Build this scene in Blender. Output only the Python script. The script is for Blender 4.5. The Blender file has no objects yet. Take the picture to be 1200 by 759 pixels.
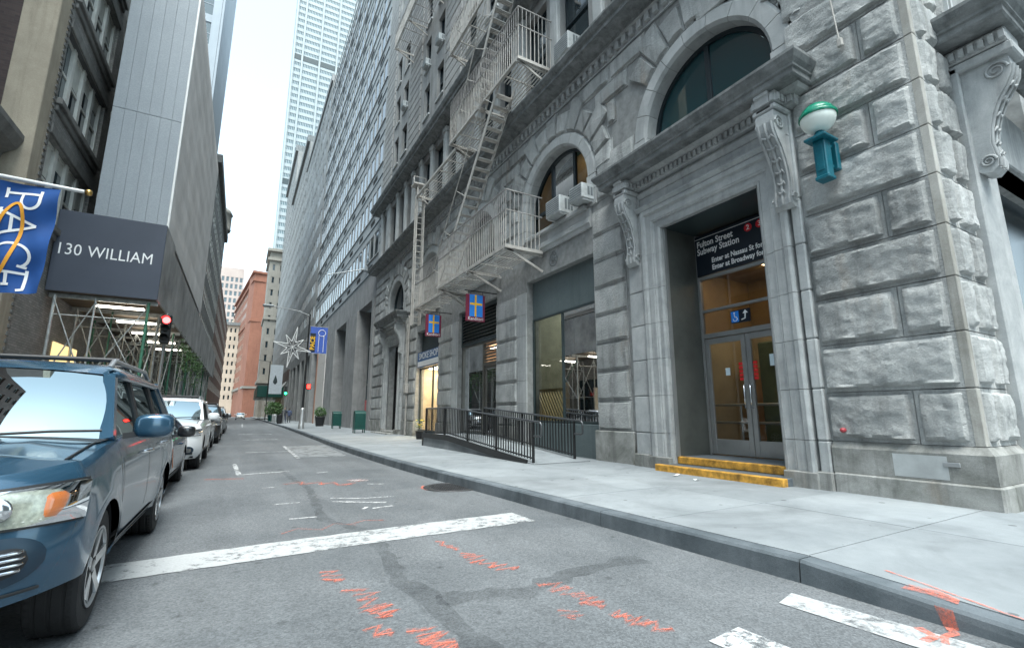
import bpy, bmesh, math, random
from mathutils import Vector, Matrix, noise

scene = bpy.context.scene
col = scene.collection
R = math.radians

# ---------------------------------------------------------------- camera
cam_d = bpy.data.cameras.new('camera'); cam = bpy.data.objects.new('camera', cam_d); col.objects.link(cam)
cam.location = (0, 0, 1.25)
cam.rotation_euler = (R(90 + 10.73), 0, R(-29.6))
cam_d.sensor_width = 36.0; cam_d.lens = 554.0 / 1200.0 * 36.0
cam_d.clip_start = 0.05; cam_d.clip_end = 3000
scene.camera = cam

# ---------------------------------------------------------------- sky and sun (bright, thinly overcast)
SUN_EL, SUN_AZ = 66.0, -166.0          # azimuth from +Y, clockwise
world = bpy.data.worlds.new('World'); scene.world = world; world.use_nodes = True
wn = world.node_tree; wn.nodes.clear()
sky = wn.nodes.new('ShaderNodeTexSky'); sky.sky_type = 'NISHITA'; sky.sun_disc = False
sky.sun_elevation = R(SUN_EL); sky.sun_rotation = R(SUN_AZ)
sky.air_density = 1.0; sky.dust_density = 2.0; sky.ozone_density = 1.0
hsv = wn.nodes.new('ShaderNodeHueSaturation'); hsv.inputs['Saturation'].default_value = 0.40
bgn = wn.nodes.new('ShaderNodeBackground'); bgn.inputs['Strength'].default_value = 0.13
wo = wn.nodes.new('ShaderNodeOutputWorld')
tint = wn.nodes.new('ShaderNodeVectorMath'); tint.operation = 'MULTIPLY'; tint.inputs[1].default_value = (0.87, 1.03, 1.045)   # cool green-blue daylight under thin cloud
wn.links.new(sky.outputs[0], hsv.inputs['Color']); wn.links.new(hsv.outputs[0], tint.inputs[0]); wn.links.new(tint.outputs[0], bgn.inputs['Color']); wn.links.new(bgn.outputs[0], wo.inputs['Surface'])
sun_d = bpy.data.lights.new('sun', 'SUN'); sun = bpy.data.objects.new('sun', sun_d); col.objects.link(sun)
sun_d.energy = 1.25; sun_d.angle = R(32); sun_d.color = (1.0, 0.99, 0.95)
_sd = Vector((math.sin(R(SUN_AZ)) * math.cos(R(SUN_EL)), math.cos(R(SUN_AZ)) * math.cos(R(SUN_EL)), math.sin(R(SUN_EL))))
sun.rotation_euler = _sd.to_track_quat('Z', 'Y').to_euler()
sun.location = (0, 0, 60)
vs = scene.view_settings
vs.view_transform = 'Standard'; vs.look = 'None'; vs.exposure = 2.0; vs.gamma = 1.0; vs.use_curve_mapping = False
scene.cycles.max_bounces = 6; scene.cycles.diffuse_bounces = 3; scene.cycles.glossy_bounces = 3
scene.cycles.transparent_max_bounces = 10; scene.cycles.transmission_bounces = 6
scene.cycles.use_denoising = True
scene.cycles.caustics_reflective = False; scene.cycles.caustics_refractive = False
scene.cycles.sample_clamp_indirect = 6.0

# ---------------------------------------------------------------- materials
M = {}
def newmat(name):
    m = bpy.data.materials.new(name); m.use_nodes = True
    nt = m.node_tree; b = nt.nodes['Principled BSDF']; M[name] = m
    return m, nt, b
def nd(nt, t, **kw):
    n = nt.nodes.new(t)
    for k, v in kw.items():
        if hasattr(n, k): setattr(n, k, v)
        else: n.inputs[k].default_value = v
    return n
def c4(c): return (c[0], c[1], c[2], 1.0) if not isinstance(c, (int, float)) else (c, c, c, 1.0)
def plain(name, c, rough=0.6, metal=0.0, spec=0.5, coat=0.0, emit=None, es=1.0, var=0.0, vscale=3.0, bump=0.0, bscale=60.0):
    """plain paint / metal / plastic; var = patchy tone variation, bump = fine relief"""
    m, nt, b = newmat(name)
    b.inputs['Base Color'].default_value = c4(c); b.inputs['Roughness'].default_value = rough
    b.inputs['Metallic'].default_value = metal; b.inputs['Specular IOR Level'].default_value = spec
    b.inputs['Coat Weight'].default_value = coat
    if emit is not None:
        b.inputs['Emission Color'].default_value = c4(emit); b.inputs['Emission Strength'].default_value = es
    if var or bump:
        g = nd(nt, 'ShaderNodeNewGeometry')
    if var:
        n = nd(nt, 'ShaderNodeTexNoise', Scale=vscale, Detail=6.0, Roughness=0.62)
        nt.links.new(g.outputs['Position'], n.inputs['Vector'])
        r = nd(nt, 'ShaderNodeMapRange'); r.inputs['From Min'].default_value = 0.3; r.inputs['From Max'].default_value = 0.7
        r.inputs['To Min'].default_value = 1 - var; r.inputs['To Max'].default_value = 1 + var
        nt.links.new(n.outputs['Fac'], r.inputs['Value'])
        mx = nd(nt, 'ShaderNodeVectorMath', operation='SCALE'); mx.inputs[0].default_value = c4(c)[:3]
        nt.links.new(r.outputs[0], mx.inputs['Scale']); nt.links.new(mx.outputs[0], b.inputs['Base Color'])
        if metal == 0:
            r2 = nd(nt, 'ShaderNodeMapRange'); r2.inputs['To Min'].default_value = max(0, rough - .12); r2.inputs['To Max'].default_value = min(1, rough + .12)
            nt.links.new(n.outputs['Fac'], r2.inputs['Value']); nt.links.new(r2.outputs[0], b.inputs['Roughness'])
    if bump:
        n2 = nd(nt, 'ShaderNodeTexNoise', Scale=bscale, Detail=5.0, Roughness=0.6)
        nt.links.new(g.outputs['Position'], n2.inputs['Vector'])
        bp = nd(nt, 'ShaderNodeBump', Strength=bump, Distance=0.01)
        nt.links.new(n2.outputs['Fac'], bp.inputs['Height']); nt.links.new(bp.outputs[0], b.inputs['Normal'])
    return m
def stone(name, c1, c2, scale=2.0, rough=0.85, bump=0.35, bscale=25.0, streak=0.35, per_object=0.18, rust=0.0, bdist=0.02, gum=0.0):
    """weathered stone: mottled tone, vertical rain streaks, tone of each block its own, fine relief"""
    m, nt, b = newmat(name); L = nt.links.new
    b.inputs['Roughness'].default_value = rough; b.inputs['Specular IOR Level'].default_value = 0.25
    g = nd(nt, 'ShaderNodeNewGeometry')
    n1 = nd(nt, 'ShaderNodeTexNoise', Scale=scale, Detail=9.0, Roughness=0.68, Distortion=0.4); L(g.outputs['Position'], n1.inputs['Vector'])
    cr = nd(nt, 'ShaderNodeValToRGB'); cr.color_ramp.elements[0].position = 0.32; cr.color_ramp.elements[1].position = 0.68
    cr.color_ramp.elements[0].color = c4(c2); cr.color_ramp.elements[1].color = c4(c1); L(n1.outputs['Fac'], cr.inputs['Fac'])
    mp = nd(nt, 'ShaderNodeMapping'); mp.inputs['Scale'].default_value = (3.2, 3.2, 0.28); L(g.outputs['Position'], mp.inputs['Vector'])
    n2 = nd(nt, 'ShaderNodeTexNoise', Scale=1.0, Detail=6.0, Roughness=0.65, Distortion=0.3); L(mp.outputs[0], n2.inputs['Vector'])
    r2 = nd(nt, 'ShaderNodeMapRange'); r2.inputs['From Min'].default_value = 0.50; r2.inputs['From Max'].default_value = 0.76
    r2.inputs['To Min'].default_value = 1.0; r2.inputs['To Max'].default_value = 1 - streak; L(n2.outputs['Fac'], r2.inputs['Value'])
    oi = nd(nt, 'ShaderNodeObjectInfo')
    r3 = nd(nt, 'ShaderNodeMapRange'); r3.inputs['To Min'].default_value = 1 - per_object; r3.inputs['To Max'].default_value = 1 + per_object
    L(oi.outputs['Random'], r3.inputs['Value'])
    n3 = nd(nt, 'ShaderNodeTexNoise', Scale=bscale * 3, Detail=3.0, Roughness=0.7); L(g.outputs['Position'], n3.inputs['Vector'])
    r4 = nd(nt, 'ShaderNodeMapRange'); r4.inputs['To Min'].default_value = 0.72; r4.inputs['To Max'].default_value = 1.28; L(n3.outputs['Fac'], r4.inputs['Value'])
    ml = nd(nt, 'ShaderNodeMath', operation='MULTIPLY'); L(r2.outputs[0], ml.inputs[0]); L(r3.outputs[0], ml.inputs[1])
    ml2 = nd(nt, 'ShaderNodeMath', operation='MULTIPLY'); L(ml.outputs[0], ml2.inputs[0]); L(r4.outputs[0], ml2.inputs[1])
    sc = nd(nt, 'ShaderNodeVectorMath', operation='SCALE'); L(cr.outputs[0], sc.inputs[0]); L(ml2.outputs[0], sc.inputs['Scale'])
    out = sc.outputs[0]
    if rust:
        mp2 = nd(nt, 'ShaderNodeMapping'); mp2.inputs['Scale'].default_value = (2.1, 2.1, 0.5); mp2.inputs['Location'].default_value = (3, 8, 1); L(g.outputs['Position'], mp2.inputs['Vector'])
        n5 = nd(nt, 'ShaderNodeTexNoise', Scale=1.0, Detail=5.0, Roughness=0.6); L(mp2.outputs[0], n5.inputs['Vector'])
        r5 = nd(nt, 'ShaderNodeMapRange'); r5.inputs['From Min'].default_value = 0.60; r5.inputs['From Max'].default_value = 0.78; r5.inputs['To Max'].default_value = rust; L(n5.outputs['Fac'], r5.inputs['Value'])
        mx = nd(nt, 'ShaderNodeMix', data_type='RGBA'); L(r5.outputs[0], mx.inputs['Factor']); L(out, mx.inputs['A']); mx.inputs['B'].default_value = (0.30, 0.19, 0.10, 1)
        out = mx.outputs['Result']
    if gum:
        vo = nd(nt, 'ShaderNodeTexVoronoi', Scale=3.4); L(g.outputs['Position'], vo.inputs['Vector'])
        se = nd(nt, 'ShaderNodeSeparateColor'); L(vo.outputs['Color'], se.inputs[0])
        th = nd(nt, 'ShaderNodeMath', operation='MULTIPLY'); th.inputs[1].default_value = 0.13; L(se.outputs[0], th.inputs[0])
        lt = nd(nt, 'ShaderNodeMath', operation='LESS_THAN'); L(vo.outputs['Distance'], lt.inputs[0]); L(th.outputs[0], lt.inputs[1])
        n6 = nd(nt, 'ShaderNodeTexNoise', Scale=0.45, Detail=7.0, Roughness=0.7, Distortion=1.0); L(g.outputs['Position'], n6.inputs['Vector'])
        r6 = nd(nt, 'ShaderNodeMapRange'); r6.inputs['From Min'].default_value = 0.48; r6.inputs['From Max'].default_value = 0.72; r6.inputs['To Min'].default_value = 1.06; r6.inputs['To Max'].default_value = 0.72; L(n6.outputs['Fac'], r6.inputs['Value'])
        m6 = nd(nt, 'ShaderNodeMath', operation='MULTIPLY'); m6.inputs[1].default_value = -gum; L(lt.outputs[0], m6.inputs[0])
        a6 = nd(nt, 'ShaderNodeMath', operation='ADD'); L(m6.outputs[0], a6.inputs[0]); L(r6.outputs[0], a6.inputs[1])
        s6 = nd(nt, 'ShaderNodeVectorMath', operation='SCALE'); L(out, s6.inputs[0]); L(a6.outputs[0], s6.inputs['Scale']); out = s6.outputs[0]
    L(out, b.inputs['Base Color'])
    n4 = nd(nt, 'ShaderNodeTexNoise', Scale=bscale, Detail=8.0, Roughness=0.7); L(g.outputs['Position'], n4.inputs['Vector'])
    bp = nd(nt, 'ShaderNodeBump', Strength=bump, Distance=bdist); L(n4.outputs['Fac'], bp.inputs['Height']); L(bp.outputs[0], b.inputs['Normal'])
    return m
def glass(name, tint=(0.75, 0.85, 0.85), through=0.8, refl=(0.95, 0.97, 1)):
    """thin pane: fresnel reflection over a see-through tint, seen the same from everywhere"""
    m = bpy.data.materials.new(name); m.use_nodes = True; M[name] = m
    nt = m.node_tree; nt.nodes.clear(); L = nt.links.new
    o = nd(nt, 'ShaderNodeOutputMaterial'); fr = nd(nt, 'ShaderNodeFresnel', IOR=1.5)
    t = nd(nt, 'ShaderNodeBsdfTransparent'); t.inputs['Color'].default_value = c4([x * through for x in tint])
    gl = nd(nt, 'ShaderNodeBsdfGlossy', Roughness=0.015); gl.inputs['Color'].default_value = c4(refl)
    ad = nd(nt, 'ShaderNodeMath', operation='MULTIPLY_ADD'); ad.inputs[1].default_value = 1.0; ad.inputs[2].default_value = 0.0
    L(fr.outputs[0], ad.inputs[0])
    mx = nd(nt, 'ShaderNodeMixShader'); L(ad.outputs[0], mx.inputs[0]); L(t.outputs[0], mx.inputs[1]); L(gl.outputs[0], mx.inputs[2]); L(mx.outputs[0], o.inputs[0])
    return m
def emis(name, c, s):
    m, nt, b = newmat(name); b.inputs['Base Color'].default_value = c4(c)
    b.inputs['Emission Color'].default_value = c4(c); b.inputs['Emission Strength'].default_value = s; return m

# stone of the corner building
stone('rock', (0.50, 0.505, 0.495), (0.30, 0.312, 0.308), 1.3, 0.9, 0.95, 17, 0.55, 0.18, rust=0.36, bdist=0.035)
stone('ashlar', (0.50, 0.51, 0.505), (0.35, 0.365, 0.365), 1.2, 0.8, 0.25, 40, 0.35, 0.06)
stone('carved', (0.49, 0.50, 0.495), (0.31, 0.325, 0.33), 2.2, 0.8, 0.30, 45, 0.40, 0.05)
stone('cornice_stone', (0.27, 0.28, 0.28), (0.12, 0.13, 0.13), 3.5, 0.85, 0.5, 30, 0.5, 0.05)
stone('base_stone', (0.40, 0.40, 0.385), (0.15, 0.155, 0.14), 1.6, 0.85, 0.4, 30, 0.6, 0.10, rust=0.3)
stone('upper_stone', (0.36, 0.355, 0.345), (0.25, 0.25, 0.245), 0.8, 0.85, 0.3, 30, 0.35, 0.06)
stone('office_stone', (0.40, 0.41, 0.41), (0.31, 0.32, 0.325), 0.5, 0.8, 0.1, 20, 0.2, 0.06)
stone('office_pier', (0.31, 0.31, 0.305), (0.21, 0.21, 0.21), 0.9, 0.8, 0.2, 25, 0.3, 0.06)
stone('grey_block', (0.33, 0.33, 0.32), (0.22, 0.22, 0.215), 0.5, 0.85, 0.2, 20, 0.3, 0.06)
stone('concrete_walk', (0.265, 0.285, 0.295), (0.19, 0.208, 0.218), 0.9, 0.85, 0.25, 90, 0.12, 0.06, bdist=0.006, gum=0.5)
stone('kerb_stone', (0.15, 0.17, 0.185), (0.07, 0.085, 0.095), 1.8, 0.8, 0.35, 40, 0.3, 0.10, bdist=0.01)
stone('tan_stone', (0.42, 0.37, 0.29), (0.30, 0.265, 0.21), 0.9, 0.85, 0.3, 20, 0.35, 0.05)
stone('far_tan', (0.34, 0.32, 0.28), (0.24, 0.225, 0.20), 0.25, 0.9, 0.1, 6, 0.25, 0.05)
stone('far_cream', (0.55, 0.46, 0.37), (0.42, 0.34, 0.27), 0.2, 0.9, 0.1, 6, 0.2, 0.05)
stone('far_red', (0.34, 0.155, 0.105), (0.26, 0.115, 0.08), 0.2, 0.9, 0.1, 6, 0.2, 0.05)  # red dulled in the colour itself to stand for distance haze
stone('far_pink', (0.60, 0.50, 0.45), (0.5, 0.40, 0.36), 0.15, 0.8, 0.1, 6, 0.1, 0.05)
plain('joint', (0.27, 0.275, 0.27), 0.95, var=0.25, vscale=5)
plain('iron_light', (0.42, 0.40, 0.37), 0.6, 0.0, var=0.25, vscale=4, bump=0.2)
plain('iron_rail', (0.30, 0.29, 0.28), 0.6, 0.0, var=0.25, vscale=4)
plain('black_iron', (0.012, 0.013, 0.014), 0.42, 0.0, var=0.3, vscale=6)
plain('dark_frame', (0.012, 0.022, 0.028), 0.4)
plain('bronze', (0.19, 0.19, 0.175), 0.35, 0.7, var=0.15, vscale=2)
plain('alu', (0.36, 0.37, 0.37), 0.35, 0.6, var=0.12, vscale=2)
plain('dark_panel', (0.035, 0.052, 0.055), 0.35, var=0.2, vscale=1.2)
plain('dark_window', (0.018, 0.03, 0.036), 0.04, spec=0.7)
plain('teal_window', (0.010, 0.048, 0.056), 0.02, spec=1.0)
plain('sky_window', (0.05, 0.075, 0.085), 0.03, spec=1.0)
plain('black_void', (0.006, 0.006, 0.007), 0.9)
plain('white_paint', (0.72, 0.73, 0.72), 0.5, var=0.08)
plain('ac_case', (0.46, 0.48, 0.48), 0.5, var=0.25, vscale=5)
plain('ac_grille', (0.16, 0.18, 0.19), 0.5)
plain('gold_wood', (0.36, 0.20, 0.09), 0.55, var=0.3, vscale=2)
plain('green_paint', (0.004, 0.055, 0.045), 0.4, var=0.15, vscale=9)
plain('globe_green', (0.0, 0.17, 0.10), 0.25, var=0.25, vscale=12)
plain('globe_white', (0.80, 0.86, 0.80), 0.25)
plain('teal_iron', (0.004, 0.11, 0.15), 0.4, var=0.2, vscale=14)
plain('yellow_paint', (0.50, 0.26, 0.04), 0.7, var=0.6, vscale=9, bump=0.3)
plain('sign_black', (0.006, 0.012, 0.022), 0.35)
plain('sign_white', (0.85, 0.86, 0.86), 0.5)
plain('sign_red', (0.62, 0.02, 0.03), 0.5)
plain('sign_blue', (0.02, 0.22, 0.72), 0.5)
plain('sign_maroon', (0.17, 0.012, 0.04), 0.5)
plain('sign_yellow', (0.85, 0.48, 0.02), 0.5)
plain('flag_orange', (0.80, 0.36, 0.03), 0.7)
plain('sticker_red', (0.6, 0.02, 0.02), 0.5)
plain('rubber', (0.016, 0.016, 0.017), 0.8, var=0.3, vscale=20, bump=0.25)
plain('chrome', (0.75, 0.76, 0.78), 0.12, 1.0)
plain('steel', (0.50, 0.51, 0.52), 0.35, 0.9, var=0.12)
plain('dark_plastic', (0.015, 0.016, 0.018), 0.5)
plain('scaf_steel', (0.42, 0.44, 0.43), 0.45, 0.5, var=0.3, vscale=8)
plain('scaf_green', (0.05, 0.17, 0.11), 0.5, var=0.3, vscale=8)
plain('wood_board', (0.10, 0.08, 0.06), 0.8, var=0.3)
emis('tube_light', (1.0, 0.94, 0.80), 3.5)
emis('shop_light', (1.0, 0.80, 0.52), 3.0)
emis('lobby_light', (1.0, 0.86, 0.62), 4.0)
emis('red_light', (1.0, 0.02, 0.02), 9.0)
emis('green_light', (0.02, 0.9, 0.25), 3.0)
emis('amber_light', (1.0, 0.55, 0.25), 2.0)
glass('shop_glass', (0.72, 0.80, 0.78), 0.85)
glass('car_glass', (0.42, 0.50, 0.50), 0.6, (0.40, 0.48, 0.50))
glass('clear_glass', (0.9, 0.95, 0.95), 0.95)

# ---------------------------------------------------------------- mesh helpers
WORLD = {}
class MB:
    def __init__(s): s.v = []; s.f = []; s.smooth = []
    def add(s, vs_, fs_, smooth=False):
        o = len(s.v); s.v.extend([tuple(p) for p in vs_])
        for f in fs_: s.f.append([i + o for i in f]); s.smooth.append(smooth)
        return s
    def box(s, x0, x1, y0, y1, z0, z1):
        if x0 > x1: x0, x1 = x1, x0
        if y0 > y1: y0, y1 = y1, y0
        if z0 > z1: z0, z1 = z1, z0
        return s.add([(x0, y0, z0), (x1, y0, z0), (x1, y1, z0), (x0, y1, z0), (x0, y0, z1), (x1, y0, z1), (x1, y1, z1), (x0, y1, z1)],
                     [(0, 3, 2, 1), (4, 5, 6, 7), (0, 1, 5, 4), (1, 2, 6, 5), (2, 3, 7, 6), (3, 0, 4, 7)])
    def bbox(s, x0, x1, y0, y1, z0, z1, b=0.01):
        """box with chamfered edges"""
        if x0 > x1: x0, x1 = x1, x0
        if y0 > y1: y0, y1 = y1, y0
        if z0 > z1: z0, z1 = z1, z0
        b = min(b, (x1 - x0) * .45, (y1 - y0) * .45, (z1 - z0) * .45)
        bm = bmesh.new(); bmesh.ops.create_cube(bm, size=1.0)
        for v in bm.verts:
            v.co = ((x0 + x1) / 2 + v.co.x * (x1 - x0), (y0 + y1) / 2 + v.co.y * (y1 - y0), (z0 + z1) / 2 + v.co.z * (z1 - z0))
        bmesh.ops.bevel(bm, geom=bm.edges[:], offset=b, segments=1, profile=0.5, affect='EDGES')
        return s.from_bm(bm)
    def from_bm(s, bm, smooth=False):
        bm.verts.index_update(); s.add([v.co[:] for v in bm.verts], [[v.index for v in f.verts] for f in bm.faces], smooth); bm.free(); return s
    def tube(s, pts, r, n=8, cap=True, smooth=True):
        """tube along a polyline"""
        pts = [Vector(p) for p in pts]; k = len(pts); rings = []
        up0 = None
        for i, p in enumerate(pts):
            d = (pts[min(i + 1, k - 1)] - pts[max(i - 1, 0)]).normalized()
            if up0 is None:
                up0 = Vector((0, 0, 1)) if abs(d.z) < .9 else Vector((1, 0, 0))
            a = d.cross(up0)
            if a.length < 1e-4: a = d.orthogonal()
            a.normalize(); b = a.cross(d).normalized(); up0 = b
            rr = r[i] if isinstance(r, (list, tuple)) else r
            rings.append([p + (a * math.cos(2 * math.pi * j / n) + b * math.sin(2 * math.pi * j / n)) * rr for j in range(n)])
        vs_ = [q for ring in rings for q in ring]; fs_ = []
        for i in range(k - 1):
            for j in range(n):
                fs_.append((i * n + j, i * n + (j + 1) % n, (i + 1) * n + (j + 1) % n, (i + 1) * n + j))
        s.add(vs_, fs_, smooth)
        if cap:
            s.add(rings[0], [list(range(n))]); s.add(rings[-1], [list(range(n))[::-1]])
        return s
    def bar(s, p0, p1, w, t, up=(0, 0, 1)):
        """rectangular bar from p0 to p1, w wide (sideways) and t thick (along up)"""
        p0 = Vector(p0); p1 = Vector(p1); d = (p1 - p0).normalized(); up = Vector(up)
        a = d.cross(up)
        if a.length < 1e-4: a = d.orthogonal()
        a.normalize(); b = a.cross(d).normalized(); a *= w / 2; b *= t / 2
        q = [p0 - a - b, p0 + a - b, p0 + a + b, p0 - a + b, p1 - a - b, p1 + a - b, p1 + a + b, p1 - a + b]
        return s.add(q, [(0, 3, 2, 1), (4, 5, 6, 7), (0, 1, 5, 4), (1, 2, 6, 5), (2, 3, 7, 6), (3, 0, 4, 7)])
    def lathe(s, prof, c, n=20, axis='z', smooth=True):
        """prof: (radius, height) list, turned about an axis through c"""
        vs_ = []; k = len(prof)
        for (r, hh) in prof:
            for j in range(n):
                a = 2 * math.pi * j / n; u, w = r * math.cos(a), r * math.sin(a)
                p = {'z': (u, w, hh), 'x': (hh, u, w), 'y': (w, hh, u)}[axis]
                vs_.append((c[0] + p[0], c[1] + p[1], c[2] + p[2]))
        fs_ = [(i * n + j, i * n + (j + 1) % n, (i + 1) * n + (j + 1) % n, (i + 1) * n + j) for i in range(k - 1) for j in range(n)]
        s.add(vs_, fs_, smooth)
        if prof[0][0] > 1e-4: s.add(vs_[:n], [list(range(n))[::-1]])
        if prof[-1][0] > 1e-4: s.add(vs_[-n:], [list(range(n))])
        return s
    def extrude(s, pts, a, ha, hb):
        """polygon given by pts (pairs in the two axes other than a), extruded along axis a from ha to hb"""
        def P(p, q):
            return {'x': (q, p[0], p[1]), 'y': (p[0], q, p[1]), 'z': (p[0], p[1], q)}[a]
        n = len(pts)
        v = [P(p, ha) for p in pts] + [P(p, hb) for p in pts]
        f = [(i, (i + 1) % n, n + (i + 1) % n, n + i) for i in range(n)] + [list(range(n))[::-1], list(range(n, 2 * n))]
        return s.add(v, f)
    def quad(s, a, b, c, d): return s.add([a, b, c, d], [(0, 1, 2, 3)])
    def tri_fix(s):
        return s
    def build(s, name, mat, parent=None, recalc=True, sharp=None, **tags):
        me = bpy.data.meshes.new(name); me.from_pydata(s.v, [], s.f); me.update()
        if recalc:
            bm = bmesh.new(); bm.from_mesh(me); bmesh.ops.recalc_face_normals(bm, faces=bm.faces[:]); bm.to_mesh(me); bm.free()
        if any(s.smooth) and len(me.polygons) == len(s.smooth):
            me.polygons.foreach_set('use_smooth', s.smooth)
        if sharp: me.set_sharp_from_angle(angle=R(sharp))
        return obj(name, me, mat, parent, **tags)
def obj(name, me, mat, parent=None, mtx=None, **tags):
    if mat is not None and not me.materials: me.materials.append(M[mat] if isinstance(mat, str) else mat)
    o = bpy.data.objects.new(name, me); col.objects.link(o)
    put(o, parent, mtx)
    for k, v in tags.items(): o[k] = v
    return o
def put(o, parent=None, mtx=None):
    if mtx is None: mtx = Matrix.Identity(4)
    WORLD[o] = mtx
    if parent is None: o.matrix_world = mtx; o.matrix_basis = mtx
    else:
        o.parent = parent; o.matrix_parent_inverse = WORLD[parent].inverted(); o.matrix_basis = mtx
def thing(name, label, cat, loc=(0, 0, 0), group=None):
    o = bpy.data.objects.new(name, None); col.objects.link(o); o.empty_display_size = .2
    m = Matrix.Translation(loc); put(o, None, m)
    o['label'] = label; o['category'] = cat
    if group: o['group'] = group
    return o
def tag(o, label, cat, group=None):
    o['label'] = label; o['category'] = cat
    if group: o['group'] = group
    return o
def copy_tree(o, delta=None, label=None, parent=None):
    """copy a thing with its parts and sub-parts"""
    c = o.copy(); col.objects.link(c)
    if parent is not None: c.parent = parent
    WORLD[c] = WORLD[o].copy()
    if delta is not None:
        m = (delta if isinstance(delta, Matrix) else Matrix.Translation(delta)) @ WORLD[o]
        c.matrix_basis = m; WORLD[c] = m
    if label: c['label'] = label
    for ch in [x for x in o.children]: copy_tree(ch, None, None, c)
    return c
def frame(u, v, n, o):
    """matrix with local axes u, v, n and origin o"""
    return Matrix(((u[0], v[0], n[0], o[0]), (u[1], v[1], n[1], o[1]), (u[2], v[2], n[2], o[2]), (0, 0, 0, 1)))
STREET = ((0, -1, 0), (0, 0, 1), (-1, 0, 0))        # street front of the right-hand houses: seen from the road
SIDE = ((1, 0, 0), (0, 0, 1), (0, -1, 0))           # fronts that look back at the camera
LEFTF = ((0, 1, 0), (0, 0, 1), (1, 0, 0))           # street front of the left-hand houses
def text_mesh(s, size=1.0, extrude=0.0, align='CENTER', spacing=1.0, shear=0.0, bold=0.0, linesp=1.0):
    cu = bpy.data.curves.new('t', 'FONT'); cu.body = s; cu.size = size; cu.extrude = extrude; cu.align_x = align; cu.align_y = 'CENTER'
    cu.space_character = spacing; cu.shear = shear; cu.offset = bold; cu.space_line = linesp; cu.resolution_u = 3
    o = bpy.data.objects.new('t', cu); col.objects.link(o)
    dg = bpy.context.evaluated_depsgraph_get(); me = bpy.data.meshes.new_from_object(o.evaluated_get(dg))
    bpy.data.objects.remove(o); bpy.data.curves.remove(cu); me.materials.clear(); return me
def lettering(name, s, mat, parent, axes, pos, size, sx=1.0, **kw):
    me = text_mesh(s, size, **kw)
    if sx != 1.0:
        for v in me.vertices: v.co.x *= sx
    return obj(name, me, mat, parent, frame(*axes, pos))
rng = random.Random(7)
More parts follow.
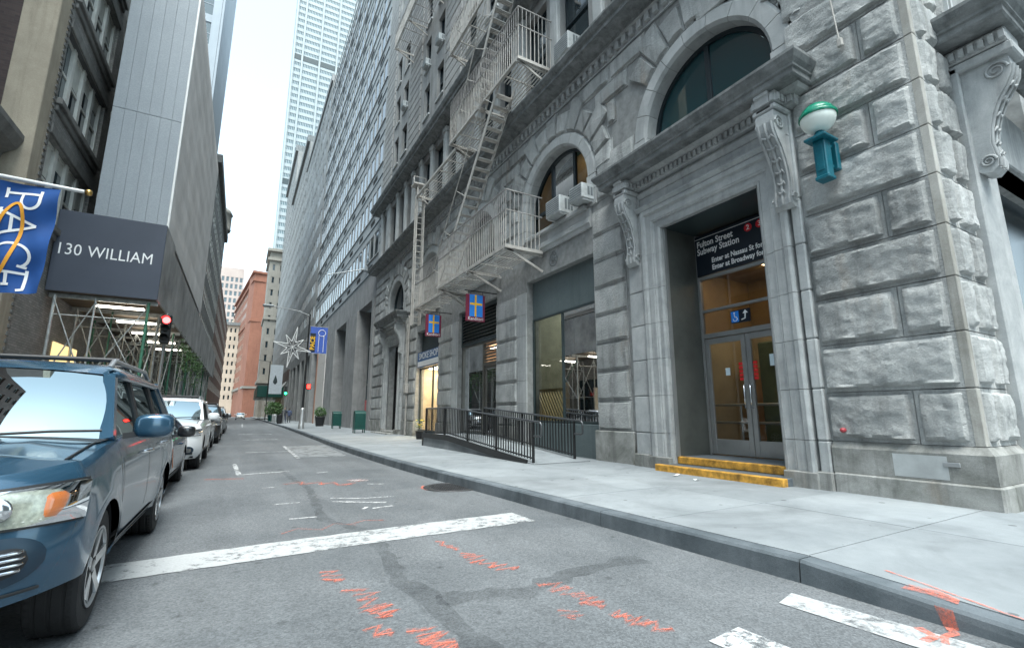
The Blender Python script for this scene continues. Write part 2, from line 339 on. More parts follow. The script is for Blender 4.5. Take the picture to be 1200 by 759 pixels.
# ================================================================ ground, road, pavements
def asphalt():
    m, nt, b = newmat('asphalt'); L = nt.links.new
    b.inputs['Specular IOR Level'].default_value = 0.3
    g = nd(nt, 'ShaderNodeNewGeometry')
    n1 = nd(nt, 'ShaderNodeTexNoise', Scale=0.7, Detail=7.0, Roughness=0.62, Distortion=0.6); L(g.outputs['Position'], n1.inputs['Vector'])
    cr = nd(nt, 'ShaderNodeValToRGB'); e = cr.color_ramp.elements
    e[0].position = 0.30; e[0].color = (0.096, 0.104, 0.110, 1); e[1].position = 0.66; e[1].color = (0.148, 0.156, 0.162, 1)
    L(n1.outputs['Fac'], cr.inputs['Fac'])
    # worn wheel tracks and long smears along the street
    mp = nd(nt, 'ShaderNodeMapping'); mp.inputs['Scale'].default_value = (1.6, 0.10, 1); L(g.outputs['Position'], mp.inputs['Vector'])
    n2 = nd(nt, 'ShaderNodeTexNoise', Scale=1.0, Detail=4.0, Roughness=0.6); L(mp.outputs[0], n2.inputs['Vector'])
    r2 = nd(nt, 'ShaderNodeMapRange'); r2.inputs['From Min'].default_value = 0.3; r2.inputs['From Max'].default_value = 0.7; r2.inputs['To Min'].default_value = 0.86; r2.inputs['To Max'].default_value = 1.14; L(n2.outputs['Fac'], r2.inputs['Value'])
    # stone chips
    v = nd(nt, 'ShaderNodeTexVoronoi', Scale=85.0); L(g.outputs['Position'], v.inputs['Vector'])
    vr = nd(nt, 'ShaderNodeMapRange'); vr.inputs['From Min'].default_value = 0.0; vr.inputs['From Max'].default_value = 1.0; vr.inputs['To Min'].default_value = 0.74; vr.inputs['To Max'].default_value = 1.28
    sep = nd(nt, 'ShaderNodeSeparateColor'); L(v.outputs['Color'], sep.inputs[0]); L(sep.outputs[0], vr.inputs['Value'])
    n5 = nd(nt, 'ShaderNodeTexNoise', Scale=22.0, Detail=4.0, Roughness=0.7); L(g.outputs['Position'], n5.inputs['Vector'])
    r5 = nd(nt, 'ShaderNodeMapRange'); r5.inputs['To Min'].default_value = 0.75; r5.inputs['To Max'].default_value = 1.25; L(n5.outputs['Fac'], r5.inputs['Value'])
    # dark drips and gum
    v2 = nd(nt, 'ShaderNodeTexVoronoi', Scale=3.2); v2.inputs['Randomness'].default_value = 1.0; L(g.outputs['Position'], v2.inputs['Vector'])
    rv = nd(nt, 'ShaderNodeMapRange'); rv.inputs['From Min'].default_value = 0.05; rv.inputs['From Max'].default_value = 0.13; rv.inputs['To Min'].default_value = 0.62; rv.inputs['To Max'].default_value = 1.0; L(v2.outputs['Distance'], rv.inputs['Value'])
    a = nd(nt, 'ShaderNodeMath', operation='MULTIPLY'); L(r2.outputs[0], a.inputs[0]); L(vr.outputs[0], a.inputs[1])
    a2 = nd(nt, 'ShaderNodeMath', operation='MULTIPLY'); L(a.outputs[0], a2.inputs[0]); L(rv.outputs[0], a2.inputs[1])
    a3 = nd(nt, 'ShaderNodeMath', operation='MULTIPLY'); L(a2.outputs[0], a3.inputs[0]); L(r5.outputs[0], a3.inputs[1])
    sc = nd(nt, 'ShaderNodeVectorMath', operation='SCALE'); L(cr.outputs[0], sc.inputs[0]); L(a3.outputs[0], sc.inputs['Scale']); L(sc.outputs[0], b.inputs['Base Color'])
    rr = nd(nt, 'ShaderNodeMapRange'); rr.inputs['To Min'].default_value = 0.55; rr.inputs['To Max'].default_value = 0.85; L(n1.outputs['Fac'], rr.inputs['Value']); L(rr.outputs[0], b.inputs['Roughness'])
    bp = nd(nt, 'ShaderNodeBump', Strength=0.55, Distance=0.006); L(v.outputs['Distance'], bp.inputs['Height']); L(bp.outputs[0], b.inputs['Normal'])
asphalt()
def worn_paint(name, c, wear=0.48, soft=0.06, scale=9.0, amax=1.0):
    """road paint with chips worn right through to the asphalt"""
    m, nt, b = newmat(name); L = nt.links.new
    g = nd(nt, 'ShaderNodeNewGeometry')
    n = nd(nt, 'ShaderNodeTexNoise', Scale=scale, Detail=8.0, Roughness=0.75); L(g.outputs['Position'], n.inputs['Vector'])
    n2 = nd(nt, 'ShaderNodeTexNoise', Scale=1.3, Detail=3.0); L(g.outputs['Position'], n2.inputs['Vector'])
    ad = nd(nt, 'ShaderNodeMath', operation='MULTIPLY_ADD'); ad.inputs[1].default_value = 0.35; L(n2.outputs['Fac'], ad.inputs[0]); L(n.outputs['Fac'], ad.inputs[2])
    r = nd(nt, 'ShaderNodeMapRange'); r.inputs['From Min'].default_value = wear + .17 - soft; r.inputs['From Max'].default_value = wear + .17 + soft; L(ad.outputs[0], r.inputs['Value'])
    r.inputs['To Max'].default_value = amax; L(r.outputs[0], b.inputs['Alpha'])
    n3 = nd(nt, 'ShaderNodeTexNoise', Scale=60.0, Detail=3.0); L(g.outputs['Position'], n3.inputs['Vector'])
    r3 = nd(nt, 'ShaderNodeMapRange'); r3.inputs['To Min'].default_value = 0.7; r3.inputs['To Max'].default_value = 1.15; L(n3.outputs['Fac'], r3.inputs['Value'])
    sc = nd(nt, 'ShaderNodeVectorMath', operation='SCALE'); sc.inputs[0].default_value = c; L(r3.outputs[0], sc.inputs['Scale']); L(sc.outputs[0], b.inputs['Base Color'])
    b.inputs['Roughness'].default_value = 0.7
worn_paint('road_white', (0.43, 0.44, 0.44), 0.41, 0.09, 7)
worn_paint('road_white_worn', (0.50, 0.51, 0.51), 0.48)
worn_paint('spray_orange', (0.74, 0.20, 0.13), 0.48, 0.16, 26, .8)
worn_paint('spray_haze', (0.66, 0.20, 0.14), 0.56, 0.14, 45, .6)
worn_paint('spray_white', (0.60, 0.60, 0.60), 0.47, 0.12, 14)
worn_paint('tar', (0.045, 0.05, 0.054), 0.54, 0.25, 3.0, .38)
worn_paint('patch_light', (0.21, 0.22, 0.225), 0.40, 0.1, 3)

KERB = [(-40, 3.8), (0, 3.8), (2.3, 3.80), (3.4, 3.76), (4.5, 3.68), (6.1, 3.60), (8.5, 3.44), (12, 3.28), (16, 3.22), (20, 3.24), (26, 3.34), (34, 3.46), (46, 3.58), (64, 3.65), (420, 3.70)]
def kx(y):
    for (a, xa), (b, xb) in zip(KERB, KERB[1:]):
        if a <= y <= b:
            t = (y - a) / (b - a); return xa + (xb - xa) * t
    return 3.7
def kh(y):                       # the pavement drops towards the corner crossing
    if y > 2.3: return 0.165
    return max(0.04, 0.165 - (2.3 - y) * 0.055)
def sw_z(x, y):
    t = min(1, max(0, (x - kx(y)) / 2.0)); return kh(y) + (0.165 - kh(y)) * t
gmb = MB(); gmb.quad((-900, -900, -.06), (900, -900, -.06), (900, 1500, -.06), (-900, 1500, -.06))
gmb.build('ground', 'asphalt', kind='structure')
ys = [-40, -20, -10] + [i * 1.0 for i in range(-5, 30)] + [32, 36, 40, 46, 52, 64, 80, 120, 200, 420]
rm = MB()
for a, b_ in zip(ys, ys[1:]): rm.quad((-2.85, a, 0), (kx(a), a, 0), (kx(b_), b_, 0), (-2.85, b_, 0))
rm.quad((-60, -40, -.004), (-2.85, -40, -.004), (-2.85, 2.5, -.004), (-60, 2.5, -.004))
rm.quad((3.8, -40, -.004), (60, -40, -.004), (60, -1.6, -.004), (3.8, -1.6, -.004))
road = rm.build('road', 'asphalt', kind='structure')
def sheet(name, pts, mat, z=0.004, parent=road):
    mb = MB(); mb.add([(x, y, z(x, y) if callable(z) else z) for x, y in pts], [list(range(len(pts)))])
    return mb.build(name, mat, parent)
def strip(name, pts, w, mat, z=0.004, parent=road, jag=0.0, seed=0):
    """painted line along a polyline, a little ragged"""
    r = random.Random(seed); mb = MB(); L_, R_ = [], []
    P = [Vector((x, y)) for x, y in pts]
    Q = []
    for a, b in zip(P, P[1:]):
        k = max(1, int((b - a).length / .12))
        for i in range(k): Q.append(a.lerp(b, i / k))
    Q.append(P[-1])
    for i, p in enumerate(Q):
        d = (Q[min(i + 1, len(Q) - 1)] - Q[max(i - 1, 0)]).normalized(); n = Vector((-d.y, d.x))
        ww = w / 2 * (1 + r.uniform(-jag, jag)); L_.append(p + n * ww); R_.append(p - n * w / 2 * (1 + r.uniform(-jag, jag)))
    for i in range(len(Q) - 1):
        zz = z if callable(z) else (lambda x, y: z)
        mb.add([(*q, zz(*q)) for q in (L_[i], R_[i], R_[i + 1], L_[i + 1])], [(0, 1, 2, 3)])
    return mb.build(name, mat, parent)
# stop line and crossing bars
strip('stop_line', [(-2.5, 5.20), (-.8, 5.13), (1.2, 5.26), (3.17, 5.30)], 0.54, 'road_white', .005, jag=.05, seed=1)
sheet('crossing_bar', [(3.27, 2.13), (3.52, 2.19), (3.63, 1.30), (3.66, 0.9), (3.40, 0.9), (3.32, 1.42)], 'road_white', .005)
for i, (x, w) in enumerate([(2.55, .30), (1.62, .30), (.66, .3), (-.4, .3), (-1.4, .3)]):
    sheet('crossing_bar', [(x - w / 2, 2.0 - i * .02), (x + w / 2, 2.03), (x + w / 2 + .1, .2), (x - w / 2 + .1, .2)], 'road_white_worn', .005)
# faint lane lines and marks farther on
strip('lane_mark', [(.02, 14.2), (.12, 11.7), (1.1, 11.9)], .09, 'road_white_worn', jag=.2, seed=2)
strip('lane_mark', [(1.65, 21), (1.6, 15.2)], .10, 'road_white_worn', jag=.2, seed=3)
strip('lane_mark', [(.3, 18.2), (2.2, 18.0)], .10, 'road_white_worn', jag=.2, seed=4)
strip('lane_mark', [(.3, 27.0), (1.8, 26.6)], .3, 'road_white_worn', jag=.2, seed=5)
strip('lane_mark', [(.1, 34.0), (1.9, 33.6)], .5, 'road_white_worn', jag=.2, seed=5)
strip('lane_mark', [(.4, 52), (.5, 72)], .12, 'road_white_worn', jag=.2, seed=6)
sheet('asphalt_patch', [(1.70, 20.8), (3.15, 21.1), (2.95, 15.2), (1.65, 15.5)], 'patch_light', .003)
# utility spray marks
rs = random.Random(3)
def scribble(name, pts, mat, w=.035, n=14, size=.12, seed=0):
    """run of short spray strokes along a line"""
    r = random.Random(seed); P = [Vector(p) for p in pts]; k2 = 0
    def at(t): t = max(0, min(.9999, t)) * (len(P) - 1); k = int(t); return P[k].lerp(P[k + 1], t - k)
    i = 0
    while i < n:                                   # letter-like squiggles of three to six points
        m_ = r.choice((3, 4, 5)); pl = []
        for q in range(m_ + 1):
            c = at((i + q * .9) / n); d = (at((i + q) / n + .05) - at((i + q) / n - .05)).normalized(); nn = Vector((-d.y, d.x))
            pl.append(tuple(c + nn * size * (.62 if q % 2 else -.55) * r.uniform(.5, 1.1) + d * r.uniform(-.03, .03)))
        strip(name, pl, w * r.uniform(.35, .6), mat, .004 + .0004 * (k2 % 7), jag=.25, seed=seed * 50 + k2)
        strip('overspray', pl, w * 2.0, 'spray_haze', .0035 + .00005 * (k2 % 7), jag=.3, seed=seed * 77 + k2)
        i += m_ * .8; k2 += 1
scribble('spray_mark', [(1.85, 4.76), (1.88, 4.35)], 'spray_orange', .03, 4, .08, 1)
scribble('spray_mark', [(1.92, 4.24), (1.91, 3.96), (2.05, 3.61)], 'spray_orange', .032, 12, .15, 2)
scribble('spray_mark', [(2.11, 3.2), (2.18, 2.87), (2.17, 2.68)], 'spray_orange', .034, 12, .14, 3)
scribble('spray_mark', [(2.2, 2.55), (2.22, 2.45), (2.3, 2.22)], 'spray_orange', .034, 9, .13, 4)
scribble('spray_mark', [(1.95, 2.75), (1.93, 2.6)], 'spray_orange', .03, 4, .12, 5)
scribble('spray_mark', [(.75, 4.31), (.74, 4.04)], 'spray_orange', .03, 5, .13, 6)
scribble('spray_mark', [(.85, 3.82), (.9, 3.4), (.96, 3.21)], 'spray_orange', .036, 12, .16, 7)
scribble('spray_mark', [(.80, 3.1), (.86, 2.95)], 'spray_orange', .03, 4, .13, 8)
scribble('spray_mark', [(1.04, 2.95), (1.08, 2.75), (1.11, 2.6)], 'spray_orange', .04, 9, .15, 9)
scribble('spray_mark', [(.5, 5.9), (1.6, 6.0)], 'spray_orange', .02, 5, .2, 12)
scribble('spray_mark', [(.9, 9.9), (1.9, 9.2)], 'spray_orange', .05, 6, .3, 11)
scribble('spray_mark', [(1.95, 9.75), (2.2, 9.5)], 'spray_white', .05, 6, .25, 13)
strip('spray_line', [(-.45, 11.2), (.2, 11.0)], .09, 'spray_orange', jag=.3, seed=9)
strip('spray_line', [(1.3, 7.54), (1.6, 7.32), (1.95, 7.1)], .07, 'spray_white', jag=.4, seed=10)
strip('spray_line', [(1.32, 7.85), (1.75, 7.6), (2.2, 7.55)], .05, 'spray_white', jag=.4, seed=11)
for k in range(7):
    x, y = rs.uniform(-.2, 2.6), rs.uniform(6.4, 12); strip('spray_line', [(x, y), (x + rs.uniform(.1, .35), y + rs.uniform(-.2, .2))], .05, 'spray_white', jag=.4, seed=20 + k)
strip('spray_line', [(3.62, 1.50), (3.56, 1.40), (3.44, 1.40)], .06, 'spray_orange', .007, jag=.3, seed=12)
# tar seams and stains
strip('tar_seam', [(1.32, 5.0), (1.26, 4.5), (1.2, 3.82), (1.28, 3.3), (1.25, 3.0), (1.27, 2.4), (1.2, 1.2)], .15, 'tar', .002, jag=.5, seed=13)
strip('tar_seam', [(1.3, 3.35), (1.9, 3.15), (2.6, 3.35), (3.2, 3.3)], .20, 'tar', .0022, jag=.6, seed=14)
strip('tar_seam', [(.9, 12.5), (1.15, 9.0), (1.0, 6.4), (1.3, 5.6)], .12, 'tar', .002, jag=.5, seed=15)
# manhole: iron ring, lid with studs
mh = (3.33, 7.95)
mhm = MB(); mhm.lathe([(.50, .0), (.50, .012), (.40, .014), (.40, .006)], (mh[0], mh[1], 0), 36); mring = mhm.build('manhole_frame', 'iron_dark' if 'iron_dark' in M else plain('iron_dark', (.06, .06, .062), .55, .5, var=.35, vscale=14), road)
mhm = MB(); mhm.lathe([(.39, .004), (.39, .010), (0.001, .011)], (mh[0], mh[1], 0), 32, smooth=False)
for i in range(-8, 9):
    for j in range(-8, 9):
        x, y = i * .043 + (.0215 if j % 2 else 0), j * .040
        if x * x + y * y < .135: mhm.box(mh[0] + x - .012, mh[0] + x + .012, mh[1] + y - .012, mh[1] + y + .012, .010, .017)
mhm.build('manhole_lid', 'iron_dark', mring)
strip('spray_mark', [(2.95, 8.35), (2.83, 8.1), (2.86, 7.85), (3.0, 7.65)], .05, 'spray_orange', .006, jag=.4, seed=31)

# kerb: long stones laid end to end
def kerb_seg(y0, y1, gap=.006):
    mb = MB(); n = max(1, int((y1 - y0) / 1.2)); ring = []
    for i in range(n + 1):
        y = y0 + gap + (y1 - y0 - 2 * gap) * i / n; x = kx(y); h = kh(y)
        ring.append([(x - .012, y, -.03), (x, y, h - .02), (x + .018, y, h), (x + .16, y, h), (x + .16, y, -.03)])
    vs_ = [p for r_ in ring for p in r_]; fs_ = []
    for i in range(n):
        for j in range(5): fs_.append((i * 5 + j, i * 5 + (j + 1) % 5, (i + 1) * 5 + (j + 1) % 5, (i + 1) * 5 + j))
    fs_ += [(0, 1, 2, 3, 4), tuple(n * 5 + j for j in range(5))]
    mb.add(vs_, fs_); return mb
kr = kerb_seg(-8, -1.6).build('kerb', 'kerb_stone', kind='structure')
y = -1.6; cuts = [-1.6, .35, 2.28, 4.45, 6.6, 8.9]
while cuts[-1] < 70: cuts.append(cuts[-1] + rng.choice([2.1, 2.4, 2.6]))
for a, b in zip(cuts, cuts[1:]): kerb_seg(a, b).build('kerb_stone', 'kerb_stone', kr)
kerb_seg(cuts[-1], 420, 0).build('kerb_stone', 'kerb_stone', kr)
# right pavement: base sheet and concrete slabs with open joints
pm = MB()
for a, b in zip(ys, ys[1:]):
    if a >= 60: pm.quad((kx(a) + .16, a, .165), (30, a, .165), (30, b, .165), (kx(b) + .16, b, .165))
    else: pm.quad((kx(a) + .16, a, sw_z(kx(a) + .16, a) - .012), (30, a, .153), (30, b, .153), (kx(b) + .16, b, sw_z(kx(b) + .16, b) - .012))
walk = pm.build('pavement', 'concrete_walk', kind='structure')
rows = [-1.6, -.3, 1.0, 2.30, 3.82]
while rows[-1] < 60: rows.append(rows[-1] + (1.55 if rows[-1] < 30 else 3.1))
for a, b in zip(rows, rows[1:]):
    x0 = kx((a + b) / 2) + .17; xs = [x0, x0 + (7.6 - x0) * .5, 7.6] if True else 0
    for i in range(2):
        xa = (kx(a) + .166 if i == 0 else xs[i]) ; xb = (kx(b) + .166 if i == 0 else xs[i]); g = .005
        sk = .085 * 0
        c = [(xa + g, a + g), (xs[i + 1] - g, a + g + .08 * (i + 1) * 0), (xs[i + 1] - g, b - g), (xb + g, b - g)]
        if a < 2: zs = [sw_z(px, py) for px, py in c]
        else: zs = [.165 + rng.uniform(-.0015, .0015)] * 4
        mb = MB(); top = [(px, py, z) for (px, py), z in zip(c, zs)]; bot = [(px, py, z - .05) for (px, py), z in zip(c, zs)]
        mb.add(top + bot, [(0, 1, 2, 3), (4, 7, 6, 5), (0, 4, 5, 1), (1, 5, 6, 2), (2, 6, 7, 3), (3, 7, 4, 0)])
        mb.build('paving_slab', 'concrete_walk', walk)
# corner pavement beyond the side front
# spray line and blot on the corner slab
strip('spray_line', [(4.14, 1.86), (3.98, 1.2), (3.95, .9)], .022, 'spray_orange', lambda x, y: sw_z(x, y) + .004, walk, .3, 40)
kf = MB(); kf.add([(kx(1.4) - .016, 1.36, .0), (kx(1.4) - .016, 1.43, .0), (kx(1.4) - .006, 1.47, .105), (kx(1.4) - .006, 1.38, .105)], [(0, 1, 2, 3)]); kf.build('spray_line', 'spray_orange', kr)
strip('spray_line', [(3.78, 1.40), (3.70, 1.36), (3.60, 1.37), (3.50, 1.33)], .05, 'spray_orange', .008, jag=.3, seed=44)
sheet('spray_blot', [(3.98, 1.66), (4.03, 1.52), (3.97, 1.40), (3.88, 1.38), (3.90, 1.52), (3.86, 1.66)], 'spray_orange', lambda x, y: sw_z(x, y) + .005, walk)
# left pavement
lm = MB(); lm.box(-30, -3.01, 2.5, 420, -.05, .155)
lm.build('pavement', 'concrete_walk', kind='structure')
lm = MB(); lm.box(-3.005, -2.85, 2.5, 420, -.05, .150); lm.build('kerb', 'kerb_stone', kind='structure')
# ================================================================ the corner stone building (right-hand side)
XF = 7.60
COURSE = [0.86 + 0.695 * k for k in range(0, 15)]
bA = thing('stone_building', 'grey rusticated granite corner building with arched windows and subway entrance', 'building', (9, 16, 0))
def rock_mesh(w, h, d, seed, nu=9, nv=6, margin=.045):
    """rock-faced block: drafted margin, rough bulge that breaks off sharply at the lower edge. local u,v,n"""
    r = random.Random(seed); off = Vector((r.uniform(0, 90), r.uniform(0, 90), r.uniform(0, 90)))
    us = [0, margin] + [margin + .03 + (w - 2 * margin - .06) * i / (nu - 1) for i in range(nu)] + [w - margin, w]
    vs_ = [0, margin] + [margin + .022 + (h - 2 * margin - .044) * i / (nv - 1) for i in range(nv)] + [h - margin, h]
    V = []; U, W_ = len(us), len(vs_)
    for j, b in enumerate(vs_):
        for i, a in enumerate(us):
            if i in (0, U - 1) or j in (0, W_ - 1) or i in (1, U - 2) or j in (1, W_ - 2): z = 0.0
            else:
                p = Vector((a * 2.6, b * 4.2, 0)) + off
                q_ = abs(noise.noise(p * 1.7 + Vector((7, 3, 1)))); z = d * (0.80 + .22 * noise.noise(p * .8) - .34 * max(0, .30 - q_) + .12 * noise.noise(p * 3.1) + .07 * noise.noise(p * 8))
                if j == 2: z *= .85 + .9 * noise.noise(p * 2.2)
                if j == W_ - 3: z *= .82
                if i in (2, U - 3): z *= .86
                z = max(.008, z)
            aa, bb = a, b
            if 1 < i < U - 2 and 1 < j < W_ - 2:
                aa += .012 * noise.noise(Vector((a * 7, b * 7, 3)) + off); bb += .014 * noise.noise(Vector((a * 6, b * 6, 9)) + off)
            V.append((aa, bb, z))
    F = [(j * U + i, j * U + i + 1, (j + 1) * U + i + 1, (j + 1) * U + i) for j in range(W_ - 1) for i in range(U - 1)]
    # skirt back into the wall
    n0 = len(V); loop = [i for i in range(U)] + [j * U + U - 1 for j in range(1, W_)] + [(W_ - 1) * U + i for i in range(U - 2, -1, -1)] + [j * U for j in range(W_ - 2, 0, -1)]
    V += [(V[i][0], V[i][1], -.05) for i in loop]; n = len(loop)
    F += [(loop[(i + 1) % n], loop[i], n0 + i, n0 + (i + 1) % n) for i in range(n)]
    me = bpy.data.meshes.new('stone_block'); me.from_pydata(V, [], F); me.update()
    nf = (U - 1) * (W_ - 1); me.polygons.foreach_set('use_smooth', [True] * len(me.polygons)); me.set_sharp_from_angle(angle=R(26)); return me
_rock = {}
def rock_block(parent, axes, o, w, h, d=.10, mat='rock', hi=False, margin=.045):
    key = (round(w, 2), round(h, 2), d, mat, rng.randrange(4) if not hi else rng.random())
    if key not in _rock:
        nu = (max(8, int(w / .042)) if hi else max(5, int(w / .22))); nv = (max(7, int(h / .042)) if hi else 4)
        _rock[key] = rock_mesh(w, h, d, len(_rock) * 13 + 5, nu, nv, margin)
    return obj('stone_block', _rock[key], mat, parent, frame(*axes, o))
G = .007        # half joint
def course_blocks(y0, y1, z0, z1, splits, d=.10, mat='rock', hi=False, parent=None, x=XF):
    """blocks of one course on the street front, between y0 and y1 (splits = inner joints)"""
    cut = [y0] + list(splits) + [y1]
    for a, b in zip(cut, cut[1:]):
        if b - a < .12: continue
        rock_block(parent or bA, STREET, (x, b - G, z0 + G), b - a - 2 * G, z1 - z0 - 2 * G, d, mat, hi)
# ---- backing wall with openings (the joints' plane), street front
wm = MB(); T0, T1 = XF + .02, XF + .45
def slab(y0, y1, z0, z1, a=T0, b=T1): wm.box(a, b, y0, y1, z0, z1)
SPR = 7.5
ARCH = [(5.60, 1.50), (10.85, 1.60), (16.2, 1.60), (21.7, 1.60), (27.4, 1.55)]
BAYS = [(4.55, 6.85, 0.0, 5.25), (9.15, 12.45, 0.0, 5.35), (14.5, 17.9, 0.0, 5.35), (20.1, 23.25, 0.0, 5.35), (26.35, 28.5, 0.0, 5.25)]
E0, E1 = 2.2, 32.4
cur = E0 + .04
for (a, b, z0, z1) in BAYS:
    slab(cur, a, 0, 5.35); cur = b
    if z1 < 5.35: slab(a, b, z1, 5.35)
slab(cur, E1, 0, 5.35)
cur = E0 + .04
for (c, r) in ARCH:
    slab(cur, c - r, 6.62, 10.3); cur = c + r
    N = 24; pts = [(c + r * math.cos(math.pi * i / N), SPR + r * math.sin(math.pi * i / N)) for i in range(N + 1)]
    for (ya, za), (yb, zb) in zip(pts, pts[1:]):
        for X, fl in ((T0, 1), (T1, 0)): wm.quad((X, ya, za), (X, yb, zb), (X, yb, 10.3), (X, ya, 10.3))
        wm.quad((T0, ya, za), (T1, ya, za), (T1, yb, zb), (T0, yb, zb))
slab(cur, E1, 6.62, 10.3); slab(E0 + .04, E1, 5.35, 6.62)
wall_A = wm.build('wall', 'joint', bA, recalc=False)
# ---- corner pier: big rock-faced blocks, both faces
pat = [(0.42,), (), (0.42,), (), (0.42,), (), (0.42,), (), (0.42,), (), (.42,), (), (.42,)]
for k in range(len(COURSE) - 2):
    z0, z1 = COURSE[k], COURSE[k + 1]
    yr = 3.90 if z1 < 6.3 else 4.05
    yr = 3.90
    sp = [E0 + .10 + .52] if k % 2 == 0 else []
    course_blocks(E0 + .085, yr, z0, z1, sp, .105, 'rock', True)
    # side face
    w = 1.0 if k % 2 == 0 else 1.06
    sx = [.50] if k % 2 else [.30]
    cuts_ = [XF + .085, XF + .085 + sx[0], 8.62]
    for a, b in zip(cuts_, cuts_[1:]):
        rock_block(bA, SIDE, (a + G, E0, z0 + G), b - a - 2 * G, z1 - z0 - 2 * G, .085, 'rock', True)
    # drafted corner arris
    mb = MB(); mb.bbox(XF - .004, XF + .10, E0 - .004, E0 + .10, z0 + .006, z1 - .006, .008); mb.build('corner_margin', 'stained' if 'stained' in M else stone('stained', (.47, .46, .43), (.29, .28, .25), 1.5, .85, .3, 35, .45, .1, rust=.5) and 'stained', bA)
# plinth of the pier: base course and splayed plinth stone
mb = MB(); mb.bbox(XF - .10, XF + .3, E0 - .10, 3.86, .10, .43, .02); mb.build('base_course', 'base_stone', bA)
mb = MB(); mb.bbox(XF + .3, 8.75, E0 - .10, E0 + .3, .10, .43, .02); mb.build('base_course', 'base_stone', bA)
def plinth(y0, y1, z0, z1, o0, o1, side=True):
    mb = MB(); ya = y0 - (o0 if side else 0); yb = y0 - (o1 if side else 0)
    mb.add([(XF - o0, ya, z0), (XF - o0, y1, z0), (XF - o0, y1, z1 - .09), (XF - o1, y1, z1), (XF - o1, yb, z1), (XF - o0, ya, z1 - .09),
            (XF + 1.1 if side else XF + .3, ya, z0), (XF + 1.1 if side else XF + .3, ya, z1 - .09), (XF + 1.1 if side else XF + .3, yb, z1), (XF + .3, y1, z0), (XF + .3, y1, z1)],
           [(0, 1, 2, 5), (5, 2, 3, 4), (0, 5, 7, 6), (5, 4, 8, 7), (1, 9, 10, 3, 2), (4, 3, 10, 8)]); return mb
plinth(E0, 3.86, .435, .86, .075, .005).build('plinth_stone', 'base_stone', bA)
mb = MB(); mb.quad((XF - .0765, 3.12, .46), (XF - .0765, 2.56, .46), (XF - .0765, 2.56, .74), (XF - .0765, 3.12, .74)); mb.build('repair_patch', plain('patch_paint', (.40, .42, .42), .85, var=.25, vscale=2), bA)
# ---- piers between the bays
def pier(y0, y1, smooth_r=0.0, z_top=6.62, seed=0):
    r = random.Random(seed)
    for k in range(len(COURSE) - 1):
        z0, z1 = COURSE[k], COURSE[k + 1]
        if z1 > z_top + .1: break
        course_blocks(y0 + smooth_r + .02, y1 - .02, z0, z1, [], .085, 'rock')
    mb = MB(); mb.bbox(XF - .07, XF + .3, y0 + smooth_r - .05, y1 + .05, .10, .86, .02); mb.build('plinth_stone', 'base_stone', bA)
    if smooth_r:
        for k in range(len(COURSE) - 1):
            z0, z1 = ([0.12] + COURSE)[k], COURSE[k]
            if z1 > 5.4: break
            mb = MB(); mb.bbox(XF - .02, XF + .35, y0 + .005, y0 + smooth_r, z0 + .004, z1 - .004, .006); mb.build('jamb_stone', 'ashlar', bA)
pier(7.93, 9.15, 0, 6.62, 1)
pier(12.45, 14.5, .55, 5.3, 2)
pier(17.9, 20.1, .55, 5.3, 3)
pier(23.25, 25.2, 0, 6.62, 4)
pier(29.7, 32.4, 0, 6.62, 5)
# ---- arched storey: ring, voussoirs, spandrel blocks
def poly_block(name, pts, base, depth, mat, parent, inset=.05, rough=.0, seed=0, back=.06):
    """raised block with chamfered rim from an outline (y,z); faces the street"""
    r = random.Random(seed); n = len(pts); cy = sum(p[0] for p in pts) / n; cz = sum(p[1] for p in pts) / n
    def ins(p, k):
        dy, dz = p[0] - cy, p[1] - cz; l = math.hypot(dy, dz); return (p[0] - dy / l * k, p[1] - dz / l * k)
    V = [(base + back, *p) for p in pts] + [(base, *p) for p in pts] + [(base, *ins(p, inset)) for p in pts]
    V += [(base - depth * r.uniform(.55, 1.1), *ins(p, inset * 1.7)) for p in pts] + [(base - depth * (1 + rough * r.uniform(-.6, .8)), cy, cz)]
    F = [list(range(n))]
    for a in range(3):
        for i in range(n): F.append((a * n + i, a * n + (i + 1) % n, (a + 1) * n + (i + 1) % n, (a + 1) * n + i))
    for i in range(n): F.append((3 * n + i, 3 * n + (i + 1) % n, 4 * n))
    mb = MB(); mb.add(V, F); return mb.build(name, mat, parent)
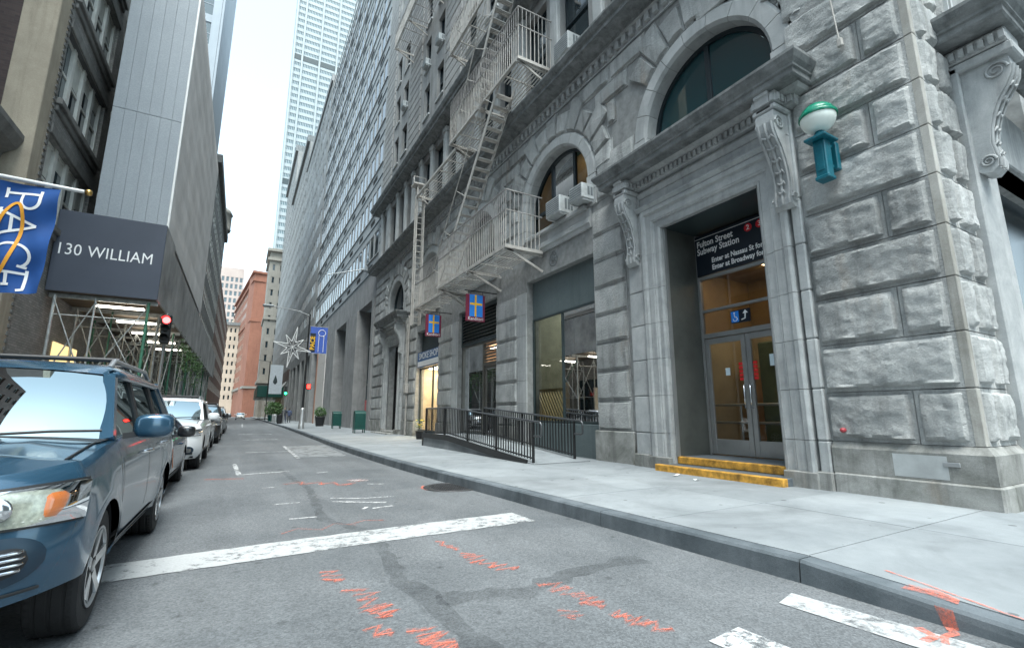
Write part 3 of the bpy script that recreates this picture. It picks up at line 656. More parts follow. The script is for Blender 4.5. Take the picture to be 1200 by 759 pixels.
for ai, (c, r) in enumerate(ARCH):
    ro = r + .36
    nr = 9                                      # smooth arch ring
    for i in range(nr):
        a0, a1 = math.pi * i / nr, math.pi * (i + 1) / nr; sub = 4; V = []; 
        for j in range(sub + 1):
            a = a0 + .004 + (a1 - a0 - .008) * j / sub; ca, sa = math.cos(a), math.sin(a)
            for (rr, xx) in ((r - .012, XF + .36), (r - .012, XF + .03), (r + .05, XF - .035), (ro - .05, XF - .035), (ro, XF - .0), (ro, XF + .05)):
                V.append((xx, c + rr * ca, SPR + rr * sa))
        F = [(j * 6 + q, j * 6 + q + 1, (j + 1) * 6 + q + 1, (j + 1) * 6 + q) for j in range(sub) for q in range(5)] + [tuple(range(6)), tuple(sub * 6 + q for q in range(6))]
        mb = MB(); mb.add(V, F); mb.build('arch_stone', 'ashlar', bA)
    for s_ in (-1, 1):                          # straight jambs below the spring
        for z0, z1 in ((6.62, 7.06), (7.06, SPR)):
            mb = MB(); a, b = sorted((c + s_ * (r - .012), c + s_ * ro)); mb.bbox(XF - .035, XF + .36, a, b, z0 + .004, z1 - .004, .012); mb.build('arch_stone', 'ashlar', bA)
    nv = 13
    for i in range(nv):                         # rusticated voussoirs
        a0, a1 = math.pi * i / nv + .006, math.pi * (i + 1) / nv - .006; long = i % 2 == 0
        ri = ro + .012
        def lim(a):
            # end on the bay's edge or under the frieze
            ca, sa = abs(math.cos(a)), math.sin(a); rl = 2.62 if not long else 2.95
            half = 2.62
            if ca > 1e-3: rl = min(rl, half / ca)
            if sa > 1e-3: rl = min(rl, (10.24 - SPR) / sa)
            return rl
        if ai == 0 and i < 3: continue
        ps = [(c + ri * math.cos(a0), SPR + ri * math.sin(a0))] + [(c + lim(a) * math.cos(a), SPR + lim(a) * math.sin(a)) for a in (a0, (a0 + a1) / 2, a1)] + [(c + ri * math.cos(a1), SPR + ri * math.sin(a1)), (c + ri * math.cos((a0 + a1) / 2), SPR + ri * math.sin((a0 + a1) / 2))]
        poly_block('voussoir', ps, XF, .085, 'rock', bA, .045, .4, ai * 20 + i)
# coursed blocks filling the spandrels
zc = [6.64, 7.115, 7.81, 8.505, 9.2, 9.72, 10.24]
for k in range(len(zc) - 1):
    z0, z1 = zc[k], zc[k + 1]; zm = max(z0, SPR) - SPR
    edges = []
    for (c, r) in ARCH:
        ro = r + .36
        if z1 <= SPR + .1: e = ro + .01
        else:
            rr = 2.64; zz = max(0, z0 - SPR + .05); e = min(2.62, math.sqrt(max(0, rr * rr - zz * zz)) + .03)
            if z0 - SPR < 0: e = ro + .02
        edges.append((c - e, c + e))
    cur = E0 + .09
    for i, (a, b) in enumerate(edges + [(E1, E1)]):
        if i == 0:
            a2 = ARCH[0][0] - ARCH[0][1] - .37
            if a2 - cur > .25: pass
        if i > 0 and a - cur > .22:
            mid = [(a + cur) / 2] if a - cur > 1.6 else []
            course_blocks(cur, a, z0, z1, mid, .085, 'rock')
        cur = max(cur, b)
# corner pier continues right of the first arch
for k, (z0, z1) in enumerate(zip(COURSE[9:], COURSE[10:])):
    if z1 < 10.4: pass
for k in range(8, 13):
    z0, z1 = COURSE[k], COURSE[k + 1]
    if z1 > 10.4: break
    zz = max(0, (z0 + z1) / 2 - SPR); rr = 1.90 if zz < 1.9 else 0
    ya = 5.60 - math.sqrt(max(0.0, 1.92 ** 2 - zz ** 2)) if zz < 1.92 else 5.6
    if ya > 3.98: course_blocks(3.90, ya, z0, z1, [], .10, 'rock')
# frieze, ornament band and main lower cornice
def run_profile(name, prof, y0, y1, mat, parent, ret0=True, ret1=True, x=XF):
    """moulding with profile (out, z), run along the street front with mitred returns"""
    mb = MB(); n = len(prof); V = []
    for (o, z) in prof:
        V += [(x + .05, y0 - (o if ret0 else 0), z), (x - o, y0 - (o if ret0 else 0), z), (x - o, y1 + (o if ret1 else 0), z), (x + .05, y1 + (o if ret1 else 0), z)]
    F = []
    for i in range(n - 1):
        for j in range(3): F.append((i * 4 + j, i * 4 + j + 1, (i + 1) * 4 + j + 1, (i + 1) * 4 + j))
    F.append([i * 4 for i in range(n)]); F.append([i * 4 + 3 for i in range(n)][::-1])
    mb.add(V, F); return mb.build(name, mat, parent)
run_profile('frieze', [(0, 10.26), (.04, 10.26), (.04, 10.30), (.02, 10.30), (.02, 10.58), (.07, 10.60), (.10, 10.66)], E0, E1, 'carved', bA)
mbo = MB()
yy = E0 + .1
while yy < E1 - .1:
    mbo.box(XF - .115, XF, yy, yy + .13, 10.36, 10.55); yy += .26
mbo.build('ornament_band', 'carved', bA, kind='stuff')
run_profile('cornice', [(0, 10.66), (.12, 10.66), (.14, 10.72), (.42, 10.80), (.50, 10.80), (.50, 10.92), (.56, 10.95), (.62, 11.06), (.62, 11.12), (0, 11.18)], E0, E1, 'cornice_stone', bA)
# ---- second storey: smooth pilasters and tall windows
wm = MB()
W2 = [(9.0, 10.35), (7.0, 8.3), (11.1, 12.4), (13.3, 14.3), (14.8, 16.0), (18.4, 19.6), (20.3, 21.5), (22.0, 23.2), (25.0, 26.0), (26.5, 27.7), (28.4, 29.6), (30.4, 31.4)]
W2.sort(); cur = E0
for a, b in W2:
    wm.box(T0, T1, cur, a, 11.12, 15.1); wm.box(T0, T1, a, b, 14.7, 15.1); wm.box(T0, T1, a, b, 11.12, 11.5); cur = b
wm.box(T0, T1, cur, E1, 11.12, 15.1)
wm.build('wall', 'upper_stone', bA, recalc=False)
def sash(y0, y1, z0, z1, x, parent, glassmat='dark_window', frame_mat='dark_frame', bars=1, fw=.06, label=None):
    w = MB(); w.box(x, x + .07, y0, y0 + fw, z0, z1).box(x, x + .07, y1 - fw, y1, z0, z1).box(x, x + .07, y0 + fw, y1 - fw, z0, z0 + fw).box(x, x + .07, y0 + fw, y1 - fw, z1 - fw, z1)
    for i in range(bars):
        zz = z0 + (z1 - z0) * (i + 1) / (bars + 1); w.box(x - .01, x + .06, y0 + fw, y1 - fw, zz - .03, zz + .03)
    o = w.build('window', frame_mat, parent)
    g = MB(); g.quad((x + .05, y0 + fw * .5, z0 + fw * .5), (x + .05, y1 - fw * .5, z0 + fw * .5), (x + .05, y1 - fw * .5, z1 - fw * .5), (x + .05, y0 + fw * .5, z1 - fw * .5)); g.build('pane', glassmat, o)
    return o
for a, b in W2: sash(a, b, 11.5, 14.7, XF + .22, bA)
pil = set()
for a, b in W2:
    for yy in (a - .22, b + .22):
        if any(abs(yy - q) < .35 for q in pil) or yy > 32: continue
        pil.add(yy)
        mb = MB(); mb.bbox(XF - .10, XF + .05, yy - .20, yy + .20, 11.16, 14.86, .03); mb.bbox(XF - .14, XF + .05, yy - .24, yy + .24, 11.14, 11.42, .03); mb.bbox(XF - .15, XF + .05, yy - .25, yy + .25, 14.70, 14.98, .03)
        mb.build('pilaster', 'ashlar', bA)
for k in range(6):                    # banded end pier
    z0 = 11.2 + k * .63; course_blocks(31.6, 32.38, z0, z0 + .62, [], .07, 'ashlar')
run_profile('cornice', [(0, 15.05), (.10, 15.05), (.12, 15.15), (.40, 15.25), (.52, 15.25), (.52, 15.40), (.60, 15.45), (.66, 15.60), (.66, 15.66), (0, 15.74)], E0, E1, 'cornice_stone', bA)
# ---- upper storeys: banded stone, paired windows
ZT = 44.0; FH = 3.05
UP = [(20.6, 21.55), (22.7, 23.6), (26.9, 27.95), (28.75, 29.7), (14.6, 15.6), (16.6, 17.6), (9, 10), (11, 12), (3.6, 4.6), (5.8, 6.8)]
UP.sort()
wm = MB(); cur = E0
flo = [(17.55 + FH * k, 17.55 + FH * k + 1.95) for k in range(0, 8)]
for a, b in UP:
    wm.box(T0, T1, cur, a, 15.7, ZT); zc_ = 15.7
    for (z0, z1) in flo:
        wm.box(T0, T1, a, b, zc_, z0); zc_ = z1
    wm.box(T0, T1, a, b, zc_, ZT); cur = b
wm.box(T0, T1, cur, E1, 15.7, ZT); wm.box(T1, 22, E0, E0 + .4, 15.7, ZT); wm.box(T1, 22, E1 - .4, E1, 0, ZT); wm.box(T0, 22, E0, E1, ZT, ZT + .5)
wm.build('wall', 'upper_stone', bA, recalc=False)
for a, b in UP:
    for (z0, z1) in flo[:3]:
        if a < 14 or (a < 18 and z0 > 18): continue
        sash(a, b, z0, z1, XF + .2, bA)
        mb = MB(); mb.bbox(XF - .06, XF + .1, a - .08, b + .08, z0 - .12, z0, .015); mb.build('sill', 'ashlar', bA)
# bands of the upper storeys (each course a raised strip between the window bays)
zone = [(18.2, 20.25), (24.2, 26.4), (30.1, 32.4)]
for a, b in zone:
    z = 15.75
    while z < 31:
        mb = MB(); mb.bbox(XF - .045, XF + .04, a, b, z + .02, z + .50, .02); mb.build('stone_band', 'upper_stone', bA); z += .52
# ---- lintel zone over the shop fronts (between 5.35 and 6.62)
for i in (1, 2, 3):
    a, b = BAYS[i][0], BAYS[i][1]
    mb = MB(); mb.bbox(XF + .05, XF + .3, a, b, 5.37, 6.05, .01); mb.build('lintel', 'ashlar', bA)
    run_profile('lintel_moulding', [(-.03, 6.05), (.04, 6.05), (.06, 6.14), (.10, 6.18), (.10, 6.30), (.05, 6.34), (.05, 6.60), (-.03, 6.62)], a, b, 'ashlar', bA, False, False)
    mb = MB(); mb.bbox(XF - .16, XF + .36, a + .1, b - .1, 6.58, 6.70, .02); mb.build('sill', 'ashlar', bA)
    cy = (a + b) / 2
    if i == 1:                       # cast rosette
        mb = MB(); mb.lathe([(.24, .0), (.24, .03), (.18, .045), (.17, .02), (.10, .02), (.09, .05), (0.001, .05)], (XF + .05, 10.95, 5.72), 24, 'x')
        for q in range(8):
            t = q * math.pi / 4; mb.box(XF + .0, XF + .04, 10.95 + .135 * math.cos(t) - .02, 10.95 + .135 * math.cos(t) + .02, 5.72 + .135 * math.sin(t) - .02, 5.72 + .135 * math.sin(t) + .02)
        for v_ in range(len(mb.v)): mb.v[v_] = (2 * (XF + .05) - mb.v[v_][0], mb.v[v_][1], mb.v[v_][2]) if mb.v[v_][0] > XF + .05 else mb.v[v_]
        mb.build('rosette', 'cornice_stone', bA)
# ---- arched windows: dark frame, mullions, panes
def arch_window(c, r, z0, mull, trans, gm, parent):
    x = XF + .30; N = 28; fo, fi = r - .005, r - .10
    mb = MB(); V = []; pts = []
    path = [(fo, None)]
    outer = [(c + fo, z0)] + [(c + fo * math.cos(math.pi * i / N), SPR + fo * math.sin(math.pi * i / N)) for i in range(N + 1)] + [(c - fo, z0)]
    inner = [(c + fi, z0)] + [(c + fi * math.cos(math.pi * i / N), SPR + fi * math.sin(math.pi * i / N)) for i in range(N + 1)] + [(c - fi, z0)]
    k = len(outer)
    for o_, i_ in zip(outer, inner): V += [(x, *o_), (x, *i_), (x + .10, *i_), (x + .10, *o_)]
    F = [(a * 4 + j, a * 4 + (j + 1) % 4, (a + 1) * 4 + (j + 1) % 4, (a + 1) * 4 + j) for a in range(k - 1) for j in range(4)]
    mb.add(V, F)
    mb.box(x, x + .1, c - fi, c + fi, z0, z0 + .09)
    w = mb.build('arched_window', 'dark_frame', parent)
    for m_ in mull:
        yy = c + m_; top = SPR + math.sqrt(max(0, fi * fi - m_ * m_)); mb = MB(); mb.box(x + .01, x + .09, yy - .055, yy + .055, z0 + .05, top); mb.build('mullion', 'dark_frame', w)
    mb = MB(); mb.box(x + .005, x + .095, c - fi + .01, c + fi - .01, trans - .05, trans + .05); mb.build('transom', 'dark_frame', w)
    ys_ = [c - fi] + [c + m_ for m_ in mull] + [c + fi]
    for a, b in zip(ys_, ys_[1:]):
        n = 10; top = [(a + (b - a) * i / n, SPR + math.sqrt(max(0, fi * fi - (a + (b - a) * i / n - c) ** 2))) for i in range(n + 1)]
        for (lo, hi) in ((z0, trans), (trans, None)):
            tl = rng.uniform(-.012, .012)
            P = [(x + .05 - tl, a, lo), (x + .05 + tl, b, lo)] + [(x + .05 + tl * (2 * (p[0] - a) / (b - a) - 1), p[0], min(p[1], hi) if hi else p[1]) for p in reversed(top)]
            mb = MB(); mb.add(P, [list(range(len(P)))]); mb.build('pane', gm, w)
    return w
glass('arch_glass', (0.45, 0.68, 0.68), .75)
arch_window(ARCH[0][0], ARCH[0][1], 6.64, [0.0], 7.42, 'teal_window', bA)
arch_window(ARCH[1][0], ARCH[1][1], 6.70, [-.62, .50], 7.55, 'arch_glass', bA)
arch_window(ARCH[2][0], ARCH[2][1], 6.70, [-.5, .5], 7.55, 'teal_window', bA)
arch_window(ARCH[3][0], ARCH[3][1], 6.70, [-.5, .5], 7.55, 'teal_window', bA)
arch_window(ARCH[4][0], ARCH[4][1], 6.64, [0], 7.5, 'dark_window', bA)
# rooms behind the first two arches: walls, shelves and a lit back wall
plain('room_wall', (.06, .16, .17), .8, var=.2); plain('room_orange', (.40, .23, .13), .7, var=.3, vscale=1.5); plain('room_cream', (.52, .45, .33), .7, var=.3, vscale=2)
mb = MB(); mb.box(11.2, 11.3, 3.5, 8.3, 6.4, 10.2).box(8.1, 11.3, 8.28, 8.38, 6.4, 10.2).box(8.1, 11.3, 3.0, 13.4, 10.21, 10.29).box(8.1, 11.3, 3.0, 13.4, 6.3, 6.40)
mb.build('room_wall', 'room_wall', bA)
mb = MB(); mb.box(9.6, 9.7, 8.4, 13.4, 6.4, 10.2).box(8.1, 9.7, 13.3, 13.4, 6.4, 10.2); mb.build('room_wall', 'room_orange', bA)
for i, (a, b, z0, z1) in enumerate([(8.9, 9.7, 6.5, 8.2), (10.3, 11.0, 6.5, 7.9), (11.5, 11.9, 6.5, 8.5)]):
    mb = MB(); mb.bbox(9.1, 9.5, a, b, z0, z1, .03)
    for q in range(4): mb.box(9.07, 9.1, a + .05, b - .05, z0 + .15 + q * .36, z0 + .40 + q * .36)
    mb.build('shelf', 'room_cream', bA)
mb = MB(); mb.box(8.6, 9.3, 9.6, 12.0, 10.12, 10.17); mb.build('ceiling_lamp', emis('warm_room', (1, .72, .45), 1.2), bA)
mb = MB(); mb.box(9.0, 10.2, 4.6, 7.0, 10.12, 10.17); mb.build('ceiling_lamp', emis('cool_room', (.6, .9, .95), .18), bA)
# ---------------------------------------------------------------- portals of the stone building
def U_sweep(name, prof, y0, y1, zt, zb, mat, parent, x=XF):
    """moulding round a door: prof = (distance from the opening, out); runs up one jamb, across and down"""
    n = len(prof); V = []
    for (d, o) in prof:
        V += [(x - o, y0 - d, zb), (x - o, y0 - d, zt + d), (x - o, y1 + d, zt + d), (x - o, y1 + d, zb)]
    F = [(i * 4 + j, i * 4 + j + 1, (i + 1) * 4 + j + 1, (i + 1) * 4 + j) for i in range(n - 1) for j in range(3)]
    mb = MB(); mb.add(V, F); return mb.build(name, mat, parent)
def console(y, z_top, parent, w=.30, h=1.62, out=.50, axes='street', fix=None):
    """scrolled console bracket with volutes and a leaf drop"""
    pr = [(0, 0), (.96, 0), (1.0, -.04), (1.02, -.12), (.98, -.20), (.86, -.28), (.66, -.38), (.50, -.50), (.40, -.62), (.36, -.74), (.40, -.84), (.44, -.90), (.42, -.96), (.30, -1.0), (.12, -.99), (0, -.96)]
    P = lambda o, yy, z: fix(o, yy, z) if fix else (XF - o, y + yy, z_top + z)
    mb = MB(); n = len(pr)
    V = [P(o * out, -w / 2, z * h) for o, z in pr] + [P(o * out, w / 2, z * h) for o, z in pr]
    F = [(i, (i + 1) % n, n + (i + 1) % n, n + i) for i in range(n)] + [list(range(n)), list(range(n, 2 * n))[::-1]]
    mb.add(V, F); c = mb.build('console', 'carved', parent)
    # volute coils on both cheeks, upper and lower
    for (o, z, r0) in ((.72, -.13, .125), (.26, -.90, .085)):
        for s in (-1, 1):
            pts = []; rr = []
            for i in range(30):
                a = i * .42; r_ = r0 * (1 - i / 34.0); pts.append(P(o * out + r_ * math.cos(a), s * (w / 2 + .012), z * h + r_ * math.sin(a))); rr.append(.020 * (1 - i / 45.0))
            mb = MB(); mb.tube(pts, rr, 6); mb.build('volute', 'carved', c)
    # beaded ribs and leaf on the face
    for s in (-.36, 0, .36):
        pts = [P(o * out + .012, s * w, z * h) for o, z in pr[3:13]]; mb = MB(); mb.tube(pts, .028 if s == 0 else .022, 6); mb.build('rib', 'carved', c)
    mb = MB()
    for i in range(6):
        o, z = pr[5 + i]; k = .060 - .006 * i
        for s in (-1, 1): mb.tube([P(o * out + .03, s * .02, z * h), P(o * out + .05, s * k * 1.3, (z + .02) * h), P(o * out + .02, s * k * 1.9, (z - .015) * h)], [.026, .02, .006], 6)
    mb.build('leaf_drop', 'carved', c, kind='stuff')
    return c
def portal(y0, y1, wl, wr, zt, parent, detail=True):
    """y0 < y1: the opening; wr / wl = width of the surround on the near / far side"""
    ya, yb = y0 - wr, y1 + wl
    aw = .50                                     # architrave
    prof = [(0, -.06), (.0, .05), (.05, .07), (.05, .05), (.16, .05), (.18, .085), (.20, .085), (.22, .10), (.36, .10), (.39, .14), (.46, .15), (aw, .13), (aw, .0)]
    # jamb lengths cut into courses so that the joints show
    zs = [.12, .86, 1.62, 2.38, 3.14, 3.90, 4.66]
    U_sweep('architrave', prof, y0, y1, zt, 4.66, 'carved', parent)
    for k in range(len(zs) - 1):
        for s in (0, 1):
            mb = MB(); V = []; n = len(prof)
            for (d, o) in prof:
                yy = y0 - d if s == 0 else y1 + d
                V += [(XF - o, yy, zs[k] + .004), (XF - o, yy, zs[k + 1] - .004)]
            F = [(i * 2, i * 2 + 1, i * 2 + 3, i * 2 + 2) for i in range(n - 1)] + [[i * 2 for i in range(n)], [i * 2 + 1 for i in range(n)]]
            mb.add(V, F); mb.build('jamb_stone', 'carved', parent)
    for (a, b) in ((ya, y0 - aw - .045), (y1 + aw + .045, yb)):   # outer strips
        for k in range(len(zs) - 1):
            mb = MB(); mb.bbox(XF - .10, XF + .1, a, b, zs[k] + .004, zs[k + 1] - .004, .02); mb.build('jamb_stone', 'carved', parent)
        mb = MB(); mb.bbox(XF - .098, XF + .1, a, b, 4.664, 6.24, .02); mb.build('jamb_stone', 'carved', parent)
        mb = MB(); mb.bbox(XF - .15, XF + .1, a - .02 if a == ya else a, b + .03, .10, .42, .015); mb.build('base_course', 'base_stone', parent)
    for (a, b) in ((y0 - aw - .04, y0 - .02), (y1 + .02, y1 + aw + .04)):
        mb = MB(); mb.bbox(XF - .17, XF + .08, a, b, .10, .40, .015); mb.build('base_course', 'base_stone', parent)
    # frieze and mouldings over the architrave
    mb = MB(); mb.bbox(XF - .06, XF + .1, y0 - aw - .04, y1 + aw + .04, zt + aw + .005, 6.26, .01); mb.build('frieze', 'carved', parent)
    run_profile('moulding', [(.05, zt + aw), (.15, zt + aw), (.19, zt + aw + .07), (.17, zt + aw + .11), (.06, zt + aw + .12)], y0 - aw + .02, y1 + aw - .02, 'carved', parent)
    run_profile('moulding', [(.04, 6.04), (.08, 6.04), (.12, 6.12), (.12, 6.16), (.04, 6.17)], y0 - aw + .06, y1 + aw - .06, 'carved', parent)
    # bed mould with dentils, corona, crown
    run_profile('bed_mould', [(0, 6.24), (.16, 6.24), (.18, 6.27), (.18, 6.40), (.30, 6.42), (.34, 6.47), (0, 6.48)], ya + .02, yb - .02, 'carved', parent)
    mb = MB(); yy = ya - .13
    while yy < yb + .10:
        mb.box(XF - .235, XF - .17, yy, yy + .065, 6.275, 6.39); yy += .118
    mb.build('dentil_course', 'carved', parent, kind='stuff')
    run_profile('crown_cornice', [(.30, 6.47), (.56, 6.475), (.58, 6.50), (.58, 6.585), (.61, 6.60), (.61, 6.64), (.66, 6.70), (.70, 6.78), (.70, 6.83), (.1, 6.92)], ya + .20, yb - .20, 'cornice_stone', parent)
    # brackets with their own caps
    for yc in (ya + .19, yb - .22):
        run_profile('bracket_cap', [(.2, 6.10), (.44, 6.10), (.47, 6.14), (.50, 6.18), (.50, 6.22), (.46, 6.225), (.46, 6.26), (.52, 6.265), (.52, 6.40), (.55, 6.42), (.55, 6.468), (.2, 6.469)], yc - .12 + .35 - .35, yc + .12, 'carved', parent, False, False)
        mb = MB(); mb.bbox(XF - .50, XF, yc - .20, yc + .20, 6.14, 6.235, .02); mb.bbox(XF - .47, XF, yc - .20, yc + .20, 6.262, 6.47, .01); mb.build('bracket_cap', 'carved', parent)
        mb = MB()
        for q in range(4): mb.box(XF - .515, XF - .46, yc - .19 + q * .105, yc - .19 + q * .105 + .06, 6.275, 6.39)
        for q in range(5):
            for s in (-1, 1): mb.box(XF - .46 + q * .10, XF - .40 + q * .10, yc + s * .19, yc + s * .245, 6.275, 6.39)
        mb.build('dentil_course', 'carved', parent, kind='stuff')
        console(yc, 6.13, parent)
portal(4.58, 6.82, .96, .70, 5.20, bA)
portal(26.35, 28.5, .9, .9, 5.20, bA)
# far portal: dark doorway
mb = MB(); mb.box(XF + .9, XF + 1.0, 26.3, 28.55, .1, 5.3).box(XF + .4, XF + 1.0, 26.2, 26.36, .1, 5.3).box(XF + .4, XF + 1.0, 28.49, 28.6, .1, 5.3); mb.build('doorway', 'black_void', bA)
mb = MB(); mb.bbox(XF - .3, XF + .9, 26.3, 28.6, .12, .30, .02); mb.bbox(XF - .7, XF - .3, 25.6, 29.2, .12, .22, .02); mb.build('entrance_step', 'base_stone', bA)
# ---- subway entrance: steps, recess, doors, lobby
for (x0, x1, y0, y1, z0, z1) in ((7.18, 8.0, 4.42, 6.98, .13, .285), (7.64, 8.7, 4.585, 6.815, .285, .42)):
    mb = MB(); mb.bbox(x0 + .12, x1, y0 + .005, y1 - .005, z0, z1 - .003, .006); st = mb.build('entrance_step', 'kerb_stone', bA)
    mb = MB(); mb.bbox(x0, x0 + .125, y0, y1, z0, z1, .012); mb.build('yellow_nosing', 'yellow_paint', st)
plain('reveal_metal', (.13, .14, .128), .38, .35, var=.25, vscale=1.4)
mb = MB(); mb.box(XF + .06, 8.62, 6.80, 6.86, .42, 5.25); mb.build('reveal_panel', 'reveal_metal', bA)
mb = MB(); mb.box(XF + .06, 8.62, 4.54, 4.60, .42, 5.25); mb.build('reveal_panel', 'reveal_metal', bA)
mb = MB(); mb.box(XF + .06, 8.75, 4.54, 6.86, 5.19, 5.30); mb.build('reveal_ceiling', 'dark_panel', bA)
for (a, b) in ((6.765, 6.80), (4.60, 4.635)):
    mb = MB(); mb.box(XF + .02, XF + .09, a, b, .42, 5.19); mb.build('frame_trim', 'alu', bA)
XD = 8.60
def rail_frame(rects, mat, name, parent, x0, x1):
    mb = MB()
    for (a, b, c, d) in rects: mb.bbox(x0, x1, a, b, c, d, .006)
    return mb.build(name, mat, parent)
fr = rail_frame([(6.74, 6.80, .42, 5.19), (4.60, 4.66, .42, 5.19), (4.66, 6.74, 4.13, 4.20), (4.66, 6.74, 3.40, 3.455), (4.66, 6.74, 2.83, 2.93), (4.80, 4.86, .42, 2.83)], 'alu', 'entrance_frame', bA, XD, XD + .10)
for z0, z1 in ((3.455, 4.13), (2.93, 3.40)):
    mb = MB(); mb.quad((XD + .05, 4.66, z0), (XD + .05, 6.74, z0), (XD + .05, 6.74, z1), (XD + .05, 4.66, z1)); mb.build('pane', 'bronze_glass' if 'bronze_glass' in M else glass('bronze_glass', (.62, .52, .40), .75), fr)
for (a, b, hs) in ((5.80, 6.735, -1), (4.865, 5.79, 1)):
    s_ = .10
    d_ = rail_frame([(a, a + s_, .44, 2.82), (b - s_, b, .44, 2.82), (a + s_, b - s_, .44, .74), (a + s_, b - s_, 2.70, 2.82)], 'alu', 'door', bA, XD + .02, XD + .075)
    mb = MB(); mb.quad((XD + .05, a + s_, .74), (XD + .05, b - s_, .74), (XD + .05, b - s_, 2.70), (XD + .05, a + s_, 2.70)); mb.build('pane', 'clear_glass', d_)
    hy = a + .06 if hs < 0 else b - .06
    mb = MB(); mb.tube([(XD + .03, hy, 1.36), (XD - .05, hy, 1.36), (XD - .05, hy, 1.80), (XD + .03, hy, 1.80)], .016, 8); mb.build('handle', 'chrome', d_)
    sy = a + s_ + .05 if hs < 0 else b - s_ - .05
    mb = MB()
    for q in range(5): mb.bbox(XD + .040, XD + .048, sy - .045, sy + .045, 1.90 + q * .075, 1.96 + q * .075, .01)
    mb.build('red_sticker', 'sticker_red', d_)
    mb = MB()
    if hs < 0: mb.box(XD + .040, XD + .047, 6.20, 6.30, 2.02, 2.17)
    else: mb.box(XD + .040, XD + .047, 5.02, 5.34, 2.14, 2.36)
    mb.build('paper_notice', plain('paper', (.62, .74, .80), .7, var=.08) if 'paper' not in M else 'paper', d_)
# lobby room
plain('lobby_wall', (.36, .28, .17), .5, var=.2, vscale=1.5); plain('lobby_floor', (.12, .11, .10), .3); plain('lobby_dark', (.07, .09, .05), .6, var=.4, vscale=2)
mb = MB(); mb.box(13.0, 13.1, 2.9, 8.6, .3, 5.2).box(8.7, 13.0, 8.5, 8.6, .3, 5.2); lw = mb.build('lobby_wall', 'lobby_wall', bA)
mb = MB(); mb.box(8.7, 13.0, 2.9, 3.0, .3, 5.2); mb.build('lobby_wall', 'lobby_dark', bA)
mb = MB(); mb.box(8.62, 13.1, 2.9, 8.6, .30, .418); mb.build('lobby_floor', 'lobby_floor', bA)
mb = MB(); mb.box(8.72, 13.1, 2.9, 8.6, 5.1, 5.2); mb.build('lobby_ceiling', 'lobby_wall', bA)
for (yy, xx) in ((7.6, 10.3), (6.9, 11.6), (6.1, 10.6), (5.2, 11.9), (4.4, 10.4)):
    mb = MB(); mb.box(xx - .45, xx + .45, yy - .12, yy + .12, 5.03, 5.09); mb.build('lobby_lamp', 'lobby_light', bA)
mb = MB()
for zz in (1.05, 1.45): mb.tube([(9.9, 8.3, zz), (9.9, 3.2, zz)], .03, 8)
for yy in (8.0, 6.9, 5.7, 4.5, 3.4): mb.tube([(9.9, yy, .42), (9.9, yy, 1.45)], .022, 8)
mb.build('lobby_railing', 'steel', bA)
mb = MB(); mb.bbox(11.8, 12.5, 6.0, 7.6, .42, 3.1, .03); mb.build('lobby_kiosk', 'lobby_dark', bA)
mb = MB(); mb.bbox(12.4, 12.9, 7.7, 8.3, .42, 2.5, .03); mb.bbox(12.4, 12.9, 4.0, 5.4, .42, 2.2, .03); mb.build('lobby_cabinet', 'gold_wood', bA)
# subway sign over the door
sg = thing('subway_sign', 'black enamel subway station sign with white lettering above the glass entrance doors', 'sign', (XD, 5.7, 4.66))
mb = MB(); mb.bbox(XD - .035, XD + .03, 4.64, 6.76, 4.205, 5.13, .008); mb.build('sign_board', 'sign_black', sg)
mb = MB(); mb.box(XD - .040, XD - .030, 4.64, 6.76, 5.05, 5.062); mb.build('white_line', 'sign_white', sg)
tx = XD - .0385
for s, yy, zz, sz in (('Fulton Street', 6.71, 4.92, .20), ('Subway Station', 6.71, 4.75, .20), ('Enter at Nassau St for', 6.36, 4.49, .155), ('Enter at Broadway for', 6.36, 4.33, .155)):
    lettering('lettering', s, 'sign_white', sg, STREET, (tx, yy, zz), sz, .84, align='LEFT', bold=.005)
for t_, yy in (('2', 5.47), ('3', 5.22)):
    mb = MB(); mb.lathe([(.085, 0), (.085, .003)], (XD - .0385, yy, 4.93), 20, 'x', False); dd = mb.build('route_disc', 'sign_red', sg)
    lettering('lettering', t_, 'sign_white', dd, STREET, (XD - .0405, yy, 4.93), .14, 1.0, bold=.003)
wsg = thing('wheelchair_sign', 'small black and blue wheelchair access sign with white arrow behind the transom glass', 'sign', (XD, 5.86, 3.0))
mb = MB(); mb.box(XD - .012, XD + .02, 5.62, 6.04, 3.05, 3.31); mb.build('sign_board', 'sign_black', wsg)
mb = MB(); mb.box(XD - .015, XD - .0125, 5.86, 6.03, 3.07, 3.29); mb.build('blue_panel', 'sign_blue', wsg)
mb = MB(); mb.lathe([(.018, 0), (.018, .002)], (XD - .018, 5.955, 3.255), 10, 'x', False); mb.tube([(XD - .017, 5.955, 3.23), (XD - .017, 5.945, 3.17), (XD - .017, 5.905, 3.165), (XD - .017, 5.89, 3.11)], .009, 6); mb.tube([(XD - .017, 5.94 + .045 * math.cos(a), 3.135 + .045 * math.sin(a)) for a in [1.9 + i * .5 for i in range(10)]], .007, 5); mb.build('symbol', 'sign_white', wsg)
mb = MB(); mb.tube([(XD - .017, 5.80, 3.10), (XD - .017, 5.72, 3.12), (XD - .017, 5.71, 3.24)], .014, 6); mb.add([(XD - .018, 5.77, 3.22), (XD - .018, 5.65, 3.22), (XD - .018, 5.71, 3.29)], [(0, 1, 2)]); mb.build('arrow', 'sign_white', wsg)
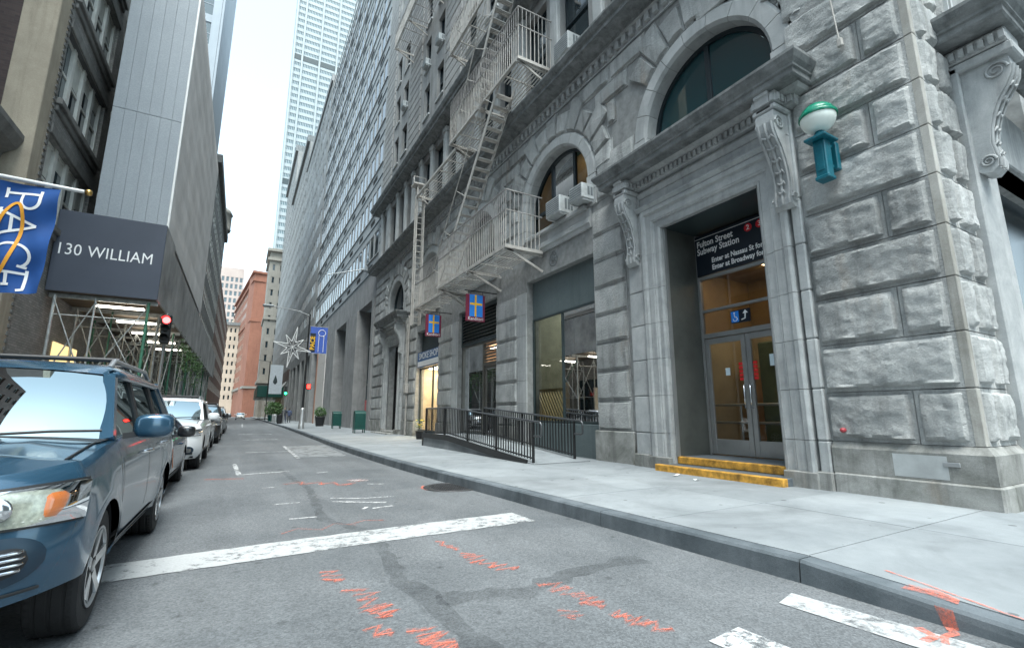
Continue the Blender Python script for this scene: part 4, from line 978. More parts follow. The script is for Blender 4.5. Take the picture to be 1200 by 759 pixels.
# ---- shop front 1: wide glass, metal panel above, low bulkhead
stone('metal_panel', (.15, .185, .19), (.11, .14, .145), 0.8, .45, .05, 20, .2, .02)
sf = MB(); sf.box(XF + .24, XF + .30, 9.15, 12.45, 4.16, 5.36); sf.build('fascia_panel', 'metal_panel', bA)
sf = MB(); sf.bbox(XF + .14, XF + .34, 9.15, 12.45, .13, .98, .01); sf.build('bulkhead', 'metal_panel', bA)
f1 = rail_frame([(9.15, 9.21, .98, 4.16), (12.39, 12.45, .98, 4.16), (9.21, 12.39, .98, 1.05), (9.21, 12.39, 4.10, 4.16), (10.86, 10.91, 1.05, 4.10)], 'dark_panel', 'shop_window', bA, XF + .22, XF + .30)
for a, b in ((9.21, 10.86), (10.91, 12.39)):
    mb = MB(); mb.quad((XF + .26, a, 1.05), (XF + .26, b, 1.05), (XF + .26, b, 4.10), (XF + .26, a, 4.10)); mb.build('pane', 'shop_glass', f1)
plain('shop_wall', (.26, .25, .20), .7, var=.25); plain('lattice', (.34, .24, .10), .5, .2, var=.2)
mb = MB(); mb.box(12.3, 12.4, 8.8, 13.2, .1, 5.3).box(7.95, 12.4, 8.9, 9.0, .1, 5.3).box(7.95, 12.4, 12.9, 13.0, .1, 5.3).box(7.95, 12.4, 8.8, 13.2, 5.26, 5.35).box(7.95, 12.4, 8.8, 13.2, .05, .16); mb.build('room_wall', 'shop_wall', bA)
mb = MB(); zb, zt_ = 1.02, 1.95
for i in range(34):                                        # diagonal lattice screen inside the glass
    y = 8.6 + i * .14
    a, b = (y, zb), (y + .62, zt_)
    mb.bar((8.22, a[0], a[1]), (8.22, b[0], b[1]), .03, .05, (1, 0, 0))
for v_ in range(len(mb.v)):
    x_, y_, z_ = mb.v[v_]; mb.v[v_] = (x_, min(12.85, max(9.05, y_)), z_)
mb.box(8.19, 8.25, 9.05, 12.85, zt_ - .02, zt_ + .05).box(8.19, 8.25, 9.05, 12.85, zb - .06, zb)
mb.build('lattice_screen', 'lattice', bA)
for (x0, x1, yy, zz, mt) in ((10.4, 11.6, 11.9, 2.55, 'tube_light'), (9.2, 9.5, 10.1, 2.9, 'tube_light'), (11.0, 11.2, 12.4, 2.0, 'amber_light'), (11.0, 11.4, 11.4, 2.0, 'amber_light'), (11.6, 11.9, 10.8, 2.05, 'amber_light')):
    mb = MB(); mb.box(x0, x1, yy - .03, yy + .03, zz - .02, zz + .02); mb.build('added_shop_lamp', mt, bA)
mb = MB(); mb.box(9.0, 11.5, 9.6, 12.4, 5.18, 5.22); mb.build('added_shop_lamp', emis('shop_fill', (.95, .97, .85), 1.3), bA)  # glowing ceiling panel added to brighten the shop interior
mb = MB(); mb.box(11.9, 11.93, 9.6, 12.6, 1.6, 2.4); mb.build('display_board', 'room_cream', bA)
# ---- shop front 2: louvres over a window and a door
sl = thing
lv = MB(); lv.box(XF + .16, XF + .34, 14.5, 17.9, 5.20, 5.36).box(XF + .16, XF + .34, 14.5, 17.9, 3.92, 4.02).box(XF + .16, XF + .34, 17.82, 17.9, 4.02, 5.2).box(XF + .16, XF + .34, 14.5, 14.58, 4.02, 5.2).box(XF + .33, XF + .36, 14.5, 17.9, 4.0, 5.3)
lv = lv.build('louvre_vent', 'dark_panel', bA)
me_ = None
for i in range(9):
    mb = MB(); z = 4.05 + i * .128; mb.add([(XF + .17, 14.59, z), (XF + .17, 17.81, z), (XF + .31, 17.81, z + .10), (XF + .31, 14.59, z + .10), (XF + .175, 14.59, z + .018), (XF + .175, 17.81, z + .018), (XF + .31, 17.81, z + .118), (XF + .31, 14.59, z + .118)], [(0, 1, 2, 3), (7, 6, 5, 4), (0, 4, 5, 1), (1, 5, 6, 2), (2, 6, 7, 3), (3, 7, 4, 0)])
    mb.build('slat', 'bronze', lv)
f2 = rail_frame([(17.8, 17.9, .2, 3.92), (14.5, 14.58, .2, 3.92), (15.86, 15.98, .2, 3.92), (15.98, 17.8, .55, .62), (15.98, 17.8, 3.84, 3.92), (14.58, 15.86, 3.0, 3.12), (14.58, 15.86, 3.84, 3.92)], 'bronze', 'shop_window', bA, XF + .2, XF + .32)
mb = MB(); mb.quad((XF + .26, 15.98, .62), (XF + .26, 17.8, .62), (XF + .26, 17.8, 3.84), (XF + .26, 15.98, 3.84)); mb.build('pane', 'shop_glass', f2)
for i in range(6):
    mb = MB(); mb.box(XF + .22, XF + .29, 14.59, 15.85, 3.16 + i * .115, 3.22 + i * .115); mb.build('slat', 'bronze', f2)
d2 = rail_frame([(14.6, 14.70, .32, 2.99), (15.75, 15.84, .32, 2.99), (14.7, 15.75, .32, .60), (14.7, 15.75, 2.88, 2.99)], 'bronze', 'door', bA, XF + .24, XF + .30)
mb = MB(); mb.quad((XF + .27, 14.7, .6), (XF + .27, 15.75, .6), (XF + .27, 15.75, 2.88), (XF + .27, 14.7, 2.88)); mb.build('pane', 'shop_glass', d2)
plain('cafe_wall', (.30, .20, .13), .7, var=.3, vscale=1.0)
mb = MB(); mb.box(11.0, 11.1, 14.2, 18.2, .1, 5.2).box(7.95, 11.0, 14.25, 14.3, .1, 5.2).box(7.95, 11, 18.0, 18.1, .1, 5.2).box(7.95, 11, 14.2, 18.2, 4.0, 4.1).box(7.95, 11, 14.2, 18.2, .2, .5); mb.build('room_wall', 'cafe_wall', bA)
mb = MB(); mb.box(8.8, 10.2, 15.0, 17.4, 3.9, 3.95); mb.build('ceiling_lamp', emis('cafe_light', (1, .82, .6), 2.6), bA)
mb = MB(); mb.bbox(8.6, 8.9, 15.9, 16.5, .5, 1.15, .08); mb.build('seat', plain('red_seat', (.40, .06, .04), .5), bA)
mb = MB(); mb.bbox(9.4, 9.8, 15.4, 17.6, .5, 1.6, .04); mb.build('counter', 'room_cream', bA)
mb = MB(); mb.bbox(XF - .05, XF + .34, 14.5, 17.9, .12, .34, .02); mb.build('entrance_step', 'base_stone', bA)
mb = MB(); mb.bbox(XF + .16, XF + .34, 15.98, 17.8, .34, .56, .01); mb.build('bulkhead', 'dark_panel', bA)
# ---- shop front 3: smoke shop, lit interior
mb = MB(); mb.box(XF + .3, XF + .36, 20.1, 23.25, 4.25, 5.36); mb.build('fascia_panel', 'dark_panel', bA)
f3 = rail_frame([(20.1, 20.18, .2, 3.5), (23.17, 23.25, .2, 3.5), (21.4, 21.48, .2, 3.5), (20.18, 23.17, 3.42, 3.5)], 'dark_panel', 'shop_window', bA, XF + .24, XF + .32)
mb = MB(); mb.quad((XF + .28, 20.18, .5), (XF + .28, 23.17, .5), (XF + .28, 23.17, 3.42), (XF + .28, 20.18, 3.42)); mb.build('pane', 'clear_glass', f3)
mb = MB(); mb.box(10.4, 10.5, 19.9, 23.6, .1, 4.2).box(7.95, 10.4, 23.3, 23.4, .1, 4.2).box(7.95, 10.4, 19.9, 20.0, .1, 4.2).box(7.95, 10.4, 19.9, 23.5, 3.55, 3.65).box(7.95, 10.4, 19.9, 23.5, .1, .4); mb.build('room_wall', 'room_cream', bA)
mb = MB(); mb.box(8.2, 10.0, 20.4, 23.0, 3.46, 3.52); mb.build('ceiling_lamp', emis('smoke_light', (1, .82, .58), 5.0), bA)
for i, (yy, mt) in enumerate(((20.6, 'gold_wood'), (21.3, 'sign_white'), (22.0, 'room_orange'), (22.6, 'gold_wood'))):
    mb = MB()
    for q in range(5): mb.bbox(9.6, 9.9, yy, yy + .5, .6 + q * .5, 1.0 + q * .5, .02)
    mb.build('shelf', mt, bA)
mb = MB(); mb.bbox(XF + .2, XF + .34, 20.1, 23.25, .12, .5, .01); mb.build('bulkhead', 'dark_panel', bA)
ss = thing('shop_sign', 'blue and white smoke shop fascia sign over the brightly lit small shop', 'sign', (XF + .1, 21.7, 3.5))
mb = MB(); mb.bbox(XF + .06, XF + .24, 20.12, 23.2, 3.52, 4.26, .02); mb.build('sign_board', plain('smoke_blue', (.05, .13, .30), .5), ss)
lettering('lettering', 'SMOKE SHOP', 'sign_white', ss, STREET, (XF + .055, 21.66, 4.04), .44, 1.0, bold=.008)
mb = MB(); mb.box(XF + .045, XF + .065, 20.2, 23.1, 3.55, 3.80); mb.build('white_strip', 'sign_white', ss)
lettering('lettering', 'CIGARS  VAPE  GIFTS', 'sign_black', ss, STREET, (XF + .04, 21.66, 3.675), .20) if False else None
# ---- side front towards the cross street: matching portal beyond the pier
plain('side_dark', (.02, .03, .035), .2)
def fix_side(o, yy, z): return (8.86 + yy, E0 - .10 - o, 6.13 + z)
mb = MB(); mb.bbox(8.62, 9.15, E0 - .12, E0 + .3, .43, 6.2, .02); mb.build('pilaster', 'carved', bA)
mb = MB(); mb.bbox(8.60, 9.2, E0 - .2, E0 + .3, .10, .43, .02); mb.build('base_course', 'base_stone', bA)
mb = MB(); mb.bbox(9.15, 9.7, E0 - .06, E0 + .3, .2, 5.9, .02); mb.bbox(9.7, 15.5, E0 - .06, E0 + .3, 5.2, 6.2, .02); mb.build('architrave', 'carved', bA)
mb = MB(); mb.box(9.6, 15.6, E0 + .5, E0 + .6, .1, 5.4); mb.build('doorway', 'side_dark', bA)
console(0, 0, bA, .32, 1.62, .52, fix=fix_side)
mb = MB(); mb.bbox(8.62, 9.10, E0 - .70, E0, 6.10, 6.24, .02); mb.bbox(8.60, 9.14, E0 - .66, E0, 6.25, 6.47, .02); mb.build('bracket_cap', 'carved', bA)
mb = MB()
for q in range(6): mb.box(8.53, 8.60, E0 - .66 + q * .105, E0 - .60 + q * .105, 6.275, 6.39)
mb.build('dentil_course', 'carved', bA, kind='stuff')
V = []; prof = [(.30, 6.47), (.72, 6.475), (.74, 6.50), (.74, 6.585), (.77, 6.60), (.77, 6.64), (.82, 6.70), (.86, 6.78), (.86, 6.83), (.1, 6.92)]
for (o, z) in prof: V += [(8.72 - o + .30, E0 + .05, z), (8.72 - o + .30, E0 - o, z), (16, E0 - o, z)]
F = [(i * 3 + j, i * 3 + j + 1, (i + 1) * 3 + j + 1, (i + 1) * 3 + j) for i in range(len(prof) - 1) for j in range(2)]
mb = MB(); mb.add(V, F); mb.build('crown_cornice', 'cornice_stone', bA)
mb = MB(); mb.box(XF + .02, 9.9, E0 + .02, E0 + .4, 0, 5.2).box(XF + .02, 22, E0 + .02, E0 + .4, 5.2, 6.3).box(XF + .02, 9.05, E0 + .02, E0 + .4, 6.3, 10.3).box(12.4, 22, E0 + .02, E0 + .4, 6.3, 10.3).box(9.05, 12.4, E0 + .3, E0 + .4, 6.3, 10.3).box(15.5, 22, E0 + .02, E0 + .4, 0, 5.2); mb.build('wall', 'joint', bA)
for k in range(9, 13):
    z0, z1 = COURSE[k], COURSE[k + 1]
    if z1 > 10.4: break
    rock_block(bA, SIDE, (8.64, E0, z0 + G), .36, z1 - z0 - 2 * G, .10, 'rock', True)
mb = MB(); mb.box(8.78, 8.82, E0 - .12, E0, 6.92, 10.2).box(9.02, 9.10, E0 - .1, E0 + .05, 6.92, 10.2); mb.build('pilaster', 'ashlar', bA)
mb = MB(); mb.box(XF + .02, 22, E0 + .02, E0 + .4, 10.3, 15.8); mb.build('wall', 'upper_stone', bA)
# conduits on the pier by the smoke shop
mb = MB(); mb.tube([(XF - .14, 24.2, .2), (XF - .14, 24.2, 6.4)], .05, 8); mb.tube([(XF - .14, 24.5, 2.2), (XF - .14, 24.5, 6.0)], .03, 8); mb.bbox(XF - .26, XF - .08, 24.05, 24.4, 2.3, 2.75, .02); mb.build('conduit', 'iron_light', bA)
# small things on the corner pier
mb = MB(); mb.lathe([(.03, 0), (.035, .04), (.03, .07), (.001, .08)], (0, 0, 0), 12, 'x'); 
mb.v = [(XF - .07 - v[0], 3.66 + v[1], 1.02 + v[2]) for v in mb.v]; mb.build('standpipe_cap', plain('cap_red', (.35, .04, .05), .4), bA)
mb = MB(); mb.tube([(XF - .02, 3.05, 10.2), (XF - .16, 3.04, 7.6), (XF - .15, 3.00, 6.85)], .012, 6); mb.bbox(XF - .19, XF - .13, 2.95, 3.03, 6.72, 6.86, .015); mb.build('dangling_cable', 'iron_light', bA)
mb = MB(); mb.bbox(XF - .09, XF - .075, 2.44, 2.60, .62, .67, .004); mb.build('metal_plate', 'steel', bA)
# ================================================================ things on the stone building
# ---- fire escape
def platform(root, y0, y1, x0, x1, z, rail=True, hole=None, rail_h=(1.08, 1.72), ends=(True, False), slat_mat='iron_light'):
    """balcony of a fire escape: frame, slats, brackets, two-tier railing"""
    mb = MB(); t = .10
    mb.box(x0, x0 + .06, y0, y1, z - t, z).box(x0 + .06, x1, y0, y0 + .06, z - t, z).box(x0 + .06, x1, y1 - .06, y1, z - t, z)
    p = mb.build('platform_frame', 'iron_light', root)
    mb = MB(); n = int((x1 - x0 - .1) / .108)
    for i in range(n):
        x = x0 + .10 + i * .108
        if hole and hole[0] < x < hole[1]:
            mb.box(x, x + .028, y0 + .06, hole[2], z - .05, z - .02); mb.box(x, x + .028, hole[3], y1 - .06, z - .05, z - .02)
        else: mb.box(x, x + .028, y0 + .06, y1 - .06, z - .05, z - .02)
    k = int((y1 - y0) / .9)
    for i in range(1, k): 
        y = y0 + (y1 - y0) * i / k
        if hole and hole[2] < y < hole[3]: mb.box(x0 + .06, hole[0], y, y + .04, z - .085, z - .05)
        else: mb.box(x0 + .06, x1, y, y + .04, z - .085, z - .05)
    mb.build('grating', slat_mat, p, kind='stuff')
    k = max(2, int((y1 - y0) / 2.6) + 1)
    for i in range(k):
        y = y0 + .1 + (y1 - y0 - .2) * i / (k - 1)
        mb = MB(); mb.bar((x0 + .1, y, z - .08), (XF, y, z - .62), .05, .07); mb.bar((x0, y, z - .13), (XF, y, z - .13), .05, .06); mb.build('support_bracket', 'iron_light', p)
    if rail:
        hs = rail_h
        mb = MB()
        for h_ in hs:
            mb.bar((x0 + .03, y0 + .03, z + h_), (x0 + .03, y1 - .03, z + h_), .035, .03)
            if ends[0]: mb.bar((x0 + .03, y0 + .03, z + h_), (x1, y0 + .03, z + h_), .035, .03)
            if ends[1]: mb.bar((x0 + .03, y1 - .03, z + h_), (x1, y1 - .03, z + h_), .035, .03)
        mb.build('handrail', 'iron_rail', root)
        n = int((y1 - y0) / .135)
        bal = balu(hs[0] - .01)
        for i in range(n + 1):
            o = obj('baluster', bal, 'iron_light', root, Matrix.Translation((x0 + .03, y0 + .03 + (y1 - y0 - .06) * i / n, z)))
        if ends[0]:
            for i in range(1, 9): obj('baluster', bal, 'iron_light', root, Matrix.Translation((x0 + .03 + (x1 - x0) * i / 9, y0 + .03, z)))
        top = balu2(hs[1] - hs[0])
        for i in range(0, n + 1, 1 if n < 45 else 2):
            obj('baluster', top, 'iron_rail', root, Matrix.Translation((x0 + .03, y0 + .03 + (y1 - y0 - .06) * i / n, z + hs[0])))
        if ends[0]:
            for i in range(1, 9): obj('baluster', top, 'iron_rail', root, Matrix.Translation((x0 + .03 + (x1 - x0) * i / 9, y0 + .03, z + hs[0])))
    return p
_b = {}
def balu(h):
    k = ('a', round(h, 3))
    if k not in _b: 
        mb = MB(); mb.box(-.011, .011, -.011, .011, -.05, h); me = bpy.data.meshes.new('baluster'); me.from_pydata(mb.v, [], mb.f); _b[k] = me
    return _b[k]
def balu2(h):
    k = ('b', round(h, 3))
    if k not in _b:
        mb = MB(); mb.box(-.008, .008, -.008, .008, 0, h); me = bpy.data.meshes.new('baluster'); me.from_pydata(mb.v, [], mb.f); _b[k] = me
    return _b[k]
def stair(root, ya, za, yb, zb, x0, x1, n):
    """steep iron stair from (ya, za) up to (yb, zb)"""
    mb = MB()
    for x in (x0, x1): mb.bar((x, ya, za), (x, yb, zb), .025, .17)
    mb.build('stringer', 'iron_light', root)
    me = None
    for i in range(1, n):
        t = i / n; y = ya + (yb - ya) * t; z = za + (zb - za) * t
        if me is None:
            mb = MB()
            for q in range(3): mb.box(x0, x1, -.10 + q * .075, -.045 + q * .075, -.012, .012)
            mb.box(x0, x1, -.105, -.09, -.03, .012)
            me = bpy.data.meshes.new('tread'); me.from_pydata(mb.v, [], mb.f)
        obj('tread', me, 'iron_light', root, Matrix.Translation((0, y, z)))
    d = Vector((0, yb - ya, zb - za)).normalized(); up = Vector((0, -d.z, d.y)); 
    if up.z < 0: up = -up
    for x, s in ((x0 - .16, 1),):
        mb = MB(); a = Vector((x, ya, za)) + up * .62 + d * .3; b = Vector((x, yb, zb)) + up * .62 - d * .1
        mb.tube([a, b], .022, 8)
        for i in range(5):
            p = Vector((x0, ya, za)).lerp(Vector((x0, yb, zb)), .08 + .21 * i); q = a.lerp(b, .03 + .225 * i); mb.tube([p, q], .014, 6)
        mb.build('stair_rail', 'iron_light', root)
fe = thing('fire_escape', 'pale iron fire escape with two railed balconies and steep stairs over the shops', 'fire escape', (7.0, 14, 6))
platform(fe, 11.4, 16.9, 6.25, 7.56, 6.08, True, None)
platform(fe, 16.9, 20.6, 6.55, 7.56, 6.02, True, None, ends=(False, False))
platform(fe, 10.65, 16.05, 6.25, 7.56, 11.75, True, (6.3, 7.0, 11.9, 13.9))
platform(fe, 16.05, 21.0, 6.55, 7.56, 11.70, False, None)
platform(fe, 11.6, 16.3, 6.25, 7.56, 15.95, True, (6.3, 7.0, 12.2, 13.8))
stair(fe, 17.15, 6.08, 12.05, 11.75, 6.36, 6.94, 22)
stair(fe, 14.6, 11.75, 11.7, 15.95, 6.36, 6.94, 16)
for (y, z) in ((14.3, 6.05), (16.0, 6.05), (13.2, 11.75), (15.2, 11.75), (15.0, 15.95), (16.1, 15.95)):      # slanted rail braces
    mb = MB(); mb.tube([(6.28, y - .32, z + 1.1), (6.05, y, z + .02), (6.26, y + .02, z - .02)], .018, 6); mb.build('rail_brace', 'iron_light', fe)
# drop ladder in its guides
for x in (6.62, 6.98):
    mb = MB(); mb.bbox(x - .03, x + .03, 20.95, 21.02, 5.3, 12.3, .008); mb.bbox(x - .03, x + .03, 21.22, 21.28, 5.3, 12.3, .008); mb.build('ladder_guide', 'iron_light', fe)
mb = MB()
for i in range(23): mb.box(6.64, 6.96, 21.1, 21.14, 5.4 + i * .29, 5.43 + i * .29)
for x in (6.64, 6.96): mb.box(x - .015, x + .015, 21.09, 21.15, 5.3, 12.1)
mb.build('drop_ladder', 'iron_light', fe)
mb = MB(); mb.bbox(6.4, 7.1, 20.85, 21.4, 12.25, 12.33, .01); mb.tube([(6.45, 21.1, 12.3), (6.45, 21.1, 12.75), (7.05, 21.1, 12.75), (7.05, 21.1, 12.3)], .02, 6); mb.build('guide_head', 'iron_light', fe)
fe2 = thing('fire_escape', 'upper iron fire escape balcony high on the left end of the stone building', 'fire escape', (7.0, 25, 23))
platform(fe2, 18.2, 26.0, 6.35, 7.56, 23.6, True, None, (1.0, 1.02), (False, False), 'iron_rail')
# ---- air conditioners
def ac(name_label, x0, y0, y1, z0, z1, xw=XF + .32, grp='air conditioners sticking out of the windows'):
    t = thing('air_conditioner', name_label, 'air conditioner', (x0, (y0 + y1) / 2, z0), grp)
    mb = MB(); mb.bbox(x0, xw, y0, y1, z0, z1, .02); c = mb.build('casing', 'ac_case', t)
    mb = MB(); mb.box(x0 - .006, x0 + .01, y0 + .04, y1 - .04, z0 + .04, z1 - .04); mb.build('grille_panel', 'ac_grille', t)
    n = max(3, int((z1 - z0) / .07))
    mb = MB()
    for i in range(n): zz = z0 + .05 + (z1 - z0 - .1) * i / n; mb.box(x0 - .012, x0 - .004, y0 + .045, y1 - .045, zz, zz + .012)
    mb.build('grille', 'ac_case', t, kind='stuff')
    mb = MB()
    for i in range(3): mb.box(x0 + .18 + i * .10, x0 + .25 + i * .10, y0 - .005, y0 + .01, z0 + .10, z1 - .08)
    mb.build('side_louvre', 'ac_grille', t)
    mb = MB(); mb.bar((x0 + .05, y0 + .05, z0 - .02), (XF + .1, y0 + .05, z0 - .02), .03, .03); mb.bar((x0 + .05, y1 - .05, z0 - .02), (XF + .1, y1 - .05, z0 - .02), .03, .03); mb.build('support', 'white_paint', t)
    return t
ac('white boxy air conditioner in the arched window right of the fire escape balcony', 7.18, 9.98, 10.68, 6.74, 7.24)
ac('air conditioner half hidden by the portal cornice in the arched window', 7.18, 8.98, 9.55, 6.74, 7.16)
ac('white air conditioner between pilasters above the main stone cornice', 7.25, 9.50, 10.25, 11.55, 12.15)
for k, (y, z, s) in enumerate(((20.72, 20.62, 'upper of two rows, window nearest the fire escape stairs'), (22.8, 20.62, 'upper row, second window left of the fire escape stairs'), (27.05, 20.62, 'in the paired windows near the left end, highest'))):
    ac('small white air conditioner, ' + s, 7.35, y, y + .6, z + .02, z + .42)
# ---- green and white subway globe on its teal bracket
gl = thing('globe_lamp', 'subway globe lamp, green over white, on a teal iron bracket beside the portal', 'lamp', (7.08, 3.30, 4.64))
gc = Vector((7.16, 3.30, 5.60)); gr = .235
pts = [(gr * math.cos(a), gr * math.sin(a)) for a in [R(-72 + i * 8.0) for i in range(10)]] + [(gr, 0.0)]
mb = MB(); mb.lathe([(.07, -gr * .95)] + [(gr * math.cos(R(a)), gr * math.sin(R(a))) for a in range(-68, 5, 8)], gc, 28); mb.build('white_globe', 'globe_white', gl)
mb = MB(); mb.lathe([(gr * 1.07, .005), (gr * 1.09, .03), (gr * 1.06, .055)] + [(gr * 1.03 * math.cos(R(a)), gr * 1.0 * math.sin(R(a))) for a in range(14, 90, 9)] + [(.001, gr)], gc, 28); mb.build('green_cap', 'globe_green', gl)
mb = MB(); mb.lathe([(.085, 0), (.085, .06), (.06, .08), (.06, .11)], (gc.x, gc.y, 5.28), 16); mb.build('collar', 'teal_iron', gl)
mb = MB(); mb.bbox(gc.x - .19, gc.x + .19, 3.30 - .15, 3.30 + .15, 5.22, 5.26, .008)
mb.bbox(gc.x - .085, gc.x + .085, 3.215, 3.385, 4.62, 5.22, .012); mb.bbox(gc.x - .10, gc.x + .10, 3.20, 3.40, 4.60, 4.66, .012)
for s in (-1, 1):
    mb.bbox(gc.x + s * .088 - .004, gc.x + s * .088 + .004, 3.25, 3.35, 4.74, 5.14, .002)
lp = mb.build('post', 'teal_iron', gl)
mb = MB(); mb.bbox(7.40, 7.50, 3.22, 3.38, 4.82, 5.26, .01); mb.bar((gc.x + .08, 3.30, 5.20), (7.42, 3.30, 5.20), .05, .035); mb.bar((gc.x + .08, 3.30, 4.88), (7.42, 3.30, 4.88), .05, .035); mb.bar((gc.x + .08, 3.30, 4.90), (7.42, 3.30, 5.18), .03, .02); mb.bar((gc.x + .08, 3.30, 5.18), (7.42, 3.30, 4.90), .03, .02)
mb.tube([(7.26 + .06 * math.cos(a), 3.30, 5.04 + .06 * math.sin(a)) for a in [i * math.pi / 8 for i in range(17)]], .010, 6); mb.build('wall_bracket', 'teal_iron', gl)
# ---- hanging cafe signs
def cafe_sign(lbl, x0, x1, y, z0, z1):
    t = thing('hanging_sign', lbl, 'sign', ((x0 + x1) / 2, y, z0), 'cafe signs hung under the fire escape')
    w = x1 - x0
    mb = MB(); mb.bbox(x0, x1, y - .04, y + .04, z0, z1, .008); mb.build('sign_board', 'sign_maroon', t)
    for s in (-1, 1):
        yy = y + s * .043; a = x0 + w * .17 ; b = x1 - w * .13; zb = z0 + (z1 - z0) * .17
        mb = MB(); mb.box(a, b, yy - .002, yy + .002, zb, z1 - .01); mb.build('blue_field', 'sign_blue', t)
        mb = MB(); cx_ = a + (b - a) * .46; mb.box(cx_ - .035, cx_ + .035, yy - .004 * 1, yy + .004, zb, z1 - .02); mb.box(a + .02, b - .02, yy - .0035, yy + .0035, zb + (z1 - zb) * .52, zb + (z1 - zb) * .52 + .075); mb.build('yellow_cross', 'sign_yellow', t)
    lettering('lettering', 'Kanditori', 'sign_white', t, SIDE, ((x0 + x1) / 2, y - .046, z0 + .085), .165, .92)
    mb = MB(); mb.bar((x0 - .05, y, z1 + .13), (XF + .1, y, z1 + .13), .03, .03)
    for xx in (x0 + .08, x1 - .08): mb.tube([(xx, y, z1), (xx, y, z1 + .13)], .01, 6)
    mb.build('hanger', 'black_iron', t); return t
cafe_sign('larger hanging cafe sign, yellow cross on blue, nearer the glass shop front', 6.42, 7.13, 14.5, 4.36, 5.30)
cafe_sign('hanging cafe sign, yellow cross on blue, farther one beside the smoke shop', 6.46, 7.14, 18.7, 4.43, 5.36)
# ---- wheelchair ramp with two railings
rp = thing('wheelchair_ramp', 'grey concrete wheelchair ramp rising to the cafe door', 'ramp', (6.4, 12.5, .165))
def rz(y): return .17 if y < 9.0 else (.17 + (y - 9.0) / 5.0 * .38 if y < 14.0 else .55)
V = []; ysr = [9.0, 14.0, 16.3]
for y in ysr: V += [(5.68, y, .13), (5.68, y, rz(y) + .004), (7.2, y, rz(y) + .004), (7.2, y, .13)]
F = [(i * 4 + j, i * 4 + (j + 1) % 4, (i + 1) * 4 + (j + 1) % 4, (i + 1) * 4 + j) for i in range(2) for j in range(4)] + [(8, 9, 10, 11)]
mb = MB(); mb.add(V, F); mb.build('ramp_deck', 'concrete_walk', rp)
mb = MB()
for a, b in ((9.3, 14.0), (14.0, 16.3)): mb.bar((5.66, a, rz(a) - .03), (5.66, b, rz(b) - .03), .05, .16)
mb.build('edge_plate', 'black_iron', rp)
mb = MB(); mb.bbox(5.66, 7.2, 16.26, 16.36, .13, .56, .01); mb.build('ramp_end', 'black_iron', rp)
def ramp_rail(lbl, x, y0, y1, far_end):
    t = thing('ramp_railing', lbl, 'railing', (x, (y0 + y1) / 2, .17), 'black railings of the ramp')
    def line(h_, r_, nm, ext=False):
        P = []
        for y in [y0 - (.28 if ext else 0)] + [v for v in (14.0,) if y0 < v < y1] + [y1]: P.append((x, y, rz(max(y, y0)) + h_))
        mb = MB(); mb.tube(P, r_, 8)
        if ext: mb.tube([P[0], (x, P[0][1] - .05, P[0][2] - .05), (x, P[0][1] - .05, P[0][2] - .27), (x, P[0][1], P[0][2] - .30), (x, y0, P[0][2] - .30)], r_, 8)
        return mb.build(nm, 'black_iron' if nm != 'handrail' else 'rail_worn', t)
    if 'rail_worn' not in M: plain('rail_worn', (.10, .105, .11), .3, .6, var=.3, vscale=5)
    line(.88, .024, 'handrail', True); line(.10, .018, 'bottom_rail'); 
    n = int((y1 - y0) / .125); me = balu(.76)
    for i in range(1, n):
        y = y0 + (y1 - y0) * i / n; mb = None; obj('baluster', me, 'black_bal' if 'black_bal' in M else plain('black_bal', (.012, .013, .014), .42), t, Matrix.Translation((x, y, rz(y) + .11)))
    k = 5 if y1 - y0 > 5 else 3
    for i in range(k):
        y = y0 + (y1 - y0) * i / (k - 1); mb = MB(); mb.bbox(x - .025, x + .025, y - .025, y + .025, .14 if True else rz(y), rz(y) + .88, .004); mb.build('post', 'black_iron', t)
    return t
ramp_rail('long black metal ramp railing on the street side', 5.74, 9.15, 16.2, True)
ramp_rail('shorter black metal ramp railing next to the shop window', 7.02, 9.35, 14.2, False)
# flower pot by the smoke shop
fp = thing('flower_pot', 'small dark pot with yellow flowers by the smoke shop step', 'flower pot', (6.9, 20.3, .165))
mb = MB(); mb.lathe([(.12, 0), (.17, .32), (.19, .34), (.17, .36), (.15, .33), (.001, .32)], (6.9, 20.3, .165), 16); mb.build('pot', 'dark_plastic', fp)
plain('leaf_green', (.05, .11, .03), .6, var=.3, vscale=30); plain('petal_yellow', (.75, .55, .04), .6)
mb = MB(); fl = MB(); r_ = random.Random(4)
for i in range(60):
    a, l = r_.uniform(0, 6.28), r_.uniform(.05, .2); z = .5 + r_.uniform(0, .34); p = Vector((6.9 + l * math.cos(a), 20.3 + l * math.sin(a), .165 + z)); u = Vector((r_.uniform(-1, 1), r_.uniform(-1, 1), r_.uniform(-.4, .8))).normalized() * .06; w = u.orthogonal().normalized() * .02
    (mb if i % 3 else fl).add([p - u, p + w, p + u, p - w], [(0, 1, 2, 3)])
mb.build('leaves', 'leaf_green', fp); fl.build('flowers', 'petal_yellow', fp)
